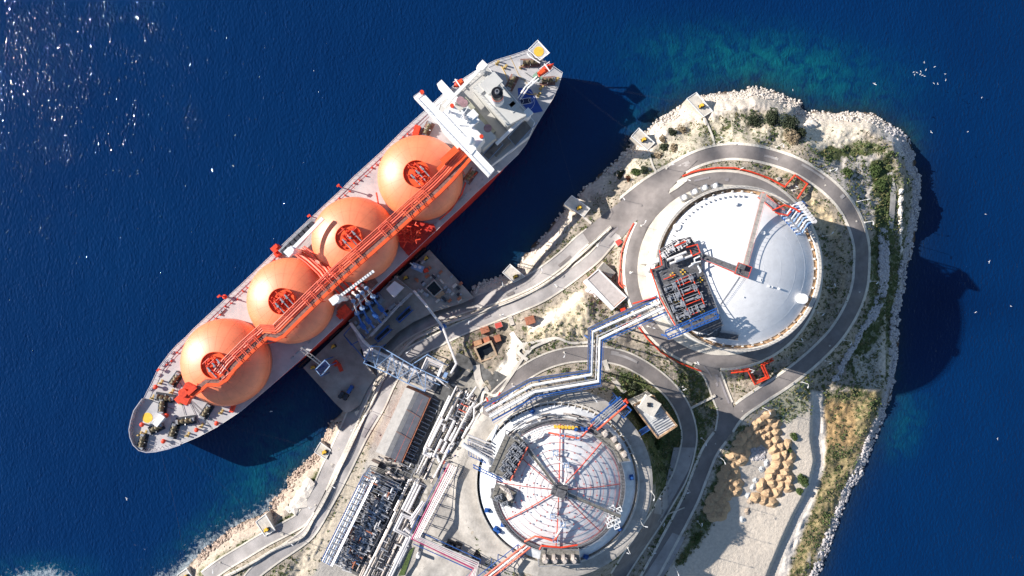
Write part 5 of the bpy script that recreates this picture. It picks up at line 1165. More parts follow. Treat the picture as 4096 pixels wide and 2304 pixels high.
# fenders / frame between ship and jetty
for i,(x_,y_) in enumerate(((1350,1342),(1228,1456),(1600,1100),(1690,1022))):
    t = thing('fender',f'dark rubber fender frame between tanker and jetty, {ORD[i]} of four','fender',W(x_-4,y_-6,2),'fenders along the jetty face'); c_ = W(x_-6,y_-8,3)
    MB().box(c_-Vector((0,0,2)),7,1.2,5,ANG).build('panel', m_black, t)
    for k_ in range(5): u = c_+_ax*(-6+3*k_); MB().tube([u+Vector((0,0,1)),c_+Vector((1.5,-2.5,1))],.12,4).build('chain', m_dark, t)
# ================================================================== mooring dolphins with lines to the ship
DOL = [([(2747,395),(2785,370),(2850,445),(2815,467)],(2805,425),'northernmost grey mooring platform on the rocky north shore',3.6,[(2700,395),(2240,300)]),
 ([(2525,545),(2555,512),(2619,572),(2590,600)],(2575,560),'second mooring platform from the north, on pale rocks',4.2,[(2497,540),(2245,310)]),
 ([(2257,815),(2287,782),(2360,835),(2335,867)],(2317,832),'shaded mooring platform on the west shore, north of the middle bay',4.2,[(2278,740),(2200,420)]),
 ([(2010,1090),(2040,1057),(2100,1107),(2055,1130)],(2063,1107),'shaded mooring platform on the bank just east of the jetty',4.2,None),
 ([(1258,1808),(1281,1769),(1323,1800),(1304,1837)],(1300,1808),'sunlit mooring platform on the pink rocks just south of the jetty',4.2,[(1192,1790),(870,1700)]),
 ([(1023,2087),(1062,2058),(1100,2121),(1060,2144)],(1068,2118),'sunlit mooring platform on the south-west shore with foam around it',4.2,[(1000,2055),(700,1790)]),
 ([(708,2300),(746,2275),(772,2312),(730,2335)],(745,2306),'southernmost mooring platform cut by the bottom edge of the photo',4.2,[(715,2250),(640,1800)])]
for poly,hk,lb,z_,ln in DOL:
    t = thing('mooring_dolphin',lb,'mooring dolphin',W(poly[0][0],poly[0][1],0)); cx2 = sum(p_[0] for p_ in poly)/4; cy2 = sum(p_[1] for p_ in poly)/4
    z_ = max(z_, G(*poly[2])+.6, G(*poly[3])+.6, G(cx2,cy2)+.5)
    MB().prism(WL(poly,z_),-1.5,z_).build('block', m_conc2, t); MB().tube(WL(poly+[poly[0]],z_+.1),.22,4).build('edge_curb', m_white, t)
    hook(hk[0],hk[1],z_,'yellow hook on the '+lb,.4,1.1)
    if ln:
        for k_ in (-1,1):
            a_ = W(hk[0],hk[1]+k_*2,z_+1.2); b_ = W(ln[1][0],ln[1][1]+k_*3,DK)
            pts = [a_.lerp(b_,j/10)-Vector((0,0,3.0*math.sin(math.pi*j/10))) for j in range(11)]
            o = MB().tube(pts,.014,4).build('mooring_line', m_rope); tag(o,('upper' if k_<0 else 'lower')+' rope to the '+lb,'mooring rope','mooring ropes')
# ================================================================== retaining wall between the two shore lanes
WLL = [(2445,908),(2435,917),(2365,980),(2300,1038),(2240,1092),(2150,1152),(2050,1200),(1950,1237),(1850,1273),(1800,1290),(1717,1329),(1652,1361),(1597,1420),(1542,1500),(1516,1549),(1491,1604),(1465,1652),(1420,1745),(1380,1830),(1335,1925),(1290,2015),(1250,2082),(1206,2150),(1100,2198),(1010,2252),(880,2318)]
o = MB().add(*strip3(spline(WLL,10),-4.5,4.5,1.3,3.5)).build('retaining_wall', m_conc2); tag(o,'long pale retaining wall between the seaside road and the inner lane','wall')
o = MB().rail(side([W(x_,y_,G(x_,y_)+1.3) for x_,y_ in spline(WLL,22)],-1.0),1.0,.09,4).build('railing', m_conc2); tag(o,'thin pale railing along the top of the retaining wall between the two lanes','railing')
# ================================================================== shed, buildings, small roofs
def shed_poly(s0,s1,t0,t1_):
    return [(1880-.44*s+.898*t,1645+.898*s+.44*t) for s,t in ((s0,t0),(s0,t1_),(s1,t1_),(s1,t0))]
ZS = 20.0
sh = thing('long_shed','long compressor shed with a pale western roof slope and a shade-coloured eastern one','shed',W(1590,1720,11))
l4 = [(1623,1549),(1502,1807),(1604,1848),(1717,1592)]; r_ridge = [(1668,1568),(1549,1826)]
def gable(wl_,el_,rl_,z0,z1): pass
A,B,Cc,D = W(1623,1549,ZS-1.5),W(1502,1807,ZS-1.5),W(1604,1848,ZS-1.5),W(1717,1592,ZS-1.5); E,F_ = W(1660,1565,ZS),W(1540,1823,ZS); E2,F2 = W(1676,1571,ZS-.6),W(1560,1830,ZS-.6)
MB().prism([A[:2],B[:2],Cc[:2],D[:2]],9,ZS-1.6).build('wall', m_brick, sh)
MB().add([A,B,F_,E,E2,F2],[(0,1,2,3),(3,2,5,4)]).build('west_roof_slope', m_greyroof, sh)
MB().add([E2+Vector((.05,0,.0)),F2+Vector((.05,0,0)),Cc,D],[(0,1,2,3)]).build('east_roof_slope', m_shaderoof, sh)  # shade of this slope is put into its darker sheet colour
for k_ in (.28,.62): MB().tube([E.lerp(F_,k_)+Vector((0,0,.3)),D.lerp(Cc,k_+.03)+Vector((0,0,.3))],.12,4).build('roof_pipe', m_brick, sh)
MB().tube([D+Vector((-3,0,.4)),Cc+Vector((-3,0,.4))],.08,4).build('roof_cable', m_pink, sh)
MB().rail([D+Vector((.6,0,-1)),Cc+Vector((.6,0,-1))],1.5,.25,2.4).build('brick_red_frame', m_brick, sh)
for k_ in range(6):
    q = A.lerp(B,(k_+.5)/6)+Vector((2.6,-1.2,.55)); MB().box(q,1.3,3.6,.15,ANG*0+math.radians(-26)).build('skylight', m_conc2, sh)
def bldg(name,label,poly,z0,z1,rmat,wmat,par=True,cat='building'):
    t = thing(name,label,cat,W(poly[0][0],poly[0][1],z0)); MB().prism(WL(poly,z1-.1),z0,z1-.1).build('wall', wmat, t)
    cx2 = sum(p_[0] for p_ in poly)/len(poly); cy2 = sum(p_[1] for p_ in poly)/len(poly); rin = [(cx2+(x_-cx2)*.94,cy2+(y_-cy2)*.94) for x_,y_ in poly]
    MB().add([v_+Vector((0,0,.03)) for v_ in WL(rin,z1-.1)],[tuple(range(len(poly)))]).build('roof', rmat, t)
    if par: MB().tube(WL(poly+[poly[0]],z1),.4,4).build('parapet', m_white, t)
    return t
m_roofp = M('roof_membrane',(0.50,0.45,0.43),.8,var=.12,scale=.5)
t = bldg('substation','flat-roofed building with a white parapet between the roads west of the largest tank',[(2393,1078),(2505,1189),(2449,1239),(2335,1128)],14,22,m_roofp,m_brick)
MB().prism(WL([(2333,1126),(2347,1114),(2458,1232),(2447,1242)],22.3),21.5,22.3).build('roof_gutter', m_white, t)
t = bldg('annex','small annex with a ribbed grey roof at the north corner of the white-parapet building',[(2414,1048),(2463,1090),(2444,1113),(2390,1075)],15,18,m_greyroof,m_conc2,False)
for k_ in range(8): MB().tube(WL([(2412-k_*2.6+1,1050+k_*3),(2462-k_*2.6,1092+k_*3)],18.1),.14,4).build('roof_rib', m_conc, t)
t = thing('ventilation_box','row of pale air units on the west side of the white-parapet building','air units',W(2350,1165,15)); 
for k_ in range(4): MB().box(W(2350+k_*11,1160+k_*13,16),2.2,1.8,2,.8).build('air_unit', m_white, t)
for nm,lb,poly,z0,h_,rm,wm_ in (('red_roof_hut','small hut with a bright red roof beside the inner lane, next to the concrete steps',[(1976,1294),(2004,1286),(2012,1306),(1983,1316)],10,3,m_redroof,m_conc2),
 ('valve_pit','open-topped brown valve pit just west of the small red-roofed hut',[(1919,1314),(1951,1304),(1960,1325),(1926,1338)],10,2.5,m_brick,m_brick),
 ('valve_pit','brown valve pit with a square hole, east of the dark water basin',[(1974,1346),(1998,1338),(2006,1362),(1982,1371)],10,2.5,m_brick,m_brick),
 ('valve_pit','brick-red valve pit touching the north side of the dark water basin',[(1931,1353),(1955,1345),(1961,1366),(1938,1374)],10,2.5,m_brick,m_brick),
 ('valve_pit','small brown valve box on the north-west corner of the dark water basin',[(1893,1367),(1925,1358),(1930,1375),(1898,1386)],10,2.0,M('ochre',(0.48,0.27,0.15),.8),m_brick),
 ('brown_roof_hut','hut with a rusty brown roof set into the cream cliff',[(2098,1272),(2134,1262),(2143,1290),(2106,1302)],12,3.5,m_brick,m_brick),
 ('red_roof_hut','square bright red roof on the tip of the triangular island between the roads',[(2459,966),(2478,954),(2492,969),(2472,986)],17,3,m_redroof,m_conc2),
 ('hydrant_box','red fire equipment box where the pipe bridge meets the loop road',[(2480,1236),(2500,1230),(2506,1244),(2486,1250)],19,2.5,m_red,m_red),
 ('concrete_box','small pale concrete box in the grass strip inside the outer road',[(3106,712),(3118,706),(3124,718),(3112,724)],22,1.5,m_conc,m_conc2)):
    z0 = G(sum(p_[0] for p_ in poly)/4,sum(p_[1] for p_ in poly)/4)
    bldg(nm,lb,poly,z0-1,z0+h_,rm,wm_,False,nm.replace('_',' '))
# weathered open-topped building east of tank 2
t = thing('roofless_building','weathered open-topped building with rusty parapets on the slope east of the red-ribbed tank','building',W(2630,1670,17))
RBP = [(2532,1622),(2612,1582),(2706,1702),(2630,1752)]; ZQ = 32
MB().prism(WL(RBP,ZQ),15,ZQ).build('wall', m_conc2, t)
cx2,cy2 = 2620,1665; MB().add([v_+Vector((0,0,.04)) for v_ in WL(RBP,ZQ)],[(0,1,2,3)]).build('roof', M('flaking_roof',(0.55,0.56,0.56),.8,var=.35,scale=.25), t)
q = WL(RBP+[RBP[0]],ZQ); 
for a_,b_ in zip(q[:-1],q[1:]):
    c_ = (a_+b_)/2; MB().box((c_.x,c_.y,ZQ),(b_-a_).length,.7,.9,math.atan2((b_-a_).y,(b_-a_).x)).build('parapet', m_rust, t)
MB().box(W(2595,1620,ZQ),8,7,3.0,-.55).build('plant_box', m_conc2, t)
for k_ in range(4): MB().cyl(W(2592+(k_%2)*9,1614+(k_//2)*9,ZQ+3.0),.5,.5,10).build('roof_fan', m_dark, t)
for k_ in range(8): MB().tube(WL([(2550+k_*9,1630+k_*7-5),(2585+k_*9,1608+k_*8-5)],ZQ+2.6 if k_<4 else ZQ+1.2),.22,4).build('roof_beam', m_pipe2 if k_%2 else m_white, t)
for k_ in range(6): MB().tube(WL([(2600+k_*5,1690+k_*9),(2662+k_*5,1655+k_*9)],ZQ+.8),.15,4).build('steel_bar', m_steel, t)
t = thing('pipe_bridge','short blue and pink pipe bridge at the upper right of the red-ribbed tank','pipe bridge',W(2430,1680,30))
a_,b_ = W(2382,1712,38),W(2500,1612,35); p2 = [a_,b_]
MB().tube(side(p2,-1.2),.45,8).build('pink_pipe', m_pink, t)
for o_ in (.5,1.5,2.5): MB().tube(side(p2,o_),.28,6).build('pipe', m_steel, t)
for o_ in (0,3.4): MB().tube(side(p2,o_),.25,4).tube([u-Vector((0,0,1.6)) for u in side(p2,o_)],.25,4).build('beam', m_blue, t)
for k_ in range(12): u = a_.lerp(b_,k_/11); n2_ = (side(p2,1)[0]-p2[0]); MB().tube([u-Vector((0,0,1.4)),u+n2_*3.4-Vector((0,0,1.4))],.18,4).build('cross_beam', m_blue, t)
t = thing('steel_tower','blue open steel tower with red corners at the end of the short pipe bridge','steel tower',W(2490,1635,20))
TB2 = [(2442,1620),(2470,1592),(2525,1640),(2495,1672)]
for z_ in (25,30,35): MB().tube([Vector((W(x_,y_,35).x,W(x_,y_,35).y,z_)) for x_,y_ in TB2+[TB2[0]]],.3,4).build('frame', m_blue, t)
for x_,y_ in TB2: u = W(x_,y_,35); MB().tube([u,(u.x,u.y,18)],.35,4).build('post', m_blue, t)
MB().prism(WL([(2450,1620),(2472,1598),(2495,1618),(2470,1640)],34),33.5,34).build('landing', m_blue, t); MB().tube(WL([(2495,1608),(2503,1600),(2512,1612)],36),.6,6).build('red_elbow', m_red, t)
for k_ in range(5): MB().tube(WL([(2480+k_*7,1645-k_*1),(2492+k_*7,1662-k_*3)],34),.3,6).build('pipe', m_steel, t)
t = thing('footbridge','short blue footbridge from the tank road to the roofless building','footbridge',W(2570,1720,24)); a_,b_ = W(2540,1742,29),W(2598,1706,27)
slab([a_,b_],2.2,-.3,0).build('deck', m_blue, t); MB().rail(side([a_,b_],1.1),1.1,.2,2).rail(side([a_,b_],-1.1),1.1,.2,2).build('rail', m_blue, t)
# ================================================================== process yard
m_pinkw = M('pale_pink_cladding',(0.72,0.56,0.58),.4,var=.12)
def ST(s,t,z): return W(1880-.44*s+.898*t, 1645+.898*s+.44*t, z)
AS = math.atan2(-.898,-.44); AT = math.atan2(-.44,.898)
m_yard = M('dark_yard',(0.10,0.10,0.10),.9,var=.5,scale=.35,detail=8)  # dark ground colour under the pipes and pump rows
def dgrid(s0,s1,t0,t1_,lift,mat,name='pavement'):
    return struct(flatpoly([(1880-.44*s+.898*t,1645+.898*s+.44*t) for s,t in ((s0,t0),(s0,t1_),(s1,t1_),(s1,t0))],lift,mat,name))
dgrid(-60,780,-160,-92,.10,m_yard); dgrid(330,790,-232,-92,.14,m_yard); dgrid(-120,790,-92,10,.12,M('grey_yard',(0.24,0.225,0.20),.9,var=.45,scale=.3,detail=8)); dgrid(-190,-20,-150,70,.06,m_yard)
def bundle(name,label,s0,s1,ts,z,seed,loc,jogs=True,mats=(m_pipe,m_pipe2,m_pipe),rr=(.28,.6)):
    t = thing(name,label,'pipe rack',ST(*loc)); r_ = random.Random(seed)
    for i,tt in enumerate(ts):
        pts = [ST(s0+r_.uniform(0,14),tt,z)]; s = s0+20; r_i = r_.uniform(*rr); zz = z+r_.uniform(-.5,1.0); o_ = 0
        while s < s1-30:
            if jogs and r_.random() < .25:
                dlt = r_.choice((-1,1))*r_.uniform(4,9); o2 = max(-9,min(9,o_+dlt)); pts += [ST(s,tt+o_,zz),ST(s+2,tt+o2,zz)]; o_ = o2
            s += r_.uniform(25,60)
        pts += [ST(s1-r_.uniform(0,16),tt+o_,zz)]
        MB().tube(pts,r_i,8).build('pipe', mats[i%len(mats)], t)
    return t
def ladder(t,s0,s1,t0,t1_,z,zb,step,mat,nm='rack_frame',r=.2):
    q = MB(); q.tube([ST(s0,t0,z),ST(s1,t0,z)],r,4).tube([ST(s0,t1_,z),ST(s1,t1_,z)],r,4); n_ = int((s1-s0)/step)
    for i in range(n_+1):
        s = s0+i*step; q.tube([ST(s,t0,z),ST(s,t1_,z)],r*.9,4,False)
        for tt in (t0,t1_): u = ST(s,tt,z); q.tube([u,(u.x,u.y,zb)],r,4,False)
    return q.build(nm, mat, t)
rn = bundle('pipe_rack','broad northern bundle of white pipes between the long shed and the red-ribbed tank',-70,330,[-92,-88,-84,-79,-75,-70,-66,-61,-57,-52,-47,-43,-38,-33,-28,-24,-19,-14,-9,-4,1,6,11,16,21,26,31,36],18.0,1,(130,-30,14),True,(m_pipe,m_steel,m_pipe2,m_dark,m_pipe2),(.12,.38))
ladder(rn,-60,320,-94,40,17.6,11,19,m_steel)
big = [([(-20,-5),(300,-12)],.9),([(60,-62),(60,-38),(150,-38),(150,-52),(230,-52)],.85),([(120,-60),(92,-66),(96,-84),(200,-84)],.8),([(80,-20),(140,-20),(142,-2),(180,-2)],.9),([(150,-30),(196,-30),(198,-12),(152,-12)],1.0),([(205,-70),(206,-92),(234,-92),(234,-62),(215,-62)],.8),([(10,-70),(75,-70),(76,-84),(130,-84)],.8),([(-10,40),(60,36),(62,20),(110,20),(112,38),(240,34)],.7),([(-60,30),(-20,10),(20,28),(90,22)],.8),([(-100,-20),(-40,-30),(-38,0),(40,-5)],.7)]
for pts,r_ in big: MB().tube([ST(s*1.0,t_,20.6) for s,t_ in pts],r_*.62,10).build('big_pipe', m_pipe, rn)
r0 = random.Random(31)
for i in range(52):
    s = r0.uniform(-60,300); tt = r0.uniform(-88,45); a_ = r0.choice((0,1)); L_ = r0.uniform(5,16); z_ = r0.uniform(17,20)
    e_ = (s+L_,tt) if a_ else (s,tt+L_); MB().tube([ST(s,tt,z_),ST(*e_,z_),ST(e_[0]+3,e_[1]+3,z_-1.5)],r0.uniform(.2,.45),6).build('branch_pipe', (m_steel,m_pipe,m_dark)[i%3], rn)
r0 = random.Random(55)
for i in range(36):
    s = r0.uniform(-60,310); L_ = r0.uniform(8,40); t_ = r0.uniform(-92,20); MB().tube([ST(s,t_,15),ST(s,t_,19.5),ST(s,t_+L_,19.5),ST(s,t_+L_,15)],r0.uniform(.10,.22),5).build('cross_pipe', (m_steel,m_dark,m_pipe,m_pink)[i%4], rn)
# nested expansion loops at the north end
lp_ = thing('pipe_rack','nested square expansion loops of pink-white pipes at the north end of the yard','pipe rack',W(1730,1475,14))
for k_ in range(7):
    i_ = k_*6.0; MB().tube(WL([(1640-k_*2,1500-6+i_*1.0),(1681+i_*.55,1490-i_*.15),(1708+i_*.35,1430+i_*.85),(1774-i_*.45,1459+i_*.45),(1752-i_*.25,1512+i_*.1),(1775+k_*5,1535+k_*4)],18-.15*k_),.36-.02*k_,8).build('pipe', (m_pipe,m_pipe2,m_pipe,m_steel,m_pipe2,m_steel,m_dark)[k_], lp_)
MB().tube(WL([(1630,1470),(1709,1418),(1790,1462)],17),.3,4).tube(WL([(1640,1490),(1760,1540)],17),.25,4).build('frame', m_lblue, lp_)
for x_,y_ in ((1709,1418),(1790,1462),(1640,1495),(1760,1540)): u = W(x_,y_,17); MB().tube([u,(u.x,u.y,9)],.3,4).build('post', m_blue, lp_)
tr = thing('pipe_bridge','pale blue lattice truss carrying dark pipes from the jetty across both shore lanes','pipe bridge',W(1560,1450,8))
UP = [(1484,1385),(1523,1387),(1660,1468),(1790,1530)]; LOp = [(1455,1452),(1546,1490),(1632,1534),(1700,1565)]
for z_ in (19,): MB().tube(WL(UP,z_),.3,4).tube(WL(LOp,z_),.3,4).tube(WL([(1484,1385),(1455,1452)],z_),.3,4).build('truss_chord', m_lblue, tr)
q = MB(); ua = dpath(WL(UP,19),5.5); lb_ = dpath(WL(LOp,19),5.5); n_ = min(len(ua),len(lb_))
for i in range(n_):
    j = min(len(lb_)-1,int(i*len(lb_)/n_)); q.tube([ua[i],lb_[j]],.22,4,False)
    if i+1 < n_: q.tube([ua[i+1],lb_[j]] if i%2 else [ua[i],lb_[min(j+1,len(lb_)-1)]],.16,4,False)
q.build('lattice', m_lblue, tr)
for k_ in range(10):
    f_ = k_/9.0; pts = [(1408+10*f_*-1+k_*3.0-6,1292+k_*2.5),(1452-14*f_+k_*2,1362+f_*38),(1494-30*f_,1402+f_*30),(1560-18*f_,1432+f_*34),(1655-14*f_,1480+f_*38),(1745-20*f_,1522+f_*34)]
    MB().tube([W(x_,y_,z_) for (x_,y_),z_ in zip(pts,(12,14,16,16.5,16.5,16.5))],.48 if k_%3 else .8,7).build('pipe', (m_steel,m_pipe2,m_steel)[k_%3] if k_ else m_pipe, tr)
MB().tube(WL([(1375,1340),(1405,1305),(1460,1350),(1405,1380),(1375,1340)],11),.3,4).tube(WL([(1375,1340),(1462,1440),(1430,1330)],11),.3,4).build('jetty_frame', m_blue, tr)
for x_,y_ in UP+LOp: u = W(x_,y_,19); MB().tube([u,(u.x,u.y,5)],.35,4).build('leg', m_blue, tr)
t = thing('pipe','long single silver pipe from the jetty cabin over both lanes to the yard','pipe',W(1770,1308,10)); 
MB().tube([W(1655,1163,13),W(1700,1215,15.5),W(1771,1308,16),W(1800,1385,17),W(1826,1455,18),W(1803,1495,18)],.62,8).build('pipe', m_pipe, t); u = W(1771,1308,15.5); MB().box(u,3.4,2.4,.6,.6).tube([u,(u.x,u.y,7)],.5,4).build('support', m_blue, t)
o = MB().prism(WL([(1779,1488),(1792,1492),(1784,1512),(1770,1507)],19.5),18,19.5).build('blue_cabin', m_lblue); tag(o,'small pale blue box on top of the nested pipe loops','box')
rs = bundle('pipe_rack','broad southern bundle of beige and white pipes running to the bottom edge of the photo',330,790,[-89,-85,-80,-75,-70,-64,-59,-54,-48,-43,-38,-32,-27,-21,-16,-11,-5,1,6,11],17.0,2,(560,-30,13),True,(m_pipe,m_pipe2,m_dark,m_pipe2,m_steel),(.14,.48))
ladder(rs,340,780,-92,20,16,10,22,m_steel)
for i in range(46):
    s = r0.uniform(335,770); L_ = r0.uniform(8,34); t_ = r0.uniform(-90,-18); MB().tube([ST(s,t_,15),ST(s,t_,18.6),ST(s,t_+L_,18.6),ST(s,t_+L_,15)],r0.uniform(.10,.24),5).build('cross_pipe', (m_steel,m_dark,m_pipe)[i%3], rs)
for k_ in range(3):
    MB().tube([ST(352,-70+k_*12,19.5),ST(470,-70+k_*12,19.5),ST(472,-22+k_*7,19.5),ST(500+k_*10,-20+k_*7,19.5)],.55,10).build('big_pipe', m_pipe, rs)
MB().tube([ST(405,-10,21),ST(485,-22,21),ST(487,-62,21),ST(560,-62,21),ST(562,0,21),ST(760,0,21)],.6,10).tube([ST(405,-3,21),ST(492,-14,21),ST(494,-54,21),ST(552,-54,21),ST(554,8,21),ST(760,9,21)],.5,10).build('big_pipe', m_pipe, rs)
MB().tube([ST(545,14,20),ST(535,-24,20),ST(550,-32,20),ST(560,5,20)],.8,8).build('big_pipe', m_pipe, rs)
MB().tube([ST(210,-98,20),ST(233,-92,20),ST(215,-42,20),ST(236,-20,20)],.6,8).tube([ST(-20,-100,20),ST(210,-98,20)],.5,8).build('white_header', m_white, rs)
# pipe field between shed and rack
pf2 = bundle('pipe_rack','dark sunken field of thin parallel pipes along the shade-toned roof side of the long shed',-20,470,[-156,-151,-146,-140,-135,-129,-124,-118,-112,-106,-101,-97],13.5,3,(200,-130,11),False,(m_steel,m_dark,m_pipe2,m_dark),(.10,.24))
ladder(pf2,-10,440,-160,-96,14.5,10,20,m_steel,r=.22)
for k_ in range(9): s = 20+k_*34; MB().tube([ST(s,-158,15.5),ST(s,-120,15.5),ST(s+16,-120,15.5),ST(s+16,-150,15.5)],.22,5).build('pipe_loop', m_steel, pf2)
pf3 = bundle('pipe_rack','beige pipes and dark trench between the rows of pump sets and the pipe bundle',480,790,[-118,-113,-108,-103,-98],14,4,(620,-105,11),True,(m_pipe2,m_dark,m_pipe2),(.25,.5))
for k_ in range(2): MB().tube([ST(690,-112+k_*7,15),ST(700,-112+k_*7,15),ST(702,-94+k_*7,15),ST(722,-94+k_*7,15),ST(724,-108+k_*7,15),ST(790,-106+k_*7,15)],.4,7).build('looped_pipe', m_pipe2, pf3)
t = thing('pipe_loop','fat beige U-shaped pipe in the pit south of the long shed','pipe',ST(375,-155,11)); MB().tube([ST(372,-190,14),ST(362,-182,14.5),ST(372,-140,14.5),ST(360,-118,14.5),ST(345,-120,13)],.75,10).build('pipe', m_pipe2, t)
for i,(a_,b_) in enumerate(((318,340),)):
    t = thing('pipe_manifold','tangle of thin grey pipes at the south end of the long shed','pipes',ST(325,-215,11)); r0 = random.Random(8)
    for k_ in range(24): s = r0.uniform(305,352); tt = r0.uniform(-265,-120); L_ = r0.uniform(6,18); MB().tube([ST(s,tt,12.5),ST(s,tt,15),ST(s,tt+L_,15),ST(s+4,tt+L_,13)],r0.uniform(.15,.32),5).build('pipe', (m_steel,m_pipe2,m_dark)[k_%3], t)
# red-white pipes on the tall rack beside the tank yard
pr = thing('pipe_rack','tall narrow rack of pink-white pipes with a magenta edge, turning east at the bottom','pipe rack',W(1740,2000,15))
P0 = [(1812,1862),(1663,2152),(1905,2262),(1878,2330)]
for k_ in range(5):
    o_ = (k_-2)*.95; mt = m_magenta if k_ == 4 else (m_pipe,m_pinkw,m_pipe,m_pinkw)[k_]; MB().tube(side(WL(P0,27),-o_),.25,7).build('pipe', mt, pr)
for o_ in (-3.2,3.2): MB().tube([u-Vector((0,0,.8)) for u in side(WL(P0[1:],27),o_)],.2,4).tube([u-Vector((0,0,.8)) for u in side(WL(P0[:2],27),o_)],.2,4).build('side_beam', m_blue if o_>0 else m_blue, pr)
q = MB(); 
for u in dpath(WL(P0,26.2),5.0):
    for dx in (-2.6,2.6): q.tube([(u.x+dx*.9,u.y-dx*.44,26.2),(u.x+dx*.9,u.y-dx*.44,17)],.2,4,False)
    q.tube([(u.x-2.6*.9,u.y+2.6*.44,26.2),(u.x+2.6*.9,u.y-2.6*.44,26.2)],.2,4,False).tube([(u.x-2.6*.9,u.y+2.6*.44,22),(u.x+2.6*.9,u.y-2.6*.44,22)],.2,4,False)
q.build('trestle', m_steel, pr)
# blue bridges onto the red-ribbed tank
t = thing('pipe_bridge','blue pipe bridge with fat white elbows from the yard to the large grey pump platform','pipe bridge',W(1925,1800,22))
for k_ in range(5): MB().tube(WL([(1868+k_*6,1758+k_*13-20),(1965+k_*4,1790+k_*14-14)],33),.42,7).build('pipe', (m_pipe,m_steel)[k_%2], t)
MB().tube(WL([(1850,1775),(1870,1790),(1935,1828),(1952,1840),(1955,1858)],34),1.0,10).tube(WL([(1990,1700),(1978,1730),(1965,1760)],40),.7,8).build('fat_elbow_pipe', m_white, t)
for k_ in range(4): MB().tube(WL([(1870+k_*3,1758+k_*22),(1968-k_*2,1796+k_*22)],32.2),.22,4).build('beam', m_blue, t)
for k_ in range(9): MB().tube(WL([(1872+k_*10,1762+k_*4),(1876+k_*10,1824+k_*4)],32),.16,4).build('cross_beam', m_blue, t)
t = thing('blue_gantry','pair of thin blue beams reaching from the yard to the large grey pump platform','gantry',W(1950,1890,26))
for k_ in range(2): MB().tube(WL([(1892,1858+k_*12),(2020,1922+k_*9)],36),.28,4).build('beam', m_blue, t)
for k_ in range(6): MB().tube(WL([(1895+k_*24,1861+k_*11),(1898+k_*24,1872+k_*11)],36),.2,4).build('cross_beam', m_blue, t)
t = thing('pipe_bridge','diagonal pink and blue pipe bridge reaching the lower left rim of the red-ribbed tank','pipe bridge',W(2040,2240,24)); p2 = WL([(2152,2152),(1925,2330)],33)
for k_ in range(3): MB().tube(side(p2,(k_-1)*1.2),.42,7).build('pipe', (m_pink,m_pipe,m_pink)[k_], t)
q = MB(); e1,e2 = dpath([u-Vector((0,0,.8)) for u in side(WL([(2090,2200),(1925,2330)],33),-3)],3.5),dpath([u-Vector((0,0,.8)) for u in side(WL([(2090,2200),(1925,2330)],33),2.4)],3.5)
q.tube([e1[0],e1[-1]],.22,4).tube([e2[0],e2[-1]],.22,4)
for u,v_ in zip(e1,e2): q.tube([u,v_],.18,4,False)
q.build('blue_frame', m_blue, t)
for u in (e1[3],e1[-3],e2[3],e2[-3]): MB().tube([u,(u.x,u.y,19)],.3,4).build('leg', m_blue, t)
# rows of pump sets
tmp = thing('pump_skid','x','pump set',Vector((0,0,0)),'pump sets in two rows in the south-west yard')
d0 = skid('skid_bed', tmp, Vector((0,0,0)), 0.0, 5.6, 1.7, random.Random(77), m_steel); MB().tube([(-2.6,-1.1,2.2),(2.6,-1.1,2.2)],.22,6).tube([(-2.9,.9,1.2),(-2.9,.9,3.0),(-1.2,.9,3.0)],.2,6).build('top_pipe', m_pipe, tmp); MB().cyl((-1.7,0,1.6),.55,1.6,10).cyl((1.0,.2,1.6),.45,1.3,10).build('valve', m_steel, tmp)
remember(tmp); first = True
for col,(tt,nm) in enumerate(((-205,'west'),(-168,'middle'),(-136,'east'))):
    for i in range(17):
        s = 470+i*18.6; 
        if col == 2 and i > 13: continue
        lab = f'grey pump set on dark skid, {ORD[i]} from top in the {nm} pump column'; rz = AT+random.uniform(-.16,.16)+(math.pi if random.random()<.5 else 0)
        loc = ST(s+random.uniform(-3,3),tt+random.uniform(-7,7),G(*((1880-.44*s+.898*tt),(1645+.898*s+.44*tt)))+.25)
        if first: tmp.location = loc; tmp.rotation_euler = (0,0,rz); tmp['label'] = lab; first = False
        else: copy_tree(tmp,loc,rz,lab,None,(random.uniform(.8,1.25),random.uniform(.8,1.5),random.uniform(.8,1.4)))
t = thing('pipe_rack','pale blue ladder-like steel rack along the west side of the pump rows','pipe rack',ST(560,-250,12))
ladder(t,420,800,-272,-232,20,10,14,m_blue,r=.17)
for i,tt in enumerate((-266,-258,-249,-240)): MB().tube([ST(410,tt,20.6),ST(800,tt,20.6)],.26,6).build('pipe', m_lblue if i%2 else m_pipe, t)
for i in range(14): s = 440+i*25; MB().tube([ST(s,-266,21),ST(s,-236,21),ST(s+8,-234,19)],.3,6).build('branch_pipe', m_steel, t)
MB().tube([ST(400,-226,21),ST(800,-226,21)],.5,8).tube([ST(400,-221,21.5),ST(800,-221,21.5)],.3,6).build('header', m_pipe, t)
t = thing('pipe_manifold','web of thin grey, blue and rusty pipes spread over the three pump columns','pipes',ST(600,-170,12)); r0 = random.Random(66)
for k_ in range(95):
    s = r0.uniform(462,770); tt = r0.uniform(-226,-124); a_ = r0.random()<.5; L_ = r0.uniform(8,34); z_ = r0.uniform(15.5,18.5)
    MB().tube([ST(s,tt,z_-3),ST(s,tt,z_),ST(s+(L_ if a_ else 0),tt+(0 if a_ else L_),z_),ST(s+(L_ if a_ else 4),tt+(4 if a_ else L_),z_)],r0.uniform(.12,.30),5).build('pipe', (m_steel,m_pipe2,m_dark,m_pipe,m_lblue,m_steel,m_brick)[k_%7], t)
t = thing('process_structure','dense grey and rust-streaked steel structure with blue-grey frames north of the pump rows','steel structure',ST(420,-190,12))
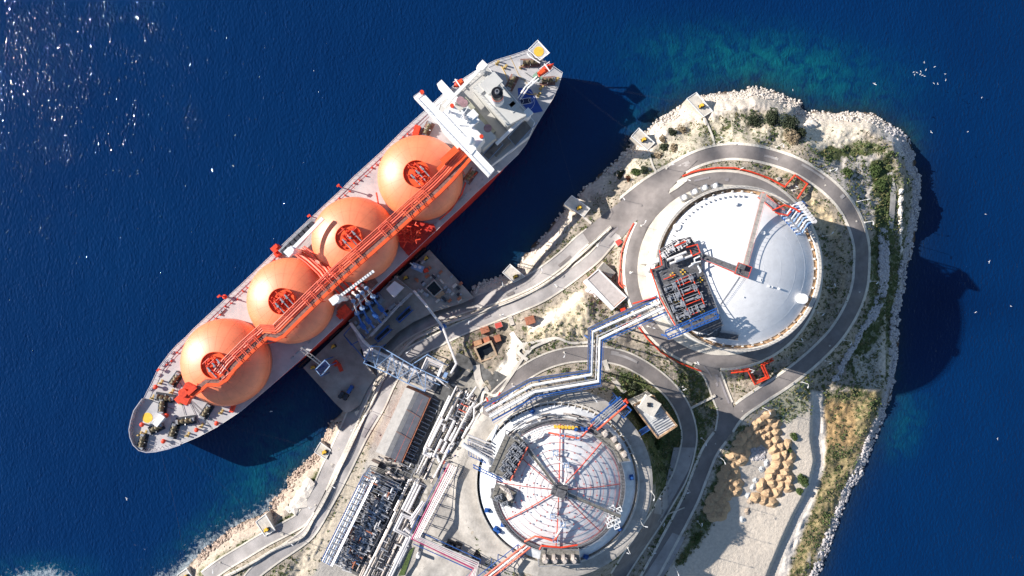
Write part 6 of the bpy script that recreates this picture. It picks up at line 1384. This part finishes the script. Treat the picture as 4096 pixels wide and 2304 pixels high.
ladder(t,385,460,-268,-120,21,10,12,m_steel,'frame',.2); ladder(t,392,450,-262,-126,17,10,10,m_lblue,'frame',.18)
r0 = random.Random(91)
for k_ in range(44):
    s = r0.uniform(388,462); tt = r0.uniform(-266,-122); L_ = r0.uniform(8,30); z_ = r0.uniform(14,22.5); MB().tube([ST(s,tt,z_-2),ST(s,tt,z_),ST(s+(L_ if k_%3==0 else 0),tt+(0 if k_%3==0 else L_),z_)],r0.uniform(.15,.42),6).build('pipe', (m_steel,m_pipe,m_dark,m_steel,m_brick)[k_%5], t)
for k_ in range(10): MB().cyl(ST(r0.uniform(395,455),r0.uniform(-255,-130),19),r0.uniform(.8,1.5),1.8,12).build('vessel', m_steel if k_%2 else m_pipe, t)
o = MB().prism([tuple(ST(s,t_,15)[:2]) for s,t_ in ((352,-268),(352,-235),(372,-235),(372,-268))],9,15).build('sand_block', m_conc2); tag(o,'beige concrete block at the north-west corner of the rusty steel structure','concrete block')
for k_ in range(16): # thin overhead lines of the southern block
    pass
t = thing('pipe_manifold','cluster of valves and small pipes crossing the northern pipe bundle near the blue bridge','pipes',ST(200,30,14)); 
for k_ in range(40):
    s = r0.uniform(150,260); tt = r0.uniform(-12,52); L_ = r0.uniform(4,12); MB().tube([ST(s,tt,16),ST(s,tt,r0.uniform(20,23)),ST(s+(L_ if k_%2 else 0),tt+(0 if k_%2 else L_),21)],r0.uniform(.12,.3),5).build('pipe', (m_dark,m_steel,m_blue,m_dark,m_red)[k_%5], t)
for lb,x_,y_,l_ in (('dark open skid box standing under the east-turning pipe rack',1797,2182,5.5),('second dark machine beside the dark open skid box in the yard',1829,2186,4.5),('large black container frame near the bend of the pipe rack',1905,2232,7.5)):
    t = thing('machine_skid',lb,'skid',W(x_,y_,G(x_,y_))); c_ = W(x_,y_,G(x_,y_)+.2); MB().box(c_,l_,3.6,.5,AS).build('bed', m_black, t); MB().box(c_+Vector((0,0,.5)),l_*.5,2,1.8,AS).tube([c_+Vector((-2,0,2.4)),c_+Vector((2,1,2.8))],.35,6).build('machine', m_dark, t)
t = thing('scaffold_stack','stack of orange scaffold tubes beside the tall pink-white pipe rack','scaffold stack',W(1708,2118,15))
for k_ in range(12): MB().tube([W(1722+k_%5*2-4,2088+k_*2,15.5+k_*.15),W(1693+k_%4*3,2132-k_*1.5,15.5+k_*.15)],.28,5).build('tube', M('scaffold_orange',(0.60,0.26,0.12),.7) if k_==0 else bpy.data.materials['scaffold_orange'], t)
o = MB().cyl(W(1678,2206,15.5),.9,7,12).build('white_tank', m_white); tag(o,'slim white standing cylinder below the bend of the pink-white pipe rack','tank')
o = flatpoly([(1640,2200),(1658,2186),(1618,2300),(1592,2304)],.3,m_leafg,'grass'); o['kind']='stuff'
# ================================================================== red fire water lines
for lb,pts,zz,n2_ in (('red fire-water pipe curving along the grass strip north of the largest tank',[(2730,705),(2765,690),(2800,680),(2870,671),(2940,672),(3005,687),(3075,712),(3140,747),(3180,700),(3230,735),(3190,795)],1.2,1),
 ('red fire-water pipe on the triangular island west of the largest tank',[(2535,892),(2520,920),(2505,955),(2488,1000),(2482,1040),(2475,1135),(2492,1152)],1.2,2),
 ('red fire-water pipe along the kerb south-west of the largest tank',[(2555,1310),(2590,1355),(2645,1410),(2715,1450),(2770,1472),(2805,1485)],1.0,2),
 ('glossy red pipe pair bent in a square loop below the largest tank',[(2925,1492),(2992,1484),(3020,1537),(3077,1510),(3055,1460),(3095,1440)],1.8,2),
 ('short red pipe elbow beside the lower left end of the zigzag bridge',[(1946,1590),(1952,1605),(1975,1612),(1990,1590),(2001,1570)],2.0,1)):
    gz = [G(*p_)+zz for p_ in pts]; P3 = [W(x_,y_,z_) for (x_,y_),z_ in zip(pts,gz)]; q = MB()
    t = thing('fire_main',lb,'pipe',P3[len(P3)//2]-Vector((0,0,zz)))
    for k_ in range(n2_): MB().tube(side(P3,k_*1.3),.42 if n2_==1 or 'glossy' in lb else .32,7).build('pipe', m_red, t)
    for u in dpath(P3,6)[1:-1]: q.tube([u,u-Vector((0,0,zz+.5))],.22,4,False)
    q.build('pipe_support', m_steel, t)
# ================================================================== concrete stairs and cross walls
for lb,a_,b_,w_ in (('pale concrete stair climbing the grass bank between the two eastern roads',(2765,1632),(2862,1582),9),('thin concrete cross wall on the bank between the two southern roads',(2668,2058),(2738,2030),4),('white footpath steps to the northern mooring platform',(2818,470),(2826,500),7),('narrow concrete stair beside the small red-roofed hut',(2038,1262),(2050,1300),18)):
    n_ = 14; t = thing('stair' if 'wall' not in lb else 'low_wall',lb,'stairs' if 'wall' not in lb else 'wall',W(*a_,G(*a_))); q = MB()
    for i in range(n_): f_ = (i+.5)/n_; x_,y_ = a_[0]+(b_[0]-a_[0])*f_,a_[1]+(b_[1]-a_[1])*f_; u = W(x_,y_,G(x_,y_)+.5); q.box(u-Vector((0,0,1.5)),math.hypot(b_[0]-a_[0],b_[1]-a_[1])*.12/n_*1.02,w_*.12,1.7+(i%2)*.12,math.atan2(-(b_[1]-a_[1]),b_[0]-a_[0]))
    q.build('step' if 'wall' not in lb else 'coping', m_conc2, t)
# ================================================================== street lamps
lamp = thing('street_lamp','x','street lamp',Vector((0,0,0)),'street lamps along the roads'); MB().tube([(0,0,0),(0,0,8.2),(.25,0,8.8),(1.0,0,9.1)],[.11,.09,.08,.07],5).build('pole', m_white, lamp); MB().box((1.4,0,9.0),1.1,.4,.2).build('lamp_head', m_white, lamp); MB().box((0,0,0),.9,.9,.35).build('foot', m_conc2, lamp)
remember(lamp); first = True
LMP = {'seaside road':[(2166,1091),(2010,1128),(1485,1642),(1345,1925),(1200,2160),(1098,2118),(880,2250)],
 'inner lane':[(2388,978),(2227,1146),(2001,1260),(1876,1295),(1647,1398)],
 'the largest tank loop':[(2521,1089),(2564,903),(2729,727),(2956,679),(3168,762),(3290,945),(3310,1150),(3270,1250),(3185,1362),(2995,1475),(2780,1452),(2590,1305)],
 'outer road':[(2479,796),(2665,674),(2875,570),(3105,588),(3320,683),(3425,808),(3457,890),(3480,1125),(3375,1360),(3300,1442),(3205,1527),(3050,1630),(2875,1825),(2790,2085),(2695,2262)],
 'the curved middle road':[(2049,1536),(2256,1409),(2370,1584),(2730,1547),(2805,1752),(2745,1950),(2640,2085),(2595,2190)],
 'the red-ribbed tank pavement':[(2605,1965),(2560,2080),(2510,2190)],
 'main yard':[(1430,1700),(1262,2020)]}
for rd_,pts in LMP.items():
    for i,(x_,y_) in enumerate(pts):
        lab = f'pale street lamp, {ORD[i]} of {len(pts)} on {rd_}'+(' from its upper end' if 'loop' not in rd_ else ' clockwise from its left')
        loc = W(x_,y_,G(x_,y_)); rz = random.uniform(-3.1,3.1)
        if first: lamp.location = loc; lamp.rotation_euler = (0,0,rz); lamp['label'] = lab; first = False
        else: copy_tree(lamp,loc,rz,lab)
# manhole covers
for i,(x_,y_,w_) in enumerate(((3106,632,8),(3302,741,7),(3426,885,7),(3439,1168,7),(3319,1383,7),(1355,1796,10),(1327,1858,10),(1242,2030,10),(1430,1652,22),(2970,1645,5),(2862,1775,5),(1128,2140,12))):
    c_ = W(x_,y_,G(x_,y_)+.28); o = MB().box(c_-Vector((0,0,.2)),w_*.11,w_*.1,.22,.4).box(c_,w_*.07,w_*.06,.03,.4).build('manhole_cover', m_conc2)
    tag(o,f'small pale square drain cover, {ORD[i]} of twelve, '+('on the outer road counted from the north' if i in(0,1,2,3,4,9,10) else 'on the seaside road counted from the north'),'drain cover','drain covers in the roads')
# ================================================================== sand and stone heaps
def heap(x_,y_,r_,h_,mat,name,label,group,seed):
    r0_ = random.Random(seed); z_ = G(x_,y_)-.3; c_ = W(x_,y_,z_); R = r_*.12; n1_,n2_ = 8,20; vs = [(c_.x,c_.y,z_+h_)]; fs = []; ph = [r0_.uniform(0,6.28) for _ in range(3)]; sx = r0_.uniform(.85,1.2)
    for i in range(1,n1_+1):
        rr = i/n1_
        for k_ in range(n2_):
            a_ = 2*math.pi*k_/n2_; q = 1+.10*math.sin(2*a_+ph[0])+.06*math.sin(5*a_+ph[1]); hz = h_*(1-rr)**.95*(1+.12*math.sin(3*a_+ph[2]+rr*3))-(0 if rr<1 else .3)
            vs.append((c_.x+R*rr*q*math.cos(a_)*sx+r0_.uniform(-.12,.12),c_.y+R*rr*q*math.sin(a_)/sx+r0_.uniform(-.12,.12),z_+hz+r0_.uniform(-.09,.09)))
    fs = [(0,1+k_,1+(k_+1)%n2_) for k_ in range(n2_)]
    for i in range(n1_-1):
        for k_ in range(n2_): a0 = 1+i*n2_; fs.append((a0+k_,a0+n2_+k_,a0+n2_+(k_+1)%n2_,a0+(k_+1)%n2_))
    o = MB().add(vs,fs).build(name, mat, None, True); return tag(o,label,'heap',group)
HL = [(1540,145),(1480,200),(1550,195),(1600,225),(1440,230),(1530,255),(1480,285),(1600,290),(1540,310),(1500,330),(1440,300),(1600,355),(1540,380),(1590,420),(1640,410),(1690,400),(1620,490),(1670,465),(1720,490),(1610,555),(1690,560),(1580,605),(1680,620),(1560,645),(1640,655),(1710,665),(1570,700),(1640,720),(1700,735),(1485,720),(1530,775),(1610,780),(1500,835),(1440,820),(1570,858)]
HS = [(1370,290),(1320,330),(1400,340),(1300,375),(1360,400),(1430,380),(1290,430),(1350,460),(1260,490),(1320,530),(1260,570),(1210,600),(1280,620),(1190,650),(1240,670),(1290,700),(1180,710),(1230,740),(1280,770),(1150,760),(1200,800),(1120,810),(1170,850),(1080,850),(1190,890),(1130,900),(1075,905),(1100,965),(1165,960)]
for i,(a_,b_) in enumerate(sorted(HL,key=lambda p_:p_[1])): heap(2300+a_/2,1580+b_/2,31,3.0,m_sand,'sand_heap',f'sunlit tan sand heap, {ORD[i]} of {len(HL)} from the top in the bright row','tan sand heaps',100+i)
for i,(a_,b_) in enumerate(sorted(HS,key=lambda p_:p_[1])): heap(2300+a_/2,1580+b_/2,30,2.3,m_sand,'sand_heap',f'shaded brown sand heap, {ORD[i]} of {len(HS)} from the top beside the road','shaded sand heaps',300+i)
m_chalk = M('white_rubble',(0.68,0.70,0.70),.9,var=.3,scale=2.0,bump=.8); m_rub = M('brown_rubble',(0.50,0.40,0.31),.9,var=.4,scale=2.0,bump=.8)
for i,(a_,b_) in enumerate(((1530,540),(1490,590),(1440,680),(1420,735),(1380,800),(1400,850),(1375,925),(1335,990))): heap(2300+a_/2,1580+b_/2,18,1.2,m_chalk if i in (0,1,2,3,4,7) else m_rub,'rubble_heap',f'{"whitish" if i in (0,1,2,3,4,7) else "brownish"} rubble heap, {ORD[i]} of eight from the north, west of the bright sand heaps','rubble heaps',500+i)
# ================================================================== boulders
def gz_fast(px,py): return height(px,py)[0]
def rocks(pts, name, mat, rmin, rmax, seed, squash=.7):
    r_ = np.random.default_rng(seed); pts = np.array(pts); z = gz_fast(pts[:,0],pts[:,1]); vs = []; fs = []
    ico = [(0,0,1),(.894,0,.447),(.276,.851,.447),(-.724,.526,.447),(-.724,-.526,.447),(.276,-.851,.447),(.724,.526,-.447),(-.276,.851,-.447),(-.894,0,-.447),(-.276,-.851,-.447),(.724,-.526,-.447)]
    icf = [(0,1,2),(0,2,3),(0,3,4),(0,4,5),(0,5,1),(1,6,2),(2,6,7),(2,7,3),(3,7,8),(3,8,4),(4,8,9),(4,9,5),(5,9,10),(5,10,1),(1,10,6)]
    for (x_,y_),zz in zip(pts,z):
        c_ = W(x_,y_,zz); s = rmin+(rmax-rmin)*r_.random()**1.8; n0 = len(vs); sx,sy,sz = s*r_.uniform(.7,1.3),s*r_.uniform(.7,1.3),s*squash; a_ = r_.random()*6.28; ca_,sa_ = math.cos(a_),math.sin(a_)
        for v_ in ico:
            j = 1+r_.uniform(-.22,.22); X,Y = v_[0]*sx*j,v_[1]*sy*j; vs.append((c_.x+X*ca_-Y*sa_,c_.y+X*sa_+Y*ca_,c_.z+v_[2]*sz*j+s*.15))
        fs += [tuple(q+n0 for q in f) for f in icf]
    return MB().add(vs,fs).build(name, mat)
r_ = np.random.default_rng(4); sx = r_.uniform(600,3700,260000); sy = r_.uniform(340,2330,260000); keepm = inside(sx,sy,[(580,300),(3720,300),(3720,2330),(580,2330)]); sdd = seg_dist(sx,sy,SHa,True); ins = inside(sx,sy,SHa); sdd = np.where(ins,sdd,-sdd)
wd_ = np.where((sx>3540)|((sx>3240)&(sy>1500)),27.0,20.0); wd_ = np.where(sy<700,34.0,wd_); wd_ = np.where((sx<1400),26.0,wd_)
jet = inside(sx,sy,JW)|inside(sx,sy,JE)|inside(sx,sy,[(1330,1690),(1700,1000),(1900,1200),(1500,1650)])
ok = (sdd>-5)&(sdd<wd_)&~jet&(r_.random(len(sx))<.82)
east = ok&((sx>3540)|((sx>3240)&(sy>1500))); rest = ok&~east
swm = rest&(sx<1420); rest = rest&~swm; ps = list(zip(sx[swm],sy[swm])); random.Random(3).shuffle(ps)
pe = list(zip(sx[east],sy[east])); pr_ = list(zip(sx[rest],sy[rest])); random.Random(1).shuffle(pr_)
m_rocke = M('grey_boulder',(0.50,0.47,0.47),.9,var=.4,scale=1.3,bump=.4)
o = rocks(pe[:7000],'boulders',m_rocke,.35,1.1,5); struct(o,'stuff')
o = rocks(pr_[:6500],'boulders',m_rock,.22,.88,6); struct(o,'stuff')
o = rocks(ps[:2600],'boulders',M('pink_boulder',(0.50,0.39,0.32),.9,var=.45,scale=1.6,bump=.4),.2,.8,16); struct(o,'stuff')
bank = []; BP = spline([(3528,915),(3535,1000),(3533,1100),(3522,1175),(3503,1230),(3478,1280),(3440,1325),(3425,1370),(3390,1420),(3340,1520)],4)
rb_ = random.Random(2)
for i,(x_,y_) in enumerate(BP):
    w_ = 17 if y_ < 1280 else 9
    for k_ in range(9 if y_ < 1290 else 4): bank.append((x_+rb_.uniform(-w_,w_),y_+rb_.uniform(-4,4)))
o = rocks(bank,'boulders',m_rocke,.45,1.3,8); struct(o,'stuff')
dbl = [(rb_.uniform(3005,3060),rb_.uniform(1790,1840)) for _ in range(220)]; o = rocks(dbl,'rubble',m_rocke,.25,.7,9); struct(o,'stuff')
for i,(x_,y_,s_) in enumerate([(3600,766,2.2)]+[(3600+2*math.sin(k_*1.7),786+k_*10.6,1.0+.7*abs(math.sin(k_*2.3))) for k_ in range(22)]):
    o = rocks([(x_,y_)],'boulder',m_rockb,s_*.8,s_*.85,600+i,.8); tag(o,f'cream boulder, {ORD[i]} from the north in the straight row along the east shore path','boulder','cream boulders in a row')
for i,(x_,y_,s_) in enumerate(((1232,1942,3.4),(1213,1968,2.8),(1198,2000,3.8),(1170,2030,2.8),(3236,497,2.6))):
    o = rocks([(x_,y_),(x_+9,y_+5),(x_-8,y_+7),(x_+3,y_-8)],'rock_outcrop',m_rockb,s_*.9,s_,650+i,.25); tag(o,['flat pale rock outcrop nearest the sunlit mooring platform','pale rock outcrop, second in the green verge','wide pale rock outcrop in the middle of the green verge','pale rock outcrop lowest in the green verge','small white rock on the cream slope by the north shore'][i],'rock')
# ================================================================== shrubs and trees
def leafball(c_, r_, h_, n_, seed, ls=.35):
    g = random.Random(seed); vs = []; fs = []
    lob = [(g.uniform(-.55,.55),g.uniform(-.55,.55),g.uniform(.35,.62)) for _ in range(7)]+[(0,0,.6)]
    for _ in range(n_):
        lx,ly,lr = g.choice(lob); a_ = g.uniform(0,6.28); u = g.uniform(-.2,1); rr = math.sqrt(max(0,1-u*u))*lr*g.uniform(.75,1.08)
        p_ = Vector((c_[0]+(lx+rr*math.cos(a_))*r_,c_[1]+(ly+rr*math.sin(a_))*r_,c_[2]+h_*(.30+.62*u*g.uniform(.8,1.05)*(.7+lr*.5))))
        d_ = Vector((g.gauss(0,1),g.gauss(0,1),g.gauss(0,.7))).normalized(); e_ = d_.cross(Vector((g.gauss(0,1),g.gauss(0,1),g.gauss(0,1)))).normalized(); s = ls*g.uniform(.6,1.4)
        n0 = len(vs); vs += [p_-d_*s,p_+e_*s*.6,p_+d_*s,p_-e_*s*.6]; fs.append((n0,n0+1,n0+2,n0+3))
    return MB().add(vs,fs)
BUSH = [(3010,485,36,3.5,m_leafd,'dark grey-green round bush, westernmost of the large bushes on the north slope'),(3082,470,38,4.5,m_leafd,'tall dark bush, second of the large bushes on the north slope'),(3150,500,42,4.5,m_leafd,'darkest widest bush in the middle of the north slope'),(3192,530,32,3.5,m_leafd,'dark bush at the east end of the north slope clump'),(3157,552,37,4.0,m_leaft,'dry tan round bush beside the dark clump on the north slope'),
 (2722,522,22,2.2,m_leaft,'tan shrub west of the northern mooring platform steps, upper one'),(2690,532,18,2,m_leafd,'green shrub left of the upper tan shrub on the north-west slope'),(2650,558,16,2,m_leaft,'small tan shrub above the second mooring platform steps'),(2655,595,19,2,m_leafd,'olive shrub between the tan shrubs on the north-west slope'),(2695,592,17,2,m_leaft,'tan shrub near the outer road kerb on the north-west slope'),(2628,624,19,2,m_leaft,'lowest tan shrub by the outer road kerb on the north-west slope'),
 (2575,680,17,2,m_leafd,'dark shrub beside the west shore stair, upper one'),(2540,690,16,2,m_leafd,'dark shrub second left of the west shore stair'),(2480,695,23,2.5,m_leafd,'dark shrub nearest the sea on the shaded west bank'),(2547,690,18,2,m_leafg,'green shrub in the group on the shaded west bank'),(2515,717,13,1.6,M('rusty_foliage',(0.24,0.12,0.07),.9,var=.4,scale=1.5),'round rusty red shrub on the west bank above the wide junction'),
 (2630,1778,24,4.5,m_leafg,'bright green tree on the dark slope below the roofless building'),(3205,1920,27,2.2,m_leafg,'large green bush east of the bright sand heaps'),(3195,1965,17,1.8,m_leafg,'lower green bush touching the path east of the bright sand heaps'),(2529,1544,16,2.2,m_leafd,'round dark bush on the bank north of the blue steel tower, upper one'),(2550,1570,15,2.2,m_leafd,'round dark bush on the bank north of the blue steel tower, lower one'),
 (3385,690,26,2,m_leafg,'spreading green bush on the flat north-east ground, western one'),(3500,690,30,2,m_leafg,'green bush mass beside the east path, upper one'),(3515,745,28,2,m_leafg,'green bush mass beside the east path, lower one'),(3150,1790,20,1.8,m_leafg,'green shrub between the sand heaps and the east path, upper one'),(3170,1745,16,1.5,m_leafg,'small green shrub right of the topmost bright sand heaps'),(2790,2150,18,1.6,m_leafg,'green shrub at the foot of the bank where the southern road turns pale')]
for i,(x_,y_,r_,h_,mt,lb) in enumerate(BUSH):
    z_ = G(x_,y_); c_ = W(x_,y_,z_); t = thing('tree' if 'tree' in lb else 'bush',lb,'tree' if 'tree' in lb else 'bush',c_); R = r_*.122
    leafball(c_,R,h_,int(420+R*R*60),900+i,.34).build('crown', mt, t); q = MB(); g = random.Random(i)
    for k_ in range(4): a_ = g.uniform(0,6.28); q.tube([c_-Vector((0,0,.3)),c_+Vector((math.cos(a_)*R*.25,math.sin(a_)*R*.25,h_*.4)),c_+Vector((math.cos(a_)*R*.5,math.sin(a_)*R*.5,h_*.6))],[.2,.13,.06],5)
    q.build('trunk', m_bark, t)
# low scrub: more clumps than anyone could count
g = np.random.default_rng(17); sxx = g.uniform(600,3680,420000); syy = g.uniform(350,2310,420000)
ix = np.clip(((sxx-gx[0])/ST_ if False else (sxx-gx[0])/5.0).astype(int),0,nxg-1); iy = np.clip(((syy-gy[0])/5.0).astype(int),0,nyg-1)
al = base[:,3].reshape(nyg,nxg)[iy,ix]; zg = Z.reshape(nyg,nxg)[iy,ix]; fl = flat.reshape(nyg,nxg)[iy,ix]; sdg = SD.reshape(nyg,nxg)[iy,ix]
cl = vnoise(sxx,syy,26,21)*.6+vnoise(sxx,syy,9,22)*.4
ok = (sdg>16)&(fl>5)&(g.random(len(sxx))<np.clip((al*1.25-.05),0,1)*np.clip((cl-.34)*4,0,1)*.36)
def scrubmesh(xs,ys,zs,mat,seed,sz):
    g = random.Random(seed); vs = []; fs = []
    for x_,y_,z_ in zip(xs,ys,zs):
        c_ = W(x_,y_,z_); s0_ = sz*g.uniform(.5,1.5)
        for k_ in range(5):
            a_ = g.uniform(0,6.28); d_ = Vector((math.cos(a_),math.sin(a_),g.uniform(.1,.9)))*s0_; e_ = Vector((-math.sin(a_),math.cos(a_),g.uniform(-.3,.3)))*s0_*.45
            n0 = len(vs); vs += [c_-e_*.6,c_+d_*.6+e_,c_+d_,c_+d_*.6-e_]; fs.append((n0,n0+3,n0+2,n0+1))
    o = MB().add(vs,fs).build('scrub', mat); return struct(o,'stuff')
xs,ys,zs = sxx[ok],syy[ok],zg[ok]; pick = g.random(len(xs)); print('scrub',len(xs))
m_sc1 = M('scrub_green',(0.075,0.105,0.035),.9,var=.5,scale=.8); m_sc2 = M('scrub_olive',(0.155,0.14,0.06),.9,var=.45,scale=.8)
scrubmesh(xs[pick<.6],ys[pick<.6],zs[pick<.6],m_sc1,1,.55); scrubmesh(xs[pick>=.6],ys[pick>=.6],zs[pick>=.6],m_sc2,2,.5)
# ================================================================== gulls
gull = thing('gull','x','gull',Vector((0,0,0)),'white gulls over the sea'); MB().dome((0,0,0),.26,.2,4,10).dome((0,0,0),.26,-.2,4,10).box((0,.42,-.08),.2,.5,.14).build('body', m_white, gull)
MB().add([(-.1,.15,.05),(-.1,-.2,.05),(-1.0,-.25,.22),(-1.25,-.05,.2),(-.8,.18,.2)],[(0,1,2,3,4),(4,3,2,1,0)]).build('wing', m_white, gull); MB().add([(.1,.15,.05),(.1,-.2,.05),(1.0,-.25,.22),(1.25,-.05,.2),(.8,.18,.2)],[(4,3,2,1,0),(0,1,2,3,4)]).build('wing', m_white, gull)
remember(gull); BR = sorted([(1315,470),(1393,505),(1327,527),(1288,539),(1235,545),(1259,547),(1284,560),(1242,565),(1299,569),(1316,575),(1474,558),(1477,604),(1387,629),(1417,632)])
items = [(3000+a_/1.887,b_/1.887,f'white gull, {ORD[i]} of fourteen from the left in the upper right flock',1.0) for i,(a_,b_) in enumerate(BR)]
items += [(3498,336,'largest single white gull, over the teal shallows north of the island',1.7),(3927,391,'lone white gull east of the flock, above open water',1.0),(3725,528,'white gull with spread wings just off the north-east shore',1.3),(3871,527,'tiny white gull right of the one off the north-east shore',.9),(3171,360,'small white gull on the dark reef edge at the north shore',.9),(3942,857,'lone white gull over the eastern sea level with the road bend',.9),(3957,1047,'white gull over the eastern sea level with the largest tank centre',1.4),(4043,1224,'gull closest to the right edge of the photo',1.0),(3902,1249,'gull over the eastern sea left of the one at the photo edge',1.1),(506,1995,'lone white gull on the dark sea below the ship bow',1.5),(1085,1646,'white gull over the shaded water between bow and jetty',1.2),(3990,1755,'lone white gull far right over the southern sea',1.0),(2640,1995,'white gull low over the southern roads',.9)]
for i,(x_,y_,lb,s_) in enumerate(items):
    loc = W(x_,y_,12+(i*7)%9 if 'reef' not in lb else 4)
    if 'roads' in lb: loc = W(x_,y_,33)
    if i == 0: gull.location = loc; gull['label'] = lb; gull.scale = (s_*.5,)*3; gull.rotation_euler = (0,0,.3)
    else: copy_tree(gull,loc,(i*1.3)%6.2,lb,None,(s_*.5,)*3)

# ------------------------------------------------------------------ directions in the labels as seen in the photo
DIRS = [('north-eastern','upper right'),('north-western','upper left'),('south-eastern','lower right'),('south-western','lower left'),('north-east','upper right'),('north-west','upper left'),('south-east','lower right'),('south-west','lower left'),
 ('northernmost','topmost'),('southernmost','lowest'),('westernmost','leftmost'),('easternmost','rightmost'),('just south of','just below'),('just east of','just right of'),('just west of','just left of'),('north of','above'),('south of','below'),('west of','left of'),('east of','right of'),
 ('from the north','from the top'),('from the west','from the left'),('northern','upper'),('southern','lower'),('western','left'),('eastern','right'),('the south end','the lower end'),('north','upper'),('south','lower'),('west','left'),('east','right')]
for o in sc.objects:
    if 'label' in o.keys():
        s_ = o['label']
        for a_,b_ in DIRS: s_ = s_.replace(a_,b_)
        o['label'] = s_
